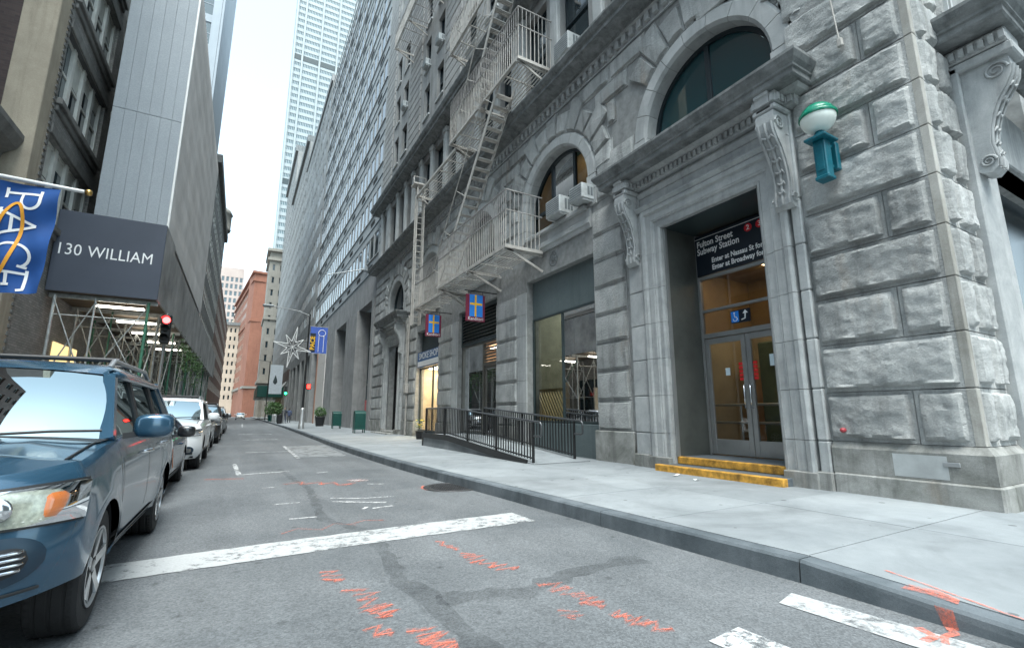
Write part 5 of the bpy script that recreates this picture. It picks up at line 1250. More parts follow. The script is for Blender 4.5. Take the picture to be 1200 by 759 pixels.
# hydrant-like standpipe by the shops
# ================================================================ gridded facades
def win_mesh(w, h, bars=0, vb=0, fw=.07, proud=.05):
    mb = MB(); q = []
    mb.box(0, fw, 0, h, 0, proud).box(w - fw, w, 0, h, 0, proud).box(fw, w - fw, 0, fw, 0, proud).box(fw, w - fw, h - fw, h, 0, proud)
    for i in range(bars): z = h * (i + 1) / (bars + 1); mb.box(fw, w - fw, z - .03, z + .03, 0, proud * .9)
    for i in range(vb): x = w * (i + 1) / (vb + 1); mb.box(x - .025, x + .025, fw, h - fw, 0, proud * .8)
    # local order u, v, n
    nfr = len(mb.f); mb.add([(fw * .6, fw * .6, .012), (w - fw * .6, fw * .6, .012), (w - fw * .6, h - fw * .6, .012), (fw * .6, h - fw * .6, .012)], [(0, 1, 2, 3)])
    return mb, nfr
def grid_facade(parent, axes, o, W, cols, floors, wall, glassm, framem, depth=.22, thick=8.0, u0=0.0, bars=1, vb=0, top=None, base=0.0, fw=.07, maxobj=300, jitter=False, alt=None, cap=True, wname='window'):
    """cols = [(ua, ub)], floors = [(va, vb)]: openings; wall built round them, glass set back"""
    mb = MB(); fm = frame(*axes, o)
    H = top if top else floors[-1][1] + 1.2
    def P(u, v, n): return fm @ Vector((u, v, n))
    def bx(u0_, u1, v0, v1, n0, n1):
        if u1 - u0_ < .005 or v1 - v0 < .005: return
        c = [(u0_, v0, n0), (u1, v0, n0), (u1, v1, n0), (u0_, v1, n0), (u0_, v0, n1), (u1, v0, n1), (u1, v1, n1), (u0_, v1, n1)]
        mb.add([P(*q) for q in c], [(0, 3, 2, 1), (4, 5, 6, 7), (0, 1, 5, 4), (1, 2, 6, 5), (2, 3, 7, 6), (3, 0, 4, 7)])
    cur = u0
    for (a, b) in cols:
        bx(cur, a, base, H, -depth, 0); cur = b
        v = base
        for (c, d) in floors: bx(a, b, v, c, -depth, 0); v = d
        bx(a, b, v, H, -depth, 0)
    bx(cur, W, base, H, -depth, 0)
    bx(u0, W, base, H, -thick, -depth - .03)
    w_ = mb.build('wall', wall, parent, recalc=False)
    pos = [(a, b, c, d) for (c, d) in floors for (a, b) in cols]
    pos.sort(key=lambda q: (P(q[0], q[2], 0) - Vector((0, 0, 1.25))).length)
    cache = {}; rest = MB(); restn = []
    for k, (a, b, c, d) in enumerate(pos):
        key = (round(b - a, 2), round(d - c, 2))
        if key not in cache:
            m2, nfr = win_mesh(b - a, d - c, bars, vb, fw); me = bpy.data.meshes.new('window'); me.from_pydata(m2.v, [], m2.f); me.materials.append(M[framem]); me.materials.append(M[glassm]); me.polygons[len(me.polygons) - 1].material_index = 1
            cache[key] = (me, m2)
        if k < maxobj:
            mt = fm @ Matrix.Translation((a, c, -depth))
            if jitter: mt = mt @ Matrix.Rotation(rng.uniform(-.012, .012), 4, 'X') @ Matrix.Rotation(rng.uniform(-.012, .012), 4, 'Y')
            obj(wname, cache[key][0], None, parent, mt)
        else:
            m2 = cache[key][1]; rest.add([P(a + x, c + y, -depth + n) for (x, y, n) in m2.v], m2.f); restn += [0] * (len(m2.f) - 1) + [1]
    if rest.v:
        r_ = rest.build('far_windows', framem, parent, recalc=False, kind='stuff'); r_.data.materials.append(M[glassm]); r_.data.polygons.foreach_set('material_index', restn)
    return w_
def cols_of(u0, u1, n, frac=.6, pairs=False):
    s = (u1 - u0) / n; return [(u0 + s * i + s * (1 - frac) / 2, u0 + s * (i + 1) - s * (1 - frac) / 2) for i in range(n)]
def floors_of(v0, n, fh, sill, wh): return [(v0 + fh * i + sill, v0 + fh * i + sill + wh) for i in range(n)]
def street_o(y1): return None
# ---------------------------------------------------------------- office building beyond the stone one
bB = thing('office_building', 'pale grey office building with a tight grid of windows beyond the stone building', 'building', (9, 48, 0))
Y1, Y0 = 66.0, 32.62
W_ = Y1 - Y0
XB = 7.62
cB = []; u = .5
while u < W_ - 1.4: cB.append((u, u + 1.22)); u += 1.36
grid_facade(bB, STREET, (XB, Y1, 0), W_, cB, floors_of(11.6, 10, 3.55, .95, 1.95), 'office_stone', 'dark_window', 'office_stone', .06, 14, 0, 0, 0, 47.5, 11.4, jitter=True)
mbs = MB(); slot = None
for k in range(10):                                  # small dark vent slots in the spandrels
    for i in range(1, len(cB), 3):
        mb = MB(); y = Y1 - (cB[i][0] + cB[i][1]) / 2; z = 11.6 + 3.55 * k + .25
        if slot is None:
            mb.box(XB - .03, XB + .02, -.62, .62, 0, .30); slot = bpy.data.meshes.new('vent'); slot.from_pydata(mb.v, [], mb.f)
        obj('vent', slot, 'black_void', bB, Matrix.Translation((0, y, z)))
        if k % 2: pass
for k in range(11):                                  # thin projecting string courses
    mb = MB(); z = 11.55 + 3.55 * k; mb.box(XB - .09, XB - .002, Y0, Y1, z + .93, z + 1.0); mb.build('string_course', 'office_stone', bB)
    mb = MB(); mb.box(XB - .05, XB - .003, Y0, Y1, z - .06, z + .01); mb.build('painted_shadow_line', 'dark_panel', bB)  # dark strip painted in for the shadow line at each floor
# base: stone band over tall openings between broad piers
mb = MB(); mb.box(XB + .003, XB + .6, Y0, Y1, 9.3, 11.4); mb.build('fascia_band', 'office_pier', bB)
op = [(33.3, 38.2), (42.6, 48.3), (59.4, 65.2)]; cur = Y0
for a, b in op + [(Y1, Y1)]:
    if a > cur:
        k0 = cur
        mb = MB(); mb.bbox(XB - .12, XB + 1.6, cur, a, .12, 9.297, .02); mb.build('pier', 'office_pier', bB)
    cur = b
for a, b in op:
    mb = MB()
    n = 4
    for i in range(n + 1): y = a + (b - a) * i / n; mb.box(XB + .9, XB + 1.0, max(a, y - .05), min(b, y + .05), .2, 9.3)
    for z in (.2, 3.4, 6.4): mb.box(XB + .905, XB + .995, a, b, z, z + .16)
    f_ = mb.build('window_frame', 'dark_panel', bB)
    for i in range(n):
        mb = MB(); y0_, y1_ = a + (b - a) * i / n + .05, a + (b - a) * (i + 1) / n - .05; mb.quad((XB + .96, y0_, .3), (XB + .96, y1_, .3), (XB + .96, y1_, 9.3), (XB + .96, y0_, 9.3)); mb.build('pane', 'sky_window' if i % 2 else 'dark_window', f_)
for (z0, z1) in ((.15, 2.2), (2.21, 4.4), (4.41, 6.6), (6.61, 8.9)):       # pale marble facing on one pier
    mb = MB(); mb.bbox(XB - .19, XB - .122, 53.0, 58.6, z0, z1, .01); mb.build('marble_panel', plain('marble', (.60, .57, .54), .4, var=.1) if 'marble' not in M else 'marble', bB)
mb = MB(); mb.bbox(XB - .25, XB - .12, 58.62, 59.3, .15, 9.0, .01); mb.build('brown_post', plain('brown_post', (.30, .16, .11), .5) if 'brown_post' not in M else 'brown_post', bB)
mb = MB(); mb.box(XB + .2, XB + 1.0, 33.4, 35.2, 1.0, 2.2); mb.build('poster', plain('poster_red', (.42, .10, .10), .5), bB)
# flagpole without flag on its wall
fpz = thing('wall_flagpole', 'bare white flagpole angled out from the office building wall', 'flagpole', (7.5, 36, 12.0))
mb = MB(); mb.tube([(7.55, 36.0, 12.2), (5.9, 44.0, 13.6)], .05, 8); mb.lathe([(.001, -.09), (.09, 0), (.001, .09)], (5.9, 44.0, 13.6), 10); mb.build('pole', 'white_paint', fpz)
mb = MB(); mb.bbox(7.42, 7.62, 35.8, 36.2, 12.0, 12.4, .02); mb.build('socket', 'steel', fpz)
# ---------------------------------------------------------------- second, taller office block
bC = thing('office_building', 'taller grey office block with dark rooftop rim farther down the right side', 'building', (9, 82, 0))
Y0, Y1 = 66.1, 97.0; W_ = Y1 - Y0
cC = []; u = .4
while u < W_ - 1.5: cC.append((u, u + 1.15)); u += 1.75
grid_facade(bC, STREET, (XB - .05, Y1, 0), W_, cC, floors_of(9.6, 11, 3.5, .9, 1.8), 'grey_block', 'dark_window', 'office_stone', .06, 14, 0, 0, 0, 49.0, 9.0, jitter=True)
mb = MB(); mb.box(XB - .25, XB + 13, Y0, Y1, 49.0, 50.0); mb.build('roof_rim', 'office_pier', bC)
mb = MB(); mb.box(XB + .6, XB + .7, Y0, Y1, .1, 9.0); mb.build('shop_glazing', 'dark_window', bC)
for i in range(6):
    y = Y0 + (Y1 - Y0) * i / 5.0 - (1.2 if i == 5 else 0); mb = MB(); mb.bbox(XB - .15, XB + .6, y, y + 1.2, .12, 8.997, .02); mb.build('pier', 'grey_block', bC)
# ---------------------------------------------------------------- older stone blocks farther on
bD = thing('stone_block_building', 'brownish grey stone building with brown shop band and white awnings', 'building', (9, 114, 0))
Y0, Y1 = 97.1, 132.0; W_ = Y1 - Y0
grid_facade(bD, STREET, (XB, Y1, 0), W_, cols_of(0, W_, 15, .5), floors_of(10.5, 12, 3.6, 1.0, 1.8), 'grey_block', 'dark_window', 'grey_block', .06, 14, 0, 1, 0, 56.0, 9.4)
mb = MB(); mb.box(XB - .3, XB + .6, Y0, Y1, 7.4, 9.4); mb.build('shop_band', plain('brown_band', (.075, .05, .045), .6), bD)
for i in range(7):
    y = Y0 + 1 + i * 4.8; mb = MB(); mb.bbox(XB - .35, XB + .3, y, y + .7, .12, 7.397, .02); mb.build('pier', 'grey_block', bD)
mb = MB(); mb.box(XB + .5, XB + .6, Y0, Y1, .1, 7.4); mb.build('shop_glazing', 'dark_window', bD)
for i in range(6):
    y = Y0 + 2.2 + i * 4.8; mb = MB(); mb.add([(XB - .31, y, 7.2), (XB - .31, y + 2.6, 7.2), (XB - 1.5, y + 2.6, 5.2), (XB - 1.5, y, 5.2)], [(0, 1, 2, 3)]); mb.add([(XB - .31, y, 7.23), (XB - .31, y + 2.6, 7.23), (XB - 1.5, y + 2.6, 5.23), (XB - 1.5, y, 5.23)], [(0, 1, 2, 3)]); mb.build('awning', 'white_paint', bD)
    mb = MB(); mb.box(XB + .42, XB + .48, y, y + 2.4, 1.5, 4.4); mb.build('lit_window', emis('shop_window_warm', (1, .75, .35), .3) if 'shop_window_warm' not in M else 'shop_window_warm', bD)
mb = MB(); mb.box(XB - .5, XB + 14, Y0, Y1, 56.0, 57.4); mb.build('roof_cornice', 'cornice_stone', bD)
bE = thing('stone_tower', 'tall dark grey stone tower closing the right side row', 'building', (9, 150, 0))
Y0, Y1 = 132.1, 165.0; W_ = Y1 - Y0
grid_facade(bE, STREET, (XB, Y1, 0), W_, cols_of(0, W_, 12, .5), floors_of(9, 16, 3.7, 1.0, 1.8), 'grey_block', 'dark_window', 'grey_block', .06, 14, 0, 1, 0, 72.0, .1)
mb = MB(); mb.box(XB - .6, XB + 14, Y0, Y1, 72.0, 73.8); mb.build('roof_cornice', 'cornice_stone', bE)
# ---------------------------------------------------------------- the far end of the street
bT = thing('tan_stone_building', 'tan stone building with stepped cornices left of the grey tower far away', 'building', (5.5, 170, 0))
grid_facade(bT, SIDE, (4.3, 166, 0), 12, cols_of(0, 12, 5, .4), floors_of(12, 9, 4.2, 1.2, 2.0), 'far_tan', 'dark_window', 'far_tan', .3, 14, 0, 0, 0, 53, 0)
grid_facade(bT, ((0, -1, 0), (0, 0, 1), (-1, 0, 0)), (4.28, 180.5, 0), 14.4, cols_of(0, 14.4, 5, .4), floors_of(12, 9, 4.2, 1.2, 2.0), 'far_tan', 'dark_window', 'far_tan', .3, 1, 0, 0, 0, 53, 0)
for z, o_ in ((10.5, .5), (30.5, .4), (50.0, .6), (53, .9)):
    mb = MB(); mb.box(4.28 - o_, 17, 166 - o_, 181, z, z + .9); mb.build('cornice', 'far_tan', bT)
bR = thing('red_brick_building', 'tall red brick building with pale window surrounds at the far street end', 'building', (0, 205, 0))
def rot_axes(d): d = Vector(d).normalized(); return (tuple(d), (0, 0, 1), tuple(d.cross(Vector((0, 0, 1)))))
A = Vector((.7, 192, 0)); Bp = Vector((-6.0, 262, 0)); dv = Bp - A
grid_facade(bR, rot_axes(A - Bp), tuple(Bp), dv.length, cols_of(0, dv.length, 18, .42), floors_of(8, 10, 4.2, 1.2, 2.1), 'far_red', 'dark_window', 'far_cream', .05, 10, 0, 0, 0, 52, 0)
C_ = A + Vector((12, 2, 0))
grid_facade(bR, rot_axes(C_ - A), tuple(A), (C_ - A).length, cols_of(.4, 8.4, 4, .52), floors_of(4, 11, 4.2, 1.0, 2.3), 'far_red', 'white_paint', 'white_paint', .12, 10, 0, 0, 0, 52, 0)  # panes coloured white to stand for their pale reflection
for z, o_ in ((10, .5), (34, .35), (49, .5), (52, .8)):
    mb = MB(); q = [A + Vector((-o_, -o_, 0)), C_ + Vector((0, -o_, 0)), C_ + Vector((0, 20, 0)), Bp + Vector((-o_, 0, 0))]
    mb.add([(*p.xy, z) for p in q] + [(*p.xy, z + .8) for p in q], [(0, 1, 2, 3), (7, 6, 5, 4), (0, 1, 5, 4), (1, 2, 6, 5), (2, 3, 7, 6), (3, 0, 4, 7)]); mb.build('cornice', 'far_tan' if z == 10 else 'far_red', bR)
bCr = thing('cream_building', 'cream stone building with dark cornice and small windows closing the street', 'building', (-8, 232, 0))
grid_facade(bCr, SIDE, (-18, 230, 0), 16, cols_of(0, 16, 10, .45), floors_of(6, 9, 3.5, 1.0, 1.8), 'far_cream', 'dark_window', 'far_cream', .25, 12, 0, 0, 0, 38, 0)
mb = MB(); mb.box(-19, -1.5, 229.2, 243, 38, 39.2); mb.build('cornice', 'cornice_stone', bCr)
bPk = thing('pink_tower', 'slender pinkish glass tower far behind the cream building', 'building', (-12, 330, 0))
grid_facade(bPk, SIDE, (-22, 330, 0), 17, cols_of(0, 17, 7, .62), floors_of(10, 17, 4.4, .8, 2.9), 'far_pink', 'sky_window', 'far_pink', .3, 14, 0, 0, 0, 90, 0)
bPk2 = thing('orange_tower', 'hazy orange stone tower just right of the pink tower', 'building', (-2, 300, 0))
grid_facade(bPk2, SIDE, (-8, 300, 0), 14, cols_of(0, 14, 6, .45), floors_of(8, 12, 4.0, 1.0, 2.0), 'far_cream', 'dark_window', 'far_cream', .3, 10, 0, 0, 0, 52, 0)
# ---------------------------------------------------------------- the pale skyscraper
bS = thing('skyscraper', 'very tall pale skyscraper with white vertical ribs and window bands', 'building', (30, 265, 0))
cS = cols_of(0, 70, 84, .80)
plain('sky_blue_glass', (.09, .15, .17), .15, spec=.6); plain('rib_white', (.33, .37, .38), .5)
grid_facade(bS, SIDE, (8.2, 260, 0), 70, cS, floors_of(40, 58, 3.95, 1.1, 2.1), 'rib_white', 'sky_blue_glass', 'rib_white', .25, 30, 0, 0, 0, 272, 0, fw=.1, maxobj=0)
for i in range(12):
    mb = MB(); x = 8.2 + (0 if i == 0 else 4.4 + (i - 1) * 9.0) ; mb.box(x - .45, x + .45, 259.0, 259.99, 0, 273); mb.build('rib', 'rib_white', bS)
for z in (195.0, 120.0):
    mb = MB(); mb.box(8.3, 78, 259.85, 259.95, z, z + 3.2); mb.build('plant_floor', 'dark_panel', bS)
# ================================================================ left side of the street
XL = -5.6
# brown brick corner house with big windows in pale frames
def brick(name, c1, c2, mort, sc=1.0):
    m, nt, b = newmat(name); L = nt.links.new; g = nd(nt, 'ShaderNodeNewGeometry')
    sx = nd(nt, 'ShaderNodeSeparateXYZ'); L(g.outputs['Position'], sx.inputs[0]); ad = nd(nt, 'ShaderNodeMath', operation='ADD'); L(sx.outputs[0], ad.inputs[0]); L(sx.outputs[1], ad.inputs[1])
    cb = nd(nt, 'ShaderNodeCombineXYZ'); L(ad.outputs[0], cb.inputs[0]); L(sx.outputs[2], cb.inputs[1])
    t = nd(nt, 'ShaderNodeTexBrick', Scale=4.0 * sc); t.inputs['Color1'].default_value = c4(c1); t.inputs['Color2'].default_value = c4(c2); t.inputs['Mortar'].default_value = c4(mort); t.inputs['Mortar Size'].default_value = .018; t.inputs['Brick Width'].default_value = .85; t.inputs['Row Height'].default_value = .30
    L(cb.outputs[0], t.inputs['Vector']); n = nd(nt, 'ShaderNodeTexNoise', Scale=1.2, Detail=6.0); L(g.outputs['Position'], n.inputs['Vector'])
    r = nd(nt, 'ShaderNodeMapRange'); r.inputs['To Min'].default_value = .6; r.inputs['To Max'].default_value = 1.4; L(n.outputs['Fac'], r.inputs['Value'])
    s = nd(nt, 'ShaderNodeVectorMath', operation='SCALE'); L(t.outputs['Color'], s.inputs[0]); L(r.outputs[0], s.inputs['Scale']); L(s.outputs[0], b.inputs['Base Color']); b.inputs['Roughness'].default_value = .9
    bp = nd(nt, 'ShaderNodeBump', Strength=.4, Distance=.01); L(t.outputs['Fac'], bp.inputs['Height']); bp.invert = True; L(bp.outputs[0], b.inputs['Normal'])
brick('brown_brick', (.062, .042, .040), (.040, .028, .028), (.05, .045, .042))
brick('grey_brick', (.27, .265, .25), (.19, .19, .18), (.10, .10, .10))
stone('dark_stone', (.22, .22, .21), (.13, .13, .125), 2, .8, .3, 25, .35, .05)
bL = thing('brick_building', 'grey brick building with large paired windows behind the blue flag', 'building', (XL, 18, 0))
YL0, YL1 = 16.8, 34.0; W_ = YL1 - YL0
mb = MB(); mb.box(XL - 10, XL - .02, YL0 - .02, YL0 + .1, 0, 34); mb.build('wall', 'brown_brick', bL)
flr = [(7.0 + 3.55 * k, 7.0 + 3.55 * k + 2.35) for k in range(7)]
colsL = [(.95, 5.35), (6.2, 10.6), (11.4, 15.8)]
mb = MB(); H = 34; cur = 0.75
def bxl(u0, u1, v0, v1, n0=-.3, n1=0): 
    if u1 - u0 > .01: mb.box(XL + n0, XL + n1, YL0 + u0, YL0 + u1, v0, v1)
for a, b in colsL:
    bxl(cur, a, .1, H); cur = b; v = .1
    for c, d in flr: bxl(a, b, v, c); v = d
    bxl(a, b, v, H)
bxl(cur, W_, .1, H)
mb.box(XL - 9, XL - .36, YL0 + .3, YL1, .1, H)
mb.build('wall', 'grey_brick', bL, recalc=False)
plain('pale_frame', (.62, .62, .58), .5, var=.1); plain('blind', (.55, .56, .52), .8, var=.15)
mb = MB(); mb.bbox(XL - .75, XL + .02, YL0 - .06, YL0 + .72, .1, H, .02); mb.build('corner_pier', 'tan_stone', bL)
z = .3
while z < 26:                                         # toothed quoins along the pier
    mb = MB(); mb.bbox(XL - .1, XL + .05, YL0 + .60, YL0 + .78, z, z + .10, .01); mb.build('quoin', 'dark_stone', bL); z += .2
for (c, d) in flr[:5]:
    for (a, b) in colsL[:1]:
        n = 4; s = (b - a) / n
        for i in range(n):
            y0, y1 = YL0 + a + s * i, YL0 + a + s * (i + 1)
            m2 = MB(); m2.box(XL - .25, XL - .10, y0, y0 + .12, c, d).box(XL - .25, XL - .10, y1 - .12, y1, c, d).box(XL - .25, XL - .15, y0 + .1, y1 - .1, c, c + .1).box(XL - .25, XL - .15, y0 + .1, y1 - .1, d - .1, d).box(XL - .24, XL - .16, y0 + .1, y1 - .1, c + 1.15, c + 1.22)
            w = m2.build('window', 'pale_frame', bL)
            m2 = MB(); t = rng.uniform(-.01, .01); m2.quad((XL - .2, y0 + .1, c + .1), (XL - .2 + t, y1 - .1, c + .1), (XL - .2 + t, y1 - .1, d - .1), (XL - .2, y0 + .1, d - .1)); m2.build('pane', 'sky_window' if rng.random() < .5 else 'dark_window', w)
            if rng.random() < .75:
                hb = rng.choice((.5, .9, 1.05)); m2 = MB(); m2.box(XL - .198, XL - .188, y0 + .125, y1 - .125, d - hb, d - .1); m2.build('blind', 'blind', w)
    for (a, b) in colsL[:3]:
        m2 = MB(); m2.bbox(XL - .1, XL + .16, YL0 + a - .1, YL0 + b + .1, c - .22, c - .02, .02); m2.bbox(XL - .1, XL + .08, YL0 + a - .05, YL0 + b + .05, c - .42, c - .23, .02); m2.build('sill', 'dark_stone', bL)
        m2 = MB(); m2.bbox(XL - .1, XL + .06, YL0 + a - .1, YL0 + b + .1, d + .02, d + .35, .02); m2.build('lintel', 'dark_stone', bL)
# low building nearer the camera, only its cornice shows
bLow = thing('low_building', 'low dark building at the left edge with a projecting roof cornice', 'building', (XL, 10, 0))
XL_ = XL; XL = -6.25; mb = MB(); mb.box(XL - 12, XL, 11.2, 16.6, .1, 8.3); mb.build('wall', 'brown_brick', bLow)
mb = MB(); mb.add([(XL + o_, y, z) for y in (11.2, 16.7) for (o_, z) in ((0, 7.7), (.10, 7.75), (.16, 8.05), (.40, 8.25), (.5, 8.5), (.5, 8.65), (-.5, 8.8))], [tuple(range(7)), tuple(range(7, 14))] + [(i, (i + 1) % 7, 7 + (i + 1) % 7, 7 + i) for i in range(7)]); mb.build('cornice', 'dark_stone', bLow)
for i in range(2):
    m2 = MB(); y = 11.8 + i * 2.5; m2.box(XL - .02, XL + .03, y, y + 1.6, 1.0, 6.0); m2.build('window', 'sky_window', bLow)
XL = XL_
# ---- flag on its pole
fl = thing('flag_pole', 'white flagpole reaching over the pavement at the left edge', 'flagpole', (XL, 11.0, 5.3))
mb = MB(); mb.tube([(XL, 11.0, 5.36), (-2.86, 11.0, 5.28)], .035, 10); mb.build('pole', 'white_paint', fl)
mb = MB(); mb.lathe([(.001, -.06), (.045, -.045), (.06, 0), (.045, .045), (.001, .06)], (-2.80, 11.0, 5.28), 14); mb.build('finial', plain('brass', (.55, .36, .12), .3, .9), fl)
fg = thing('blue_flag', 'royal blue cloth flag with white letters and orange ring hanging from the pole', 'flag', (-4.2, 11.0, 3.2))
def cloth(u, v):        # u 0..1 from the wall to the tip, v 0..1 from the pole down
    x = -5.2 + 2.02 * u - .06 * v * u; z = 5.24 - 1.93 * v - .07 * math.sin(u * 3) * v
    d = .055 * math.sin(u * 13 + v * 2.5) * (.3 + v) + .035 * math.sin(u * 29 - v * 7) * v + .05 * math.sin((u * .7 + v) * 14) * (1 - .4 * v)
    return Vector((x, 11.0 + d, z))
def cloth_grid(name, pts_fn, n, m, mat, off=0.0):
    V = []; F = []
    for j in range(m + 1):
        for i in range(n + 1):
            u, v = pts_fn(i / n, j / m); p = cloth(u, v); p.y += off; V.append(p)
    for j in range(m):
        for i in range(n): F.append((j * (n + 1) + i, j * (n + 1) + i + 1, (j + 1) * (n + 1) + i + 1, (j + 1) * (n + 1) + i))
    mb = MB(); mb.add(V, F, True); return mb.build(name, mat, fg, recalc=False)
plain('flag_blue', (.011, .075, .275), .8, var=.12, vscale=3, bump=.15, bscale=250)
cloth_grid('cloth', lambda a, b: (a, b), 90, 60, 'flag_blue')
def cloth_text(s, uc, vc, size, off):
    """letters turned a quarter, reading downwards, laid on the cloth (both sides)"""
    me = text_mesh(s, size); bm = bmesh.new(); bm.from_mesh(me); bmesh.ops.triangulate(bm, faces=bm.faces[:])
    for _ in range(2): bmesh.ops.subdivide_edges(bm, edges=[e for e in bm.edges if e.calc_length() > .04], cuts=1)
    for v in bm.verts:
        u = uc + v.co.y / 2.02; w = vc - (-v.co.x) / 1.93; p = cloth(u, w); v.co = (p.x, p.y + off, p.z)
    bm.to_mesh(me); bm.free(); return obj('lettering', me, 'sign_white', fg)
def letter_strokes(strokes, wd, off):
    mb = MB()
    for pts in strokes:
        for s_ in range(1):
            P = [Vector(p) for p in pts]; Q = []
            for a, b in zip(P, P[1:]):
                k = max(2, int((b - a).length / .02)); Q += [a.lerp(b, i / k) for i in range(k)]
            Q.append(P[-1]); n = len(Q); prev = None
            for i in range(n):
                d = (Q[min(i + 1, n - 1)] - Q[max(i - 1, 0)]).normalized(); nn = Vector((-d.y, d.x)) * wd / 2
                a, b = Q[i] + nn, Q[i] - nn
                pa, pb = cloth(a.x / 2.02, a.y / 1.93), cloth(b.x / 2.02, b.y / 1.93); pa.y += off; pb.y += off
                if prev: mb.add([prev[0], prev[1], pb, pa], [(0, 1, 2, 3)])
                prev = (pa, pb)
    return mb
# serif capitals P A C E drawn as strokes; local (x across, y down) in metres on the cloth, letter tops towards the tip
def gl_(ch, y0, h=.46, base=1.34):
    """map letter coords (lx along reading direction 0..w, ly up 0..1) to cloth metres"""
    f = lambda lx, ly: (base + ly * h, y0 + lx)
    arc = lambda cx, cy, rx, ry, a0, a1, n=14: [f(cx + rx * math.cos(R(a0 + (a1 - a0) * i / n)), cy + ry * math.sin(R(a0 + (a1 - a0) * i / n))) for i in range(n + 1)]
    if ch == 'P': return [[f(.08, 0), f(.08, 1)], [f(0, 0), f(.18, 0)], [f(0, 1), f(.22, 1)], [f(.08, 1)] + arc(.20, .74, .16, .26, 90, -90) + [f(.08, .48)]]
    if ch == 'A': return [[f(.02, 0), f(.22, 1)], [f(.22, 1), f(.42, 0)], [f(.10, .34), f(.35, .34)], [f(-.04, 0), f(.10, 0)], [f(.33, 0), f(.50, 0)]]
    if ch == 'C': return [arc(.24, .5, .22, .52, 40, 320, 22), [f(.40, .74), f(.42, .98)]]
    return [[f(.06, 0), f(.06, 1)], [f(0, 1), f(.34, 1), f(.36, .84)], [f(0, 0), f(.36, 0), f(.38, .2)], [f(.06, .52), f(.26, .52)], [f(.26, .42), f(.26, .62)]]
for ch, y0 in (('P', .10), ('A', .52), ('C', 1.06), ('E', 1.52)):
    for off in (-.012, .012): letter_strokes(gl_(ch, y0), .042, off).build('lettering', 'sign_white', fg)
for off in (-.02, .02):
    ring = [[(1.46 + .16 * math.cos(t) - .07 * math.sin(t), 1.06 + .68 * math.sin(t)) for t in [R(-170 + i * 8) for i in range(43)]]]
    letter_strokes(ring, .048, off).build('orange_ring', 'flag_orange', fg)
# ---- sidewalk shed with hoarding
shed = thing('sidewalk_shed', 'dark blue construction shed hoarding on steel scaffolding over the left pavement', 'scaffold', (-4.2, 30, .15))
plain('hoarding_blue', (.055, .066, .092), .5, var=.12, vscale=.7); plain('hoarding_side', (.36, .36, .355), .6, var=.5, vscale=.6)
SX0, SX1, SY0, SY1, SZ0, SZ1 = -5.57, -2.75, 19.5, 58.0, 5.02, 7.68
mb = MB(); mb.bbox(SX0, SX1, SY0 - .05, SY0 + .05, SZ0, SZ1, .01); mb.build('hoarding', 'hoarding_blue', shed)
y = SY0 + .06; k = 0
while y < SY1:
    mb = MB(); mb.bbox(SX1 - .06, SX1, y, y + 2.38, SZ0 - (.0 if k else .0), SZ1 - .3 * (k > 0), .008); mb.build('hoarding', 'hoarding_side', shed); y += 2.4; k += 1
mb = MB(); mb.box(SX0, SX1 - .07, SY0 + .06, SY1, SZ0 + .02, SZ0 + .12); dk = mb.build('deck', 'wood_board', shed)
for i in range(16):
    yy = SY0 + .4 + i * 2.4; mb = MB(); mb.bar((SX0, yy, SZ0 - .06), (SX1 - .02, yy, SZ0 - .06), .09, .14); mb.build('beam', 'scaf_steel', shed)
rows_ = [(SY0 + .1, 1)] + [(SY0 + 2.4 * i + .1, 0) for i in range(1, 16)]
for ri, (yy, first) in enumerate(rows_):
    for q, xx in enumerate((-5.35, -4.36, -2.98)):
        mb = MB(); mb.tube([(xx, yy, .15), (xx, yy, SZ0 - .1)], .045 if q != 1 else .03, 8); mb.bbox(xx - .1, xx + .1, yy - .1, yy + .1, .15, .19, .01); mb.build('post', 'scaf_green' if (q + ri) % 3 == 2 else 'scaf_steel', shed)
    for z in (2.3, 4.3): mb = MB(); mb.tube([(-5.35, yy, z), (-2.98, yy, z)], .022, 6); mb.build('ledger', 'scaf_steel', shed)
    for (xa, xb) in (((-5.35, -4.36), (-4.36, -2.98)) if ri < 6 else ()):
        mb = MB(); mb.tube([(xa, yy + .04, 2.2), (xb, yy + .04, 4.8)], .02, 6); mb.build('brace', 'scaf_steel', shed); mb = MB(); mb.tube([(xa, yy - .04, 4.8), (xb, yy - .04, 2.2)], .02, 6); mb.build('brace', 'scaf_steel', shed)
    if ri < len(rows_) - 1 and ri % 2 == 0:
        for xx in (-2.98,):
            mb = MB(); mb.tube([(xx + .05, yy, 2.2), (xx + .05, yy + 2.4, 4.8)], .02, 6); mb.build('brace', 'scaf_steel', shed); mb = MB(); mb.tube([(xx - .05, yy, 4.8), (xx - .05, yy + 2.4, 2.2)], .02, 6); mb.build('brace', 'scaf_green', shed)
for i in range(5):
    yy = SY0 + .9 + i * 3.1; mb = MB(); mb.bbox(-4.5, -3.2, yy - .05, yy + .05, SZ0 - .24, SZ0 - .17, .01); mb.build('tube_lamp', 'tube_light', shed)
lettering('lettering', '130 WILLIAM', 'sign_white', shed, SIDE, (-4.26, SY0 - .056, 6.38), .53, .80, spacing=1.03)
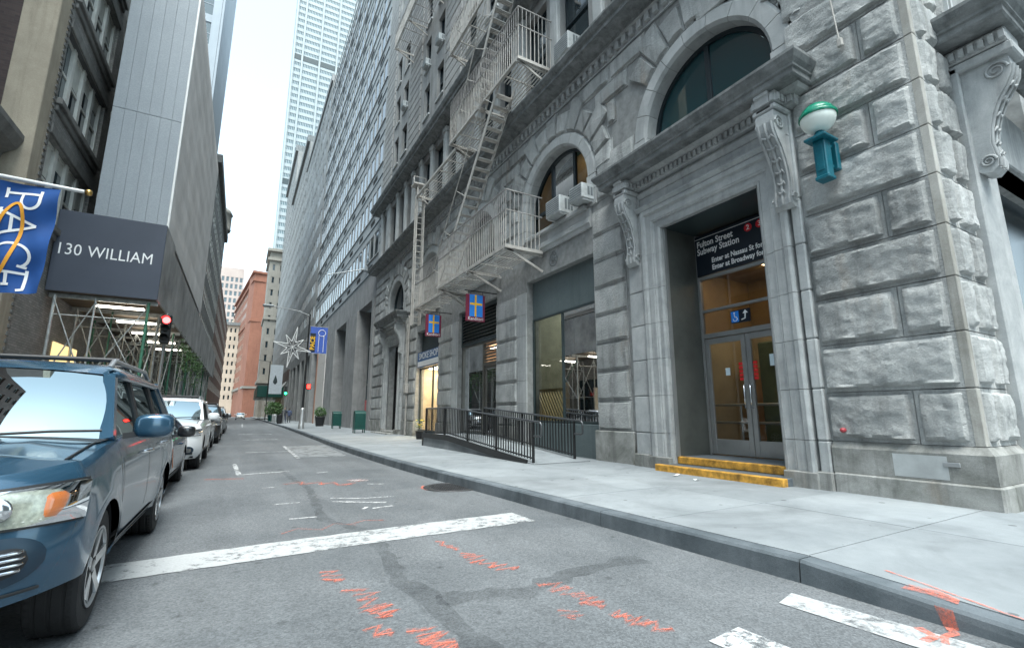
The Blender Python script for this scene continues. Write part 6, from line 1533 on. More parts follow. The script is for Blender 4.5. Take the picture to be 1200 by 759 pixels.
# shop fronts under the shed, and garlands on its street side
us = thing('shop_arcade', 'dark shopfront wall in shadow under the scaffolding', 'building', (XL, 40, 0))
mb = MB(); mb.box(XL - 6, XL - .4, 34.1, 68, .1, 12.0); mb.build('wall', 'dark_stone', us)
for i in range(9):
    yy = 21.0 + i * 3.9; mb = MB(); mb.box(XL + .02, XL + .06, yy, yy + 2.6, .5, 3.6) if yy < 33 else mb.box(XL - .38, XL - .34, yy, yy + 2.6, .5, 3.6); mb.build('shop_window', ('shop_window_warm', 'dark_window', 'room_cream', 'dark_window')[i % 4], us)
mb = MB(); mb.bbox(-5.5, -5.1, 21.4, 22.1, .15, 2.6, .03); mb.build('orange_kiosk', plain('kiosk_orange', (.55, .24, .08), .6, var=.2), us)
mb = MB(); mb.bbox(-5.0, -4.0, 24.0, 24.1, .15, 2.9, .01); mb.build('plywood_board', plain('ply', (.42, .40, .36), .8, var=.2), us)
gar = MB(); r_ = random.Random(9)
for i in range(700):
    y = r_.uniform(27, 42); t = (y - 27) / 20; zc_ = 4.75 - .4 * abs(math.sin((y - 27) * 1.05)); z = zc_ + r_.gauss(0, .22) - (r_.random() ** 3) * 1.6; x = -2.72 + r_.gauss(0, .1)
    u = Vector((r_.uniform(-1, 1), r_.uniform(-1, 1), r_.uniform(-1, 1))).normalized() * r_.uniform(.05, .10); w = u.orthogonal().normalized() * .03; p = Vector((x, y, z)); gar.add([p - u, p + w, p + u, p - w], [(0, 1, 2, 3)])
go = gar.build('garland', 'leaf_green', None, recalc=False); tag(go, 'green leafy garland hung along the scaffold by the street', 'garland')
for i in range(5): 
    pass
# ---- blue-grey wrapped building above the shed
bW = thing('wrapped_building', 'construction building wrapped in blue grey panels and ribbed grey sheeting', 'building', (-4, 28, 7))
stone('blue_sheet', (.32, .355, .385), (.28, .315, .345), .35, .5, .05, 8, .10, .03)
plain('sheet_grey', (.52, .51, .50), .6, var=.15, vscale=.6)
WX0, WX1, WY0, WY1, WZ = -4.86, -2.80, 19.95, 36.5, 17.9
us_ = [WX0 + (WX1 - WX0) * i / 6 for i in range(7)]
for z0, z1 in ((7.7, 11.9), (11.91, WZ)):
    for a, b in zip(us_, us_[1:]):
        mb = MB(); mb.bbox(a + .0025, b - .0025, WY0, WY0 + .06, z0 + .006, z1, .003); mb.build('panel', 'blue_sheet', bW)
mb = MB(); mb.box(WX0, WX1 - .1, WY0 + .07, WY1, 7.5, WZ - .02); mb.build('core', 'sheet_grey', bW)
mb = MB(); mb.bbox(WX1 - .05, WX1 + .02, WY0 - .02, WY0 + .08, 7.7, WZ, .01); mb.build('corner_trim', 'white_paint', bW)
def sheet_strip(y0, y1):
    """corrugated vertical sheeting with horizontal laps"""
    mb = MB(); n = max(4, int((y1 - y0) / .11)); V = []
    zz = [7.7 + (WZ - 7.7) * j / 18 for j in range(19)]
    for j, z in enumerate(zz):
        for i in range(n + 1): V.append((WX1 - .04 + .055 * (i % 2) + .015 * (j % 2), y0 + (y1 - y0) * i / n, z))
    F = [(j * (n + 1) + i, j * (n + 1) + i + 1, (j + 1) * (n + 1) + i + 1, (j + 1) * (n + 1) + i) for j in range(18) for i in range(n)]
    mb.add(V, F); return mb
y = WY0 + .1
while y < WY1 - .1: sheet_strip(y, min(y + 2.05, WY1)).build('sheeting', 'sheet_grey', bW, recalc=False); y += 2.07
# ---- towers and houses behind, left row
bG = thing('glass_tower', 'tall tower with pale glass front and grey side at the top left', 'building', (-10, 60, 0))
grid_facade(bG, SIDE, (-16, 54.5, 0), 10.5, cols_of(0, 10.5, 5, .84), floors_of(18, 26, 3.6, .5, 2.7), 'blue_sheet', 'sky_window', 'blue_sheet', .12, 11, 0, 1, 0, 115, 0, jitter=True)
grid_facade(bG, LEFTF, (-5.42, 54.3, 0), 12.5, [], [(1, 2)], 'blue_sheet', 'sky_window', 'blue_sheet', .2, 1, 0, 0, 0, 115, 0)
for k in range(0):
    mb = MB(); z = 20 + 3.2 * k; mb.box(-5.49, -5.0, 64.6, 66.8, z, z + .9); mb.build('balcony', 'far_pink', bG)
bL3 = thing('dark_windowed_building', 'dark narrow fronted building with pale window bands along the left row', 'building', (-6, 85, 0))
grid_facade(bL3, LEFTF, (-5.35, 68.2, 0), 34, cols_of(0, 34, 14, .6), floors_of(4, 8, 3.6, .9, 1.9), 'grey_block', 'sky_window', 'pale_frame', .06, 8, 0, 1, 0, 33.5, 0)
mb = MB(); mb.box(-13, -4.9, 68.2, 102.4, 33.5, 34.6); mb.build('cornice', 'dark_stone', bL3)
mb = MB(); mb.lathe([(1.9, 0), (2.0, .3), (1.9, .5), (1.9, 3.0), (2.1, 3.2), (1.7, 4.0), (.9, 4.6), (.001, 4.8)], (-6.4, 99, 34.6), 20); mb.build('round_turret', 'far_tan', bL3)
bL4 = thing('brown_row_building', 'reddish brown building at the far end of the left row', 'building', (-6, 130, 0))
grid_facade(bL4, LEFTF, (-5.6, 102.6, 0), 70, cols_of(0, 70, 26, .45), floors_of(5, 6, 3.7, 1, 1.9), 'brown_far' if 'brown_far' in M else stone('brown_far', (.26, .18, .155), (.18, .12, .105), .3, .9, .1, 6, .2, .05) and 'brown_far', 'dark_window', 'pale_frame', .06, 8, 0, 1, 0, 28, 0)
bL5 = thing('grey_block_house', 'grey facade between the wrapped building and the tower on the left', 'building', (-6, 46, 0))
grid_facade(bL5, LEFTF, (-5.6, 36.6, 0), 17.5, cols_of(0, 17.5, 7, .5), floors_of(8, 2, 3.6, 1, 1.8), 'grey_block', 'dark_window', 'pale_frame', .25, 8, 0, 1, 0, 15.5, 0)
# ---- blocks across the junction, behind the camera (seen only in the panes and paint)
def back_block(name, lbl, axes, o, W, H, wall, n, fl_):
    t = thing(name, lbl, 'building', (o[0], o[1], 0)); grid_facade(t, axes, o, W, cols_of(0, W, n, .5), floors_of(4.5, fl_, 4.2, 1.0, 2.2), wall, 'sky_window', 'pale_frame', .25, 12, 0, 1, 0, H, 0, maxobj=60); return t
bN = thing('neighbour_building', 'brown brick building beside the blue SUV, just outside the left edge', 'building', (XL, 7, 0))
grid_facade(bN, LEFTF, (XL - .3, 3.2, 0), 7.8, cols_of(0, 7.8, 4, .5), floors_of(4, 7, 3.6, 1, 1.9), 'brown_far', 'sky_window', 'pale_frame', .25, 10, 0, 1, 0, 29, 0)
back_block('corner_block', 'brown block across the junction behind the viewer', ((-1, 0, 0), (0, 0, 1), (0, 1, 0)), (-5, -16, 0), 40, 27, 'brown_far', 12, 5)
back_block('corner_block', 'grey block diagonally across the junction behind the viewer', ((-1, 0, 0), (0, 0, 1), (0, 1, 0)), (48, -16, 0), 40, 20, 'grey_block', 12, 3)
# ================================================================ vehicles
def paint(name, c, metal=.35, rough=.28, flake=True):
    m, nt, b = newmat(name); b.inputs['Base Color'].default_value = c4(c); b.inputs['Metallic'].default_value = metal; b.inputs['Roughness'].default_value = rough
    b.inputs['Coat Weight'].default_value = 1.0; b.inputs['Coat Roughness'].default_value = .04
    g = nd(nt, 'ShaderNodeNewGeometry'); n = nd(nt, 'ShaderNodeTexNoise', Scale=5.0, Detail=6.0); nt.links.new(g.outputs['Position'], n.inputs['Vector'])
    r = nd(nt, 'ShaderNodeMapRange'); r.inputs['To Min'].default_value = .02; r.inputs['To Max'].default_value = .14; nt.links.new(n.outputs['Fac'], r.inputs['Value']); nt.links.new(r.outputs[0], b.inputs['Coat Roughness'])
    n2 = nd(nt, 'ShaderNodeTexNoise', Scale=1.6, Detail=3.0); nt.links.new(g.outputs['Position'], n2.inputs['Vector']); bp = nd(nt, 'ShaderNodeBump', Strength=.06, Distance=.03); nt.links.new(n2.outputs['Fac'], bp.inputs['Height']); nt.links.new(bp.outputs[0], b.inputs['Coat Normal'])
    return m
paint('car_blue', (.026, .080, .135), .45, .25); paint('car_navy', (.015, .04, .085)); paint('car_white', (.72, .73, .74), 0, .4); paint('car_black', (.012, .013, .015), .2, .3); paint('car_silver', (.42, .43, .44), .7, .35); paint('car_dark', (.05, .055, .06), .4, .35)
plain('lamp_lens', (.72, .73, .70), .08, .15, spec=.8); plain('lamp_amber', (.80, .22, .05), .15, spec=.8); plain('lamp_bowl', (.60, .61, .56), .28, .45, var=.3, vscale=40)
glass('lens_glass', (.92, .93, .88), .9)
plain('seat_grey', (.10, .10, .105), .8); plain('plate_white', (.70, .66, .50), .5)
FJ = [0, .07, .20, .36, .52, .66, .78, .87, .94, 1.0]
FX = [.90, .955, .985, 1.0, 1.0, .996, .985, .968, .945, .915]
def car(name, lbl, pos, body, P, detail=True, group='cars parked along the left kerb', accents=None):
    """P: dict of dimensions; the car stands nose towards -Y with its nose at pos"""
    w, L, D = P['w'], P['L'], P.get('D', .46)
    wr, ya, yb_, zb = P['wr'], P['fa'], P['ra'], P.get('zb', .24)
    t = thing(name, lbl, 'car', pos, group); ox, oy, oz = pos
    def yf(z):                                     # nose profile in side view
        zz = [q[0] for q in P['nose']]; yy = [q[1] for q in P['nose']]
        if z <= zz[0]: return yy[0]
        for i in range(len(zz) - 1):
            if z <= zz[i + 1]: k = (z - zz[i]) / (zz[i + 1] - zz[i]); k = k * k * (3 - 2 * k); return yy[i] + (yy[i + 1] - yy[i]) * k
        return yy[-1]
    def ztop(y):
        q = P['top']
        if y <= q[0][0]: return q[0][1]
        for (a, za), (b, zb2) in zip(q, q[1:]):
            if y <= b: k = (y - a) / (b - a); return za + (zb2 - za) * k
        return q[-1][1]
    ra_ = wr + .055
    def zlow(y):
        z = zb
        for c in (ya, yb_):
            if abs(y - c) < ra_: z = max(z, wr - .02 + math.sqrt(ra_ ** 2 - (y - c) ** 2))
        return z
    # perimeter stations: nose centre -> side -> tail centre
    st = []
    for x in (0, .2, .4, .55, .68, .78, .86, .92, .965, .99): st.append(('f', x * w, D * x ** 4.2))
    ysd = sorted(set([D + .02] + [c + ra_ * math.sin(R(a)) for c in (ya, yb_) for a in range(-90, 91, 10)] + [c + s_ * (ra_ + .004) for c in (ya, yb_) for s_ in (-1, 1)] + [y for y in [D + .1 + i * .2 for i in range(30)] if y < L - .45 and all(abs(y - c) > ra_ + .05 for c in (ya, yb_))]))
    for y in ysd:
        if D <= y <= L - .34: st.append(('s', w, y))
    for x in (.99, .965, .92, .86, .78, .6, .3, 0): st.append(('r', x * w, L - .34 * x ** 5))
    J = len(FJ)
    def wall(k, j):
        kind, x, y = st[k]; yy = y
        zt = ztop(y if kind != 'f' else D * (x / w) ** 4.2 + .1); z0 = zlow(y) if kind == 's' else zb
        if P.get('lift') and kind == 'f': z0 = zb + P['lift'] * (.75 + .25 * (x / w) ** 3)
        elif P.get('lift') and kind == 's' and y < ya: z0 = max(z0, zb + P['lift'])
        z = z0 + FJ[j] * (zt - z0); fr = (z - zb) / max(.01, zt - zb)
        fx = FX[0]
        for (a, b, c, d) in zip(FJ, FJ[1:], FX, FX[1:]):
            if a <= fr <= b + 1e-6: fx = c + (d - c) * (fr - a) / (b - a)
        X = x * (fx if kind == 's' else (fx + (1 - fx) * max(0, 1 - x / w) * 1.0))
        if kind == 'f': yy = y + yf(z) * (1 - .75 * (x / w) ** 6)
        elif kind == 's' and y < D + .5: yy = y + yf(z) * .25 * max(0, 1 - (y - D) / .5)
        if kind == 'r': yy = y - .10 * max(0, fr - .4) - .05 * max(0, .15 - fr) * 4
        fl = P.get('flare', .0)
        if kind == 's' and fl:
            for c in (ya, yb_):
                dd = math.hypot(y - c, z - wr); 
                if dd < ra_ + .20: X += fl * (1 - max(0, dd - ra_) / .20) ** 2
        return Vector((X, yy, z))
    grid = [[wall(k, j) for j in range(J)] for k in range(len(st))]
    V, F = [], []
    def addstrip(mir):
        o = len(V)
        for row in grid:
            for p in row: V.append((ox + (-p.x if mir else p.x), oy + p.y, oz + p.z))
        for k in range(len(st) - 1):
            for j in range(J - 1):
                f = (o + k * J + j, o + k * J + j + 1, o + (k + 1) * J + j + 1, o + (k + 1) * J + j); F.append(f if mir else f[::-1])
        return o
    o0 = addstrip(False); o1 = addstrip(True)
    # lid: bonnet, cowl, deck
    T = [1, .93, .8, .6, .35, 0]
    lid = []
    for k in range(len(st)):
        p = grid[k][-1]; row = []
        for i, q in enumerate(T):
            cr = P.get('crown', .05) * (1 - q ** 2.2) * min(1, p.x / w * 1.2); rb = 0
            if q in (.6,) and st[k][0] != 'r': rb = P.get('ridge', .0) * min(1, p.x / w)
            row.append(len(V)); V.append((ox + p.x * q, oy + p.y - (.0), oz + p.z + cr + rb))
        for i, q in enumerate(T[:-1]):
            cr = P.get('crown', .05) * (1 - q ** 2.2) * min(1, p.x / w * 1.2); rb = P.get('ridge', .0) * min(1, p.x / w) if q == .6 and st[k][0] != 'r' else 0
            V.append((ox - p.x * q, oy + p.y, oz + p.z + cr + rb))
        lid.append(row + [row[-1] + 1 + i for i in range(len(T) - 1)][::-1])
    for k in range(len(st) - 1):
        a, b = lid[k], lid[k + 1]
        for i in range(len(a) - 1): F.append((a[i], a[i + 1], b[i + 1], b[i]))
    mb = MB(); mb.add(V, F, True); 
    bd = mb.build('body', body, t, sharp=42)
    # surface lookup for overlays on the nose
    def nose(x, z, out=.006):
        ax = abs(x); y = D * (ax / w) ** 4.2 + yf(z) * (1 - .75 * (ax / w) ** 6)
        dydx = D * 4.2 * (ax / w) ** 3.2 / w; nl = math.hypot(1, dydx)
        return Vector((ox + x + math.copysign(out * dydx / nl, x), oy + y - out / nl, oz + z))
    def patch(nm, x0, x1, lo, hi, mat, out=.006, parent=t, nx=14, nz=5, rim=True):
        V_ = []; F_ = []
        for i in range(nx + 1):
            x = x0 + (x1 - x0) * i / nx; a = lo(x) if callable(lo) else lo; b = hi(x) if callable(hi) else hi
            for j in range(nz + 1):
                e = math.sin(math.pi * j / nz) * math.sin(math.pi * i / nx)
                V_.append(nose(x, a + (b - a) * j / nz, out * (.35 + .65 * min(1, e * 4))))
        for i in range(nx):
            for j in range(nz): F_.append((i * (nz + 1) + j, i * (nz + 1) + j + 1, (i + 1) * (nz + 1) + j + 1, (i + 1) * (nz + 1) + j))
        m_ = MB(); m_.add(V_, F_, True); return m_.build(nm, mat, parent)
    def side_x(y, z):                               # outer skin on the flank
        zt = ztop(y); fr = (z - zb) / (zt - zb); fx = FX[-1]
        for (a, b, c, d) in zip(FJ, FJ[1:], FX, FX[1:]):
            if a <= fr <= b: fx = c + (d - c) * (fr - a) / (b - a); break
        return w * fx
    def side_strip(nm, pts, wd, mat, out=.004, mir=(1, -1), parent=t):
        for s in mir:
            m_ = MB(); Q = [Vector(p) for p in pts]; R_ = []
            for a, b in zip(Q, Q[1:]):
                n = max(1, int((b - a).length / .12)); R_ += [a.lerp(b, i / n) for i in range(n)]
            R_.append(Q[-1]); prev = None
            for i, p in enumerate(R_):
                d = (R_[min(i + 1, len(R_) - 1)] - R_[max(i - 1, 0)]).normalized(); n = Vector((-d.y, d.x)) * wd / 2
                a, b = p + n, p - n
                pa = (ox + s * (side_x(a.x, a.y) + out), oy + a.x, oz + a.y); pb = (ox + s * (side_x(b.x, b.y) + out), oy + b.x, oz + b.y)
                if prev: m_.add([prev[0], prev[1], pb, pa], [(0, 1, 2, 3)])
                prev = (pa, pb)
            m_.build(nm, mat, parent)
    # wheel wells, floor
    m_ = MB(); m_.box(ox - w * .86, ox + w * .86, oy + (.25 if not P.get('lift') else ya + .42), oy + L - .3, oz + zb + .02, oz + zb + .06); m_.build('floor_pan', 'dark_plastic', t)
    for c in (ya, yb_):
        for s in (-1, 1):
            V_ = []; F_ = []; n = 16; xa, xb = s * (w * .995 - .02), s * (w - .34)
            for i in range(n + 1):
                a = R(-12 + (204 if not (P.get('lift') and c == ya) else 180) * i / n); V_ += [(ox + xa, oy + c + (ra_ + .012) * math.cos(a), oz + wr - .02 + (ra_ + .012) * math.sin(a)), (ox + xb, oy + c + (ra_ + .012) * math.cos(a), oz + wr - .02 + (ra_ + .012) * math.sin(a))]
            F_ = [(2 * i, 2 * i + 1, 2 * i + 3, 2 * i + 2) for i in range(n)]; F_.append([2 * i + 1 for i in range(n + 1)])
            m_ = MB(); m_.add(V_, F_); m_.build('wheel_well', 'dark_plastic', t)
            # wheel
            tw = P.get('tw', .22); xo = ox + s * (w - .015); cx_, cy_, cz_ = xo - s * tw / 2, oy + c, oz + wr
            pr = [(wr * .60, -tw * .46), (wr * .80, -tw * .50), (wr * .93, -tw * .48), (wr * .985, -tw * .40)]
            gv = [(-.30, 0), (-.27, -.02), (-.24, -.02), (-.21, 0), (-.05, 0), (-.03, -.02), (.03, -.02), (.05, 0), (.21, 0), (.24, -.02), (.27, -.02), (.30, 0)]
            pr += [(wr * (1 + q[1]), tw * q[0]) for q in gv] + [(wr * .985, tw * .40), (wr * .93, tw * .48), (wr * .80, tw * .50), (wr * .60, tw * .46)]
            m_ = MB(); m_.lathe(pr, (cx_, cy_, cz_), 48, 'x'); wh = m_.build('wheel', 'rubber', t, sharp=35)
            if detail:
                m_ = MB()                               # tread blocks' cross cuts
                for i in range(56):
                    a = 2 * math.pi * i / 56
                    for q0, q1 in ((-.40, -.31), (-.19, -.06), (.06, .19), (.31, .40)):
                        ca, sa = math.cos(a), math.sin(a); ca2, sa2 = math.cos(a + .07), math.sin(a + .07); r_ = wr * 1.006
                        m_.add([(cx_ + tw * q0, cy_ + r_ * ca, cz_ + r_ * sa), (cx_ + tw * q1, cy_ + r_ * ca, cz_ + r_ * sa), (cx_ + tw * q1, cy_ + r_ * ca2, cz_ + r_ * sa2), (cx_ + tw * q0, cy_ + r_ * ca2, cz_ + r_ * sa2)], [(0, 1, 2, 3)])
                m_.build('tread', 'rubber', wh, kind='stuff')
            rr = wr * .64; m_ = MB(); so = s * tw * .5
            m_.lathe([(rr * 1.0, -.015 * s), (rr * 1.02, .004 * s), (rr * .95, .004 * s), (rr * .90, -.02 * s), (rr * .88, -.11 * s), (rr * .25, -.115 * s), (.001, -.115 * s)], (cx_ + so, cy_, cz_), 36, 'x'); rim = m_.build('rim', 'steel', wh, sharp=40)
            ns = P.get('spokes', 5); 
            for i in range(ns):
                a = 2 * math.pi * i / ns + .3; d = Vector((0, math.cos(a), math.sin(a))); q = Vector((0, -math.sin(a), math.cos(a)))
                m_ = MB(); b0 = Vector((cx_ + so - s * .012, cy_, cz_)); m_.add([b0 + d * rr * .12 + q * rr * .15, b0 + d * rr * .12 - q * rr * .15, b0 + Vector((s * .02, 0, 0)) + d * rr * .93 - q * rr * .12, b0 + Vector((s * .02, 0, 0)) + d * rr * .93 + q * rr * .12,
                    b0 + d * rr * .12 + q * rr * .15 - Vector((s * .04, 0, 0)), b0 + d * rr * .12 - q * rr * .15 - Vector((s * .04, 0, 0)), b0 - Vector((s * .03, 0, 0)) + d * rr * .93 - q * rr * .12, b0 - Vector((s * .03, 0, 0)) + d * rr * .93 + q * rr * .12], [(0, 1, 2, 3), (4, 7, 6, 5), (0, 4, 5, 1), (1, 5, 6, 2), (2, 6, 7, 3), (3, 7, 4, 0)]); m_.build('spoke', 'steel', rim)
            m_ = MB(); m_.lathe([(rr * .20, -.05 * s), (rr * .20, -.015 * s), (rr * .12, -.004 * s), (.001, -.004 * s)], (cx_ + so, cy_, cz_), 16, 'x'); m_.build('hub', 'steel', rim)
    # ---- greenhouse
    g = P['gh']; zr = g['zr']; wt = g['wt'] * w; wbt = g.get('wb', .905) * w
    yw0, yw1, yr1, yr0 = g['ws_base'], g['ws_top'], g['rear_top'], g['rear_base']
    def side_pt(y, f):                                # f 0 belt .. 1 roof edge; pillar lines lean inward
        zb1 = ztop(y); return Vector((ox + wbt + (wt - wbt) * f ** 1.25, oy + y, oz + zb1 - .02 + (zr - .035 - zb1 + .02) * f))
    def mir(p): return Vector((2 * ox - p.x, p.y, p.z))
    A0, A1 = Vector((ox + wbt * .985, oy + yw0 + .16, oz + ztop(yw0 + .16))), Vector((ox + wt * .97, oy + yw1 + .05, oz + zr - .03))
    def shield(nm, b0, t0, bulb, bult, sgn, mat):
        V_, F_ = [], []; n, m2 = 12, 8
        for j in range(m2 + 1):
            f = j / m2; e = b0.lerp(t0, f); hw = e.x - ox; bl = bulb + (bult - bulb) * f
            for i in range(n + 1):
                q = -1 + 2 * i / n; V_.append((ox + hw * q, e.y - sgn * bl * (1 - q * q), e.z + .03 * (1 - q * q) * f + .03 * math.sin(math.pi * f)))
        for j in range(m2):
            for i in range(n): F_.append((j * (n + 1) + i, j * (n + 1) + i + 1, (j + 1) * (n + 1) + i + 1, (j + 1) * (n + 1) + i))
        m_ = MB(); m_.add(V_, F_, True); return m_.build(nm, mat, t)
    shield('windscreen', A0, A1, .17, .09, 1, 'car_glass')
    D0, D1 = Vector((ox + wbt * .96, oy + yr0 - .05, oz + ztop(yr0))), Vector((ox + wt * .95, oy + yr1, oz + zr - .03))
    shield('rear_window', D0, D1, .10, .06, -1, 'car_glass')
    # roof with rounded edges
    V_, F_ = [], []; ysr = [yw1 + .03, yw1 + .10] + [yw1 + (yr1 - yw1) * i / 8 for i in range(1, 9)] + [yr1 + .04]; Tq = [-1, -.965, -.9, -.75, -.5, -.2, .2, .5, .75, .9, .965, 1]
    for i, y in enumerate(ysr):
        f = i / (len(ysr) - 1); lift = .05 * math.sin(math.pi * min(1, .12 + f * .8)) - (.062 if i == 0 else .018 if i == 1 else 0) - (.04 if i == len(ysr) - 1 else 0)
        for q in Tq:
            bow = -.09 * (1 - q * q) if f < .5 else .05 * (1 - q * q); k = max(0, 1 - f * 3)
            V_.append((ox + wt * 1.015 * q, oy + y + bow * (k if f < .5 else max(0, f * 3 - 2)), oz + zr + lift + .035 * (1 - abs(q) ** 2.5) - .05 * max(0, (abs(q) - .9) / .1) ** 2))
    n = len(Tq)
    for i in range(len(ysr) - 1):
        for j in range(n - 1): F_.append((i * n + j, i * n + j + 1, (i + 1) * n + j + 1, (i + 1) * n + j))
    m_ = MB(); m_.add(V_, F_, True); m_.build('roof', body, t)
    # pillars and side glass
    pil = g['pillars']                               # list of (y_belt, y_roof, width)
    for s in (1, -1):
        f_ = (lambda p: p) if s == 1 else mir
        m_ = MB(); m_.bar(f_(A0), f_(A1), .075, .06, (0, 1, 0)); m_.build('pillar', body, t)
        for (yb2, yr2, wd) in pil[1:-1]:
            a, b = side_pt(yb2, 0), side_pt(yr2, 1); m_ = MB(); m_.bar(f_(a - Vector((.012, 0, 0))), f_(b - Vector((.012, 0, 0))), wd, .035, (1, 0, 0)); m_.build('pillar', 'dark_plastic', t)
        a, b = side_pt(pil[-1][0], 0), side_pt(pil[-1][1], 1); m_ = MB(); m_.bar(f_(a - Vector((.01, 0, 0))), f_(b - Vector((.01, 0, 0))), pil[-1][2], .05, (1, 0, 0)); m_.bar(f_(D0), f_(D1), .12, .08, (0, 1, 0)); m_.build('pillar', body, t)
        q = [(A0.y - oy + .02, A1.y - oy + .02)] + [(p_[0], p_[1]) for p_ in pil[1:]] 
        for (a0, a1), (b0, b1) in zip(q, q[1:]):
            V_, F_ = [], []; nn = 6
            for j in range(nn + 1):
                f = j / nn
                for (lo, hi) in ((a0, a1), (b0, b1)):
                    p_ = side_pt(lo + (hi - lo) * f, f); p_.x -= .022; V_.append(f_(p_))
            F_ = [(2 * j, 2 * j + 1, 2 * j + 3, 2 * j + 2) for j in range(nn)]; m_ = MB(); m_.add(V_, F_, True); m_.build('side_window', 'car_glass', t)
        # roof side rail (cant rail)
        m_ = MB(); m_.tube([f_(A1)] + [f_(side_pt(yw1 + (yr1 - yw1) * i / 6, 1)) for i in range(7)], .035, 8); m_.build('cant_rail', body, t)
        m_ = MB(); m_.tube([f_(side_pt(A0.y - oy + (yr0 - .1 - A0.y + oy) * i / 10, 0) + Vector((.006, 0, .012))) for i in range(11)], .014, 6); m_.build('belt_moulding', 'dark_plastic', t)
        # mirror
        my = A0.y - oy + P.get('mir_dy', .14); mz = ztop(my) + .09; m_ = MB()
        bm = bmesh.new(); bmesh.ops.create_uvsphere(bm, u_segments=20, v_segments=12, radius=1)
        for v in bm.verts:
            x_, y_, z_ = v.co; k = lambda q: math.copysign(abs(q) ** .6, q); v.co = (ox + s * (w + .12) + k(x_) * .125, oy + my + k(y_) * .075 + .02 * abs(x_), oz + mz + k(z_) * .088)
        m_.from_bm(bm, True); mr = m_.build('mirror', P.get('mirror_mat', body), t)
        m_ = MB(); m_.bar((ox + s * (w - .06), oy + my, oz + mz - .07), (ox + s * (w + .06), oy + my + .01, oz + mz - .05), .06, .04); m_.build('mirror_arm', 'dark_plastic', mr)
        m_ = MB(); m_.add([(ox + s * (w + .02), oy + my + .082, oz + mz - .06), (ox + s * (w + .22), oy + my + .085, oz + mz - .05), (ox + s * (w + .22), oy + my + .085, oz + mz + .06), (ox + s * (w + .02), oy + my + .082, oz + mz + .06)], [(0, 1, 2, 3)]); m_.build('mirror_glass', 'chrome', mr)
    # door gaps, handles, sill
    dl = P['doors']
    for (y, yl) in dl: side_strip('door_gap', [(y, ztop(y) - .03), (y - .02, (zb + ztop(y)) / 2), (yl, zb + .10)], .012, 'dark_plastic')
    for y in P['handles']:
        for s in (1, -1):
            m_ = MB(); z = ztop(y) - .16; x = ox + s * (side_x(y, z) + .0); m_.tube([(x - s * .01, oy + y - .10, oz + z), (x + s * .035, oy + y - .08, oz + z + .005), (x + s * .04, oy + y + .06, oz + z + .005), (x - s * .01, oy + y + .10, oz + z)], .014, 8); m_.build('door_handle', P.get('handle_mat', body), t)
    side_strip('sill_trim', [(ya + ra_ + .03, zb + .07), (yb_ - ra_ - .03, zb + .07)], .10, 'dark_plastic', .010)
    # interior
    for sx in (-.36, .36):
        for sy in (0, .95): m_ = MB(); m_.bbox(ox + sx - .24, ox + sx + .24, oy + yw1 + .35 + sy, oy + yw1 + .52 + sy, oz + .5, oz + 1.12, .05); m_.bbox(ox + sx - .12, ox + sx + .12, oy + yw1 + .40 + sy, oy + yw1 + .50 + sy, oz + 1.10, oz + 1.32, .04); m_.build('seat', 'seat_grey', t)
    m_ = MB(); m_.bbox(ox - w * .85, ox + w * .85, oy + yw0 + .22, oy + yw0 + .62, oz + .75, oz + ztop(yw0) - .03, .05); m_.build('dashboard', 'dark_plastic', t)
    # wipers
    for s in (-.42, .25):
        m_ = MB(); m_.tube([(ox + s * w, oy + yw0 - .06, oz + ztop(yw0) + .07), (ox + s * w + .30, oy + yw0 - .02, oz + ztop(yw0) + .085), (ox + s * w + .55, oy + yw0 + .01, oz + ztop(yw0) + .085)], .010, 6); m_.build('wiper', 'dark_plastic', t)
    m_ = MB(); V_ = []
    for i in range(13):
        q = -1 + i / 6; V_ += [(ox + q * w * .86, oy + yw0 + .10 * q * q - .17 - .0, oz + ztop(yw0) + .052 * (1 - q * q) + .012), (ox + q * w * .88, oy + yw0 + .16 * q * q + .0 - .15 * (1 - q * q), oz + ztop(yw0) + .052 * (1 - q * q) + .022)]
    m_.add(V_, [(2 * i, 2 * i + 1, 2 * i + 3, 2 * i + 2) for i in range(12)]); m_.build('cowl', 'dark_plastic', t)
    # ---- lamps, grille
    for s in (1, -1):
        h = P['head']; sg_ = lambda v: s * v
        lo = lambda x: h['lo0'] + (h['lo1'] - h['lo0']) * ((abs(x) - h['x0']) / (h['x1'] - h['x0']))
        hi = lambda x: h['hi0'] + (h['hi1'] - h['hi0']) * ((abs(x) - h['x0']) / (h['x1'] - h['x0'])) ** .8
        x0, x1 = s * h['x0'], s * h['x1']
        hl = patch('headlight', x0, x1, lambda x: lo(x) - .012, lambda x: hi(x) + .012, 'dark_plastic', .004)
        patch('reflector', x0 + s * .01, x1 - s * .01, lo, hi, 'lamp_bowl', .009, hl)
        xa = h.get('amber')
        if xa: patch('indicator', s * xa, x1 - s * .035, lambda x: lo(x) + .025, lambda x: hi(x) - .03, 'lamp_amber', .016, hl)
        if detail:                                  # fluted optics behind the lens
            for e in range(16):
                xe = h['x0'] + .04 + (h['x1'] - .15 - h['x0']) * e / 16; patch('flute', s * xe, s * (xe + .008), lambda x: lo(x) + .02, lambda x: hi(x) - .02, 'lamp_lens', .020, hl, 1, 4)
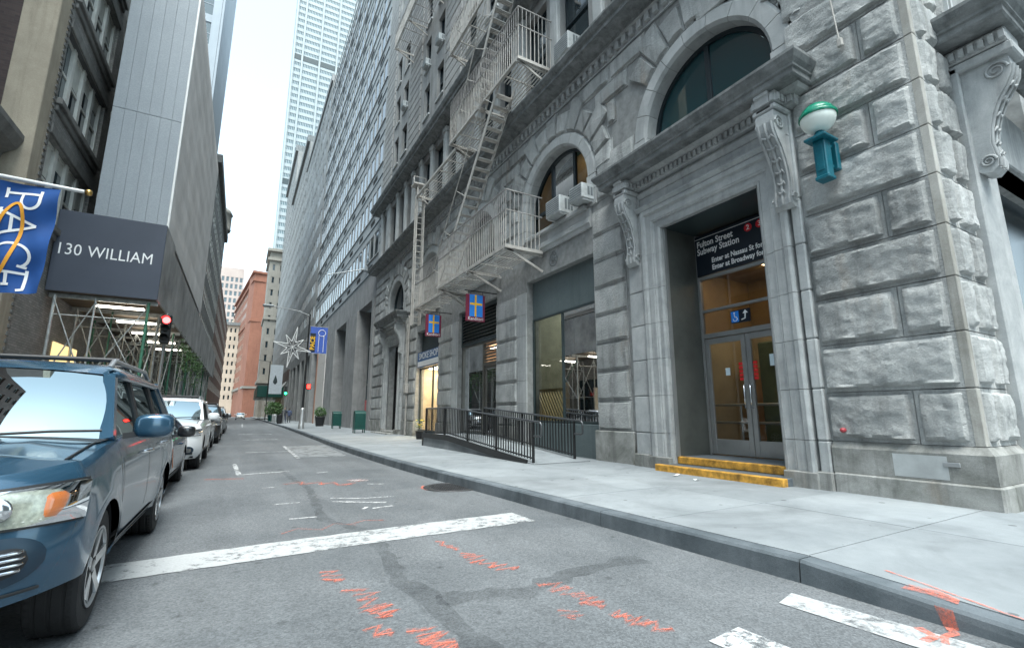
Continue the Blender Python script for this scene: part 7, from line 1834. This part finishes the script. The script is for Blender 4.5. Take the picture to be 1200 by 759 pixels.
        for q in h.get('bulbs', [.35]):
            xx = h['x0'] + (h['x1'] - h['x0']) * q; zz = (lo(xx) + hi(xx)) / 2; p_ = nose(s * xx, zz, .012); m_ = MB(); r_ = (hi(xx) - lo(xx)) * .36
            m_.lathe([(r_, 0), (r_ * .9, .012), (r_ * .5, .022), (.001, .025)], (0, 0, 0), 18, 'y'); m_.v = [(p_.x + v[0], p_.y - v[1], p_.z + v[2]) for v in m_.v]; m_.build('bulb_ring', 'chrome', hl)
            if detail:
                for e in range(9): 
                    pass
        lens = patch('lens', x0, x1, lo, hi, 'lens_glass', .034, hl)
        if P.get('fog'):
            fx_, fz, fr_ = P['fog']; p_ = nose(s * fx_, fz, .0); m_ = MB()
            bez = patch('fog_bezel', s * (fx_ - fr_ * 2.0), s * (fx_ + fr_ * 1.6), lambda x: fz - fr_ * 1.45 * math.sqrt(max(.02, 1 - ((abs(x) - fx_ + fr_ * .2) / (fr_ * 1.85)) ** 2)), lambda x: fz + fr_ * 1.45 * math.sqrt(max(.02, 1 - ((abs(x) - fx_ + fr_ * .2) / (fr_ * 1.85)) ** 2)), P.get('fog_mat', 'fog_dark'), .006)
            patch('fog_light', s * (fx_ - fr_), s * (fx_ + fr_), lambda x: fz - fr_ * math.sqrt(max(.0, 1 - ((abs(x) - fx_) / fr_) ** 2)), lambda x: fz + fr_ * math.sqrt(max(.0, 1 - ((abs(x) - fx_) / fr_) ** 2)), 'dark_plastic', .012, bez, 12, 4)
            for q in (-.55, -.2, .15, .5):
                hw = fr_ * math.sqrt(1 - q * q) * .86; patch('fog_slat', s * (fx_ - hw), s * (fx_ + hw), fz + fr_ * q - fr_ * .10, fz + fr_ * q + fr_ * .14, 'chrome', .022, bez, 8, 2)
    for (nm, x1, z0, z1, mat, out) in P['front']: patch(nm, -x1, x1, z0, z1, mat, out, t, 20, 4)
    # shut line of the bonnet
    for s in (1, -1):
        m_ = MB(); pts = []
        for k in range(len(st)):
            kind, x, y = st[k]
            if kind == 's' and y < yw0 + .1: p_ = grid[k][-1]; pts.append((ox + s * p_.x * .925, oy + p_.y, oz + p_.z + P.get('crown', .05) * (1 - .925 ** 2.2) + .006))
        m_.tube(pts, .007, 5); m_.build('bonnet_gap', 'dark_plastic', t)
    if P.get('rails'):
        for s in (1, -1):
            m_ = MB(); x = ox + s * wt * .90; m_.tube([(x, oy + yw1 + .22, oz + zr + .03), (x, oy + yw1 + .36, oz + zr + .10), (x, oy + yr1 - .35, oz + zr + .115), (x, oy + yr1 - .05, oz + zr + .03)], .022, 8); m_.build('roof_rail', 'rail_silver' if 'rail_silver' in M else plain('rail_silver', (.35, .36, .37), .35, .6), t)
        for y in (.55, 1.35):
            m_ = MB(); m_.tube([(ox - wt * .90, oy + yw1 + y, oz + zr + .125), (ox + wt * .90, oy + yw1 + y, oz + zr + .125)], .02, 8); m_.build('cross_bar', 'dark_plastic', t)
    return t
plain('fog_dark', (.012, .03, .05), .3)
SUV = dict(w=.905, L=4.69, wr=.345, fa=.93, ra=3.62, zb=.27, lift=.13, D=.44, tw=.235, spokes=5, crown=.045, ridge=.012, flare=.022,
    nose=[(.27, .10), (.40, .01), (.60, .0), (.70, .035), (.82, .07), (.92, .12), (1.0, .22)],
    top=[(0, .93), (.4, .985), (1.0, 1.045), (1.55, 1.075), (3.0, 1.105), (4.3, 1.13), (4.7, 1.10)],
    gh=dict(wb=.885, zr=1.59, wt=.735, ws_base=1.16, ws_top=1.82, rear_top=4.05, rear_base=4.62, pillars=[(1.3, 1.85, .07), (2.50, 2.50, .09), (3.55, 3.46, .10), (4.38, 4.0, .14)]),
    doors=[(1.40, 1.46), (2.50, 2.50), (3.52, 3.30)], handles=[2.32, 3.34], handle_mat='chrome',
    head=dict(x0=.36, x1=.895, lo0=.735, lo1=.715, hi0=.865, hi1=.905, amber=.765, bulbs=[.22, .50]), fog=(.685, .575, .075),
    front=[('grille', .33, .72, .86, 'dark_plastic', .008), ('grille_bar', .31, .775, .80, 'chrome', .02), ('air_intake', .48, .42, .52, 'dark_plastic', .006), ('bumper_groove', .80, .425, .44, 'dark_plastic', .006)], rails=True)
suv = car('parked_suv', 'metallic blue SUV parked nearest the viewer at the left edge', (-1.565, 3.02, 0), 'car_blue', SUV)
# inspection sticker and plate
SMALL = dict(w=.85, L=3.95, wr=.315, fa=.78, ra=3.28, zb=.20, D=.40, tw=.20, spokes=7, crown=.05,
    nose=[(.2, .08), (.38, .0), (.55, .02), (.70, .08), (.85, .2)],
    top=[(0, .74), (.5, .80), (1.1, .87), (2.5, .90), (3.7, .92), (3.95, .9)],
    gh=dict(zr=1.22, wt=.66, ws_base=1.15, ws_top=1.85, rear_top=3.05, rear_base=3.85, pillars=[(1.3, 1.85, .07), (2.45, 2.4, .09), (3.5, 3.2, .14)]),
    doors=[(1.35, 1.38), (2.5, 2.5)], handles=[2.3], mirror_mat='car_black',
    head=dict(x0=.45, x1=.82, lo0=.55, lo1=.58, hi0=.66, hi1=.71), front=[('grille', .42, .36, .52, 'dark_plastic', .008), ('number_plate', .24, .44, .56, 'plate_white', .016)])
s2 = car('parked_car', 'small dark blue car with black mirror squeezed behind the blue SUV', (-1.68, 8.0, 0), 'car_navy', SMALL, False)
mb = MB(); mb.box(-.85, -.826, 8.9, 9.0, .5, .62); mb.build('side_marker', 'lamp_amber', s2)
mb = MB(); mb.bar((-.826, 9.35, .42), (-.826, 9.05, .70), .004, .05, (0, .7, .7)); mb.build('orange_stripe', plain('orange_stripe', (.6, .16, .04), .4), s2)
WSUV = dict(w=.95, L=4.70, wr=.365, fa=.86, ra=3.72, zb=.26, D=.42, tw=.235, spokes=5, crown=.06, ridge=.008, flare=.015,
    nose=[(.26, .10), (.42, .0), (.62, .0), (.80, .05), (.95, .14), (1.02, .22)],
    top=[(0, .95), (.4, 1.0), (1.0, 1.06), (1.5, 1.09), (3.0, 1.12), (4.3, 1.14), (4.7, 1.12)],
    gh=dict(zr=1.58, wt=.80, ws_base=1.40, ws_top=2.05, rear_top=4.0, rear_base=4.6, pillars=[(1.55, 2.1, .07), (2.55, 2.5, .09), (3.5, 3.4, .10), (4.3, 3.95, .16)]),
    doors=[(1.6, 1.62), (2.58, 2.58), (3.5, 3.25)], handles=[2.4, 3.3],
    head=dict(x0=.50, x1=.92, lo0=.74, lo1=.78, hi0=.86, hi1=.90), fog=(.72, .45, .06),
    front=[('grille', .42, .62, .86, 'dark_plastic', .010), ('grille_bar', .38, .70, .72, 'chrome', .02), ('air_intake', .80, .36, .50, 'dark_plastic', .008), ('number_plate', .26, .52, .62, 'plate_white', .018)], rails=True)
car('parked_suv', 'white SUV parked third in the row behind the small dark car', (-1.62, 12.75, 0), 'car_white', WSUV, False)
SED = dict(w=.90, L=4.6, wr=.33, fa=.86, ra=3.6, zb=.22, D=.44, tw=.21, spokes=5, crown=.05,
    nose=[(.22, .10), (.40, .0), (.55, .02), (.70, .08), (.85, .2)],
    top=[(0, .82), (.5, .90), (1.2, .97), (2.5, .99), (3.6, 1.02), (4.1, 1.04), (4.6, 1.0)],
    gh=dict(zr=1.38, wt=.78, ws_base=1.25, ws_top=1.95, rear_top=3.2, rear_base=4.0, pillars=[(1.4, 2.0, .07), (2.4, 2.35, .09), (3.3, 3.0, .12)]),
    doors=[(1.5, 1.5), (2.45, 2.45), (3.3, 3.05)], handles=[2.25, 3.05],
    head=dict(x0=.50, x1=.87, lo0=.62, lo1=.66, hi0=.74, hi1=.80), front=[('grille', .40, .52, .72, 'dark_plastic', .008), ('air_intake', .6, .30, .40, 'dark_plastic', .006), ('number_plate', .24, .40, .50, 'plate_white', .016)])
car('parked_car', 'silver sedan parked behind the white SUV', (-1.64, 18.1, 0), 'car_silver', SED, False)
car('parked_suv', 'black SUV parked fifth in the row with its wheel showing', (-1.58, 23.6, 0), 'car_black', WSUV, False)
car('parked_car', 'dark grey sedan parked sixth in the row', (-1.62, 29.3, 0), 'car_dark', SED, False)
car('parked_suv', 'silver SUV parked far along the left kerb', (-1.62, 35.0, 0), 'car_silver', WSUV, False)
car('parked_car', 'black sedan, last parked car before the junction', (-1.62, 41.2, 0), 'car_black', SED, False)
car('white_car', 'small white car far away at the end of the road', (.35, 118, 0), 'car_white', SED, False, group='cars at the far end')
# ================================================================ street furniture
plain('pole_grey', (.30, .31, .31), .4, .6, var=.15); plain('pole_base', (.48, .49, .49), .35, .7, var=.12)
# tall street lamp at the kerb with its cobra arm
LX, LY = 4.05, 38.3
lm_ = thing('street_lamp', 'tall grey street lamp with a long arm and a silver conical base', 'street lamp', (LX, LY, .165))
mb = MB(); mb.lathe([(.22, 0), (.22, .25), (.19, .30), (.17, 1.3), (.15, 1.42), (.10, 1.5)], (LX, LY, .165), 18); mb.build('base', 'pole_base', lm_)
mb = MB(); mb.tube([(LX, LY, 1.6), (LX, LY, 8.7)], [.085, .055], 12); mb.build('pole', 'black_iron', lm_)
mb = MB(); mb.tube([(LX, LY, 8.55), (LX - .8, LY, 8.85), (LX - 2.6, LY, 9.05)], [.05, .04, .03], 8); mb.tube([(LX, LY, 7.9), (LX - .9, LY, 8.82)], .018, 6); mb.build('arm', 'pole_grey', lm_)
mb = MB(); mb.bbox(LX - 3.25, LX - 2.5, LY - .14, LY + .14, 8.98, 9.12, .05); mb.bbox(LX - 3.2, LX - 2.7, LY - .11, LY + .11, 8.92, 8.98, .03); mb.build('lamp_head', 'pole_grey', lm_)
# star ornament hung on the lamp
so = thing('star_ornament', 'white eight pointed star decoration on the lamp post', 'ornament', (LX - 1.0, LY - .05, 4.7))
mb = MB(); cxs, czs = LX - 1.05, 6.1
pts = []
for i in range(16):
    a = math.pi * i / 8 + .2; r_ = (1.55 if i % 4 == 0 else 1.05) if i % 2 == 0 else .42
    pts.append((cxs + r_ * math.sin(a) * .85, LY - .08, czs + r_ * math.cos(a)))
plain('star_white', (.62, .63, .62), .5)
for a, b in zip(pts, pts[1:] + pts[:1]): mb.tube([a, b], .035, 6)
mb.build('outline', 'star_white', so); mb = MB()
for i in range(0, 16, 2): mb.tube([(cxs, LY - .08, czs), tuple(Vector((cxs, LY - .08, czs)).lerp(Vector(pts[i]), .55))], .018, 5)
mb.build('spokes', 'star_white', so); mb = MB(); mb.tube([(cxs, LY - .06, czs + .2), (LX, LY - .02, czs + .5)], .02, 6); mb.tube([(cxs, LY - .06, czs - .2), (LX, LY - .02, czs - .2)], .02, 6); mb.build('bracket', 'black_iron', so)
# banner
bn = thing('banner', 'blue street banner with white motif and yellow letters on the near lamp post', 'banner', (LX + .5, LY, 5.9))
plain('banner_blue', (.05, .11, .42), .7, var=.1)
mb = MB(); mb.box(LX + .12, LX + 1.35, LY - .012, LY + .012, 5.75, 7.75); mb.build('cloth', 'banner_blue', bn)
mb = MB(); mb.box(LX + .14, LX + .52, LY - .016, LY + .016, 5.8, 7.25); mb.build('strip', 'sign_black', bn)
lettering('lettering', 'PACE', 'sign_yellow', bn, ((0, 0, 1), (-1, 0, 0), (0, -1, 0)), (LX + .33, LY - .02, 6.5), .46, .95, bold=.01)
mb = MB(); pts = [(LX + .95 + .26 * math.cos(a), LY - .02, 7.30 + .24 * math.sin(a)) for a in [i * math.pi / 10 for i in range(21)]]; mb.tube(pts, .022, 5); mb.tube([(LX + .75, LY - .02, 5.85), (LX + .75, LY - .02, 7.1)], .022, 5); mb.tube([(LX + 1.1, LY - .02, 5.85), (LX + 1.1, LY - .02, 7.1)], .022, 5); mb.build('motif', 'sign_white', bn)
mb = MB(); mb.tube([(LX, LY, 7.78), (LX + 1.4, LY, 7.78)], .02, 6); mb.tube([(LX, LY, 5.72), (LX + 1.4, LY, 5.72)], .02, 6); mb.build('bracket', 'pole_grey', bn)
# pedestrian signal on the same post
ps = thing('pedestrian_signal', 'pedestrian signal box with red hand light on the lamp post', 'traffic signal', (LX + .2, LY, 3.2))
mb = MB(); mb.bbox(LX + .1, LX + .45, LY - .15, LY + .15, 3.0, 3.45, .03); mb.build('housing', 'black_iron', ps); mb = MB(); mb.box(LX + .16, LX + .40, LY - .17, LY - .152, 3.08, 3.38); mb.build('red_hand', 'red_dim' if 'red_dim' in M else emis('red_dim', (1, .03, .02), 2.0), ps)
# mailboxes
def mailbox(lbl, x, y, s=1.0):
    t = thing('mailbox', lbl, 'mailbox', (x, y, .165), 'green mailboxes by the office building')
    w, d, h0, h1 = .30, .27, .22, 1.05
    pr = [(-d, h0), (-d, h1)] + [(-d * math.cos(R(a)), h1 + d * .75 * math.sin(R(a))) for a in range(15, 180, 15)] + [(d, h1), (d, h0)]
    mb = MB(); mb.extrude([(y + p[0], .165 + p[1]) for p in pr], 'x', x - w, x + w); mb.build('body', 'green_paint', t)
    for sx in (-1, 1):
        for sy in (-1, 1): mb = MB(); mb.bbox(x + sx * .27 - .025, x + sx * .27 + .025, y + sy * .23 - .025, y + sy * .23 + .025, .165, .40, .005); mb.build('leg', 'green_paint', t)
    mb = MB(); mb.bbox(x - w * .8, x + w * .8, y - d - .012, y - d + .01, .55, 1.1, .006); mb.build('door', 'green_paint', t)
    mb = MB(); mb.bbox(x - w - .015, x + w + .015, y - d - .015, y + d + .015, .36, .40, .005); mb.build('rim', 'green_paint', t)
    return t
mailbox('green mailbox nearer the stone building portal', 6.1, 28.6)
mailbox('green mailbox farther along by the office piers', 6.35, 37.5)
# planter, bin, sign post, walkers
pl = thing('planter', 'round dark planter with a clipped shrub by the marble pier', 'planter', (6.3, 45.5, .165))
mb = MB(); mb.lathe([(.32, 0), (.42, .75), (.45, .8), (.40, .82), (.38, .76), (.001, .76)], (6.3, 45.5, .165), 18); mb.build('pot', 'dark_plastic', pl)
def foliage(c, r, n, seed, sz=.10):
    q = random.Random(seed); mb = MB()
    for i in range(n):
        d = Vector((q.gauss(0, 1), q.gauss(0, 1), q.gauss(0, 1))).normalized() * r * q.uniform(.55, 1.05) * (1 + .25 * noise.noise(Vector((i * .37, seed, 2)))); p = Vector(c) + d
        u = Vector((q.uniform(-1, 1), q.uniform(-1, 1), q.uniform(-1, 1))).normalized() * sz; w = u.orthogonal().normalized() * sz * .4; mb.add([p - u, p + w, p + u, p - w], [(0, 1, 2, 3)])
    return mb
foliage((6.3, 45.5, 1.35), .5, 420, 3).build('shrub', 'leaf_green', pl)
for k, (x, y, s, l) in enumerate(((4.4, 74, 1.0, 'leafy shrub in a green tub under the far awning'), (4.3, 79, 1.2, 'taller leafy shrub in a tub at the far awning'))):
    t = thing('planter', l, 'planter', (x, y, .165)); mb = MB(); mb.lathe([(.5, 0), (.6, .9), (.001, .88)], (x, y, .165), 14); mb.build('pot', 'green_paint', t); foliage((x, y, 1.9), .95 * s, 500, 10 + k, .16).build('shrub', 'leaf_green', t)
# far shed with green fascia
fs = thing('sidewalk_shed', 'far pavement shed with dark green fascia and poles', 'scaffold', (4.5, 108, .165))
mb = MB(); mb.bbox(2.7, 7.2, 104, 130, 4.4, 6.6, .03); mb.build('fascia', 'green_paint', fs)
for i, (x, y) in enumerate(((3.8, 104.3), (5.4, 104.3), (7.1, 104.3), (3.8, 111), (3.8, 118), (3.8, 125))): mb = MB(); mb.tube([(x, y, .165), (x, y, 4.6)], .05, 6); mb.build('post', 'scaf_steel', fs)
mb = MB(); mb.tube([(3.8, 104.2, 1.0), (5.4, 104.2, 4.4)], .03, 6); mb.build('brace', 'scaf_steel', fs); mb = MB(); mb.tube([(5.4, 104.1, 1.0), (3.8, 104.1, 4.4)], .03, 6); mb.build('brace', 'scaf_steel', fs)
# white hanging banner and green traffic light near it
wb = thing('banner', 'white street banner with a dark drop motif on a far lamp post', 'banner', (4.0, 92, 5.5))
mb = MB(); mb.tube([(3.95, 92, .165), (3.95, 92, 10.2)], .08, 8); mb.tube([(3.95, 92, 10.1), (2.2, 92, 10.3)], .04, 6); mb.build('post', 'black_iron', wb); mb = MB(); mb.box(4.1, 6.1, 91.98, 92.02, 4.6, 9.6); mb.build('cloth', plain('banner_white', (.55, .60, .64), .7, var=.1), wb); mb = MB(); mb.lathe([(.001, 0), (.32, .35), (.30, .7), (.001, 1.7)], (5.0, 91.95, 6.2), 10); mb.v = [(v[0], 91.96 + (v[1] - 91.95) * .05, v[2]) for v in mb.v]; mb.build('motif', 'dark_panel', wb)
ts = thing('traffic_signal', 'traffic signal showing green near the far pavement corner', 'traffic signal', (4.2, 57, .165))
mb = MB(); mb.tube([(4.2, 57, .165), (4.2, 57, 4.2)], .06, 8); mb.build('post', 'pole_grey', ts); mb = MB(); mb.bbox(4.05, 4.35, 56.8, 57.1, 3.2, 4.2, .03); mb.build('housing', 'black_iron', ts); mb = MB(); mb.lathe([(.13, 0), (.13, .02), (.001, .05)], (4.2, 56.79, 3.4), 14, 'y'); mb.v = [(v[0], 2 * 56.79 - v[1], v[2]) for v in mb.v]; mb.build('green_lamp', 'green_light', ts)
# red traffic signal in front of the shed on the left
rs_ = thing('traffic_signal', 'traffic signal glowing red beside the scaffolding on the left', 'traffic signal', (-2.62, 21.2, .15))
mb = MB(); mb.tube([(-2.62, 21.2, .15), (-2.62, 21.2, 4.9)], .05, 8); mb.build('post', 'pole_grey', rs_)
mb = MB(); mb.bbox(-2.75, -2.45, 20.95, 21.2, 3.75, 4.8, .03); mb.build('housing', 'black_iron', rs_)
mb = MB(); mb.lathe([(.12, 0), (.12, .02), (.08, .05), (.001, .06)], (-2.6, 20.94, 4.6), 16, 'y'); mb.v = [(v[0], 2 * 20.94 - v[1], v[2]) for v in mb.v]; mb.build('red_lamp', 'red_light', rs_)
for z in (4.28, 3.95):
    mb = MB(); mb.lathe([(.11, 0), (.11, .02), (.001, .03)], (-2.6, 20.94, z), 14, 'y'); mb.v = [(v[0], 2 * 20.94 - v[1], v[2]) for v in mb.v]; mb.build('dark_lamp', 'dark_plastic', rs_)
for z in (4.6, 4.28, 3.95):
    mb = MB(); V = []
    for i in range(9):
        a = R(20 + 140 * i / 8); V += [(-2.6 + .14 * math.cos(a), 20.95, z + .14 * math.sin(a)), (-2.6 + .14 * math.cos(a), 20.72, z + .13 * math.sin(a))]
    mb.add(V, [(2 * i, 2 * i + 1, 2 * i + 3, 2 * i + 2) for i in range(8)]); mb.build('visor', 'black_iron', rs_)
# ---- walkers on the far pavement
def person(lbl, x, y, h, face, coat, legs, stride=.22, phase=1):
    t = thing('person', lbl, 'person', (x, y, .165)); s = h / 1.75
    V = []; E = []; Rr = []
    def v(p, r): V.append(Vector(p) * s); Rr.append(r * s); return len(V) - 1
    pel = v((0, 0, .95), .145); ab = v((0, 0, 1.12), .14); ch = v((0, -.01, 1.33), .17); nk = v((0, 0, 1.48), .065); hd0 = v((0, -.01, 1.56), .075); hd1 = v((0, -.02, 1.66), .10); hd2 = v((0, -.005, 1.73), .06)
    E += [(pel, ab), (ab, ch), (ch, nk), (nk, hd0), (hd0, hd1), (hd1, hd2)]
    for sx in (-1, 1):
        k = sx * phase; hp = v((sx * .10, 0, .88), .10); kn = v((sx * .10, -k * stride * .6, .50), .068); an = v((sx * .10, -k * stride + .03, .10), .045); to = v((sx * .11, -k * stride - .13, .05), .04); E += [(pel, hp), (hp, kn), (kn, an), (an, to)]
        sh = v((sx * .20, 0, 1.40), .075); el = v((sx * .26, k * .08, 1.13), .055); wr = v((sx * .25, k * .02 - .10, .90), .038); hn = v((sx * .25, k * .02 - .13, .82), .035); E += [(ch, sh), (sh, el), (el, wr), (wr, hn)]
    me = bpy.data.meshes.new('body'); me.from_pydata([tuple(p) for p in V], E, []); o = bpy.data.objects.new('body', me); col.objects.link(o)
    m = o.modifiers.new('s', 'SKIN'); sv = me.skin_vertices[0].data
    for i, r_ in enumerate(Rr): sv[i].radius = (r_, r_)
    sv[0].use_root = True; o.modifiers.new('ss', 'SUBSURF').levels = 2
    dg = bpy.context.evaluated_depsgraph_get(); m2 = bpy.data.meshes.new_from_object(o.evaluated_get(dg)); bpy.data.objects.remove(o)
    m2.materials.clear()
    for mt in (coat, legs, 'skin', 'hair', 'shoe'): m2.materials.append(M[mt])
    for p in m2.polygons:
        z = p.center.z / s; p.use_smooth = True
        p.material_index = 4 if z < .09 else 1 if z < .86 and abs(p.center.x) / s < .21 else (2 if (z > 1.5 and (p.center.y < -.03 * s and z < 1.69)) or (z < .88 and abs(p.center.x) / s > .2) else (3 if z > 1.52 else 0))
    obj('body', m2, None, t, Matrix.Translation((x, y, .165)) @ Matrix.Rotation(face, 4, 'Z')); return t
plain('skin', (.45, .27, .20), .6); plain('hair', (.03, .022, .018), .6); plain('shoe', (.02, .02, .02), .6); plain('coat_dark', (.025, .03, .04), .8); plain('coat_blue', (.05, .07, .13), .8); plain('jeans', (.03, .04, .07), .8)
person('person in a dark jacket walking on the far right pavement', 4.55, 60.5, 1.78, .1, 'coat_dark', 'jeans')
person('person in a blue jacket walking just behind on the far pavement', 5.2, 62.5, 1.72, 2.9, 'coat_blue', 'coat_dark', .2, -1)
bi = thing('litter_bin', 'dark round litter bin at the far kerb near the walkers', 'bin', (3.95, 58.5, .165))
mb = MB(); mb.lathe([(.25, 0), (.30, .9), (.32, .95), (.28, .97), (.26, .92), (.001, .9)], (3.95, 58.5, .165), 14); mb.build('body', 'dark_plastic', bi)
for k, y in enumerate((66.0, 69.0, 72.0)):
    b_ = thing('bollard', ('nearest', 'middle', 'farthest')[k] + ' of three pale bollards at the far kerb', 'bollard', (4.0, y, .165), 'bollards at the far kerb'); mb = MB(); mb.lathe([(.11, 0), (.11, .9), (.07, 1.0), (.001, 1.02)], (4.0, y, .165), 12); mb.build('post', 'pole_base', b_)
# scraps of litter on the pavement
for k, (x, y, a, l) in enumerate(((6.9, 6.2, .5, 'white paper scrap below the yellow steps'), (6.7, 5.6, 1.4, 'small white scrap on the pavement near the yellow steps'))):
    mb = MB(); c, s = math.cos(a), math.sin(a); w, h = (.16, .03) if k == 0 else (.05, .03); z0_ = .170
    P_ = [(x + c * u - s * v, y + s * u + c * v, z0_ + .012 * abs(u / w)) for (u, v) in ((-w, -h), (0, -h * .8), (w, -h), (w, h), (0, h * 1.1), (-w, h))]
    mb.add(P_, [(0, 1, 4, 5), (1, 2, 3, 4)]); mb.add([(p[0], p[1], p[2] - .002) for p in P_], [(5, 4, 1, 0), (4, 3, 2, 1)]); o_ = mb.build('paper_scrap', 'sign_white', None, recalc=False); tag(o_, l, 'litter')
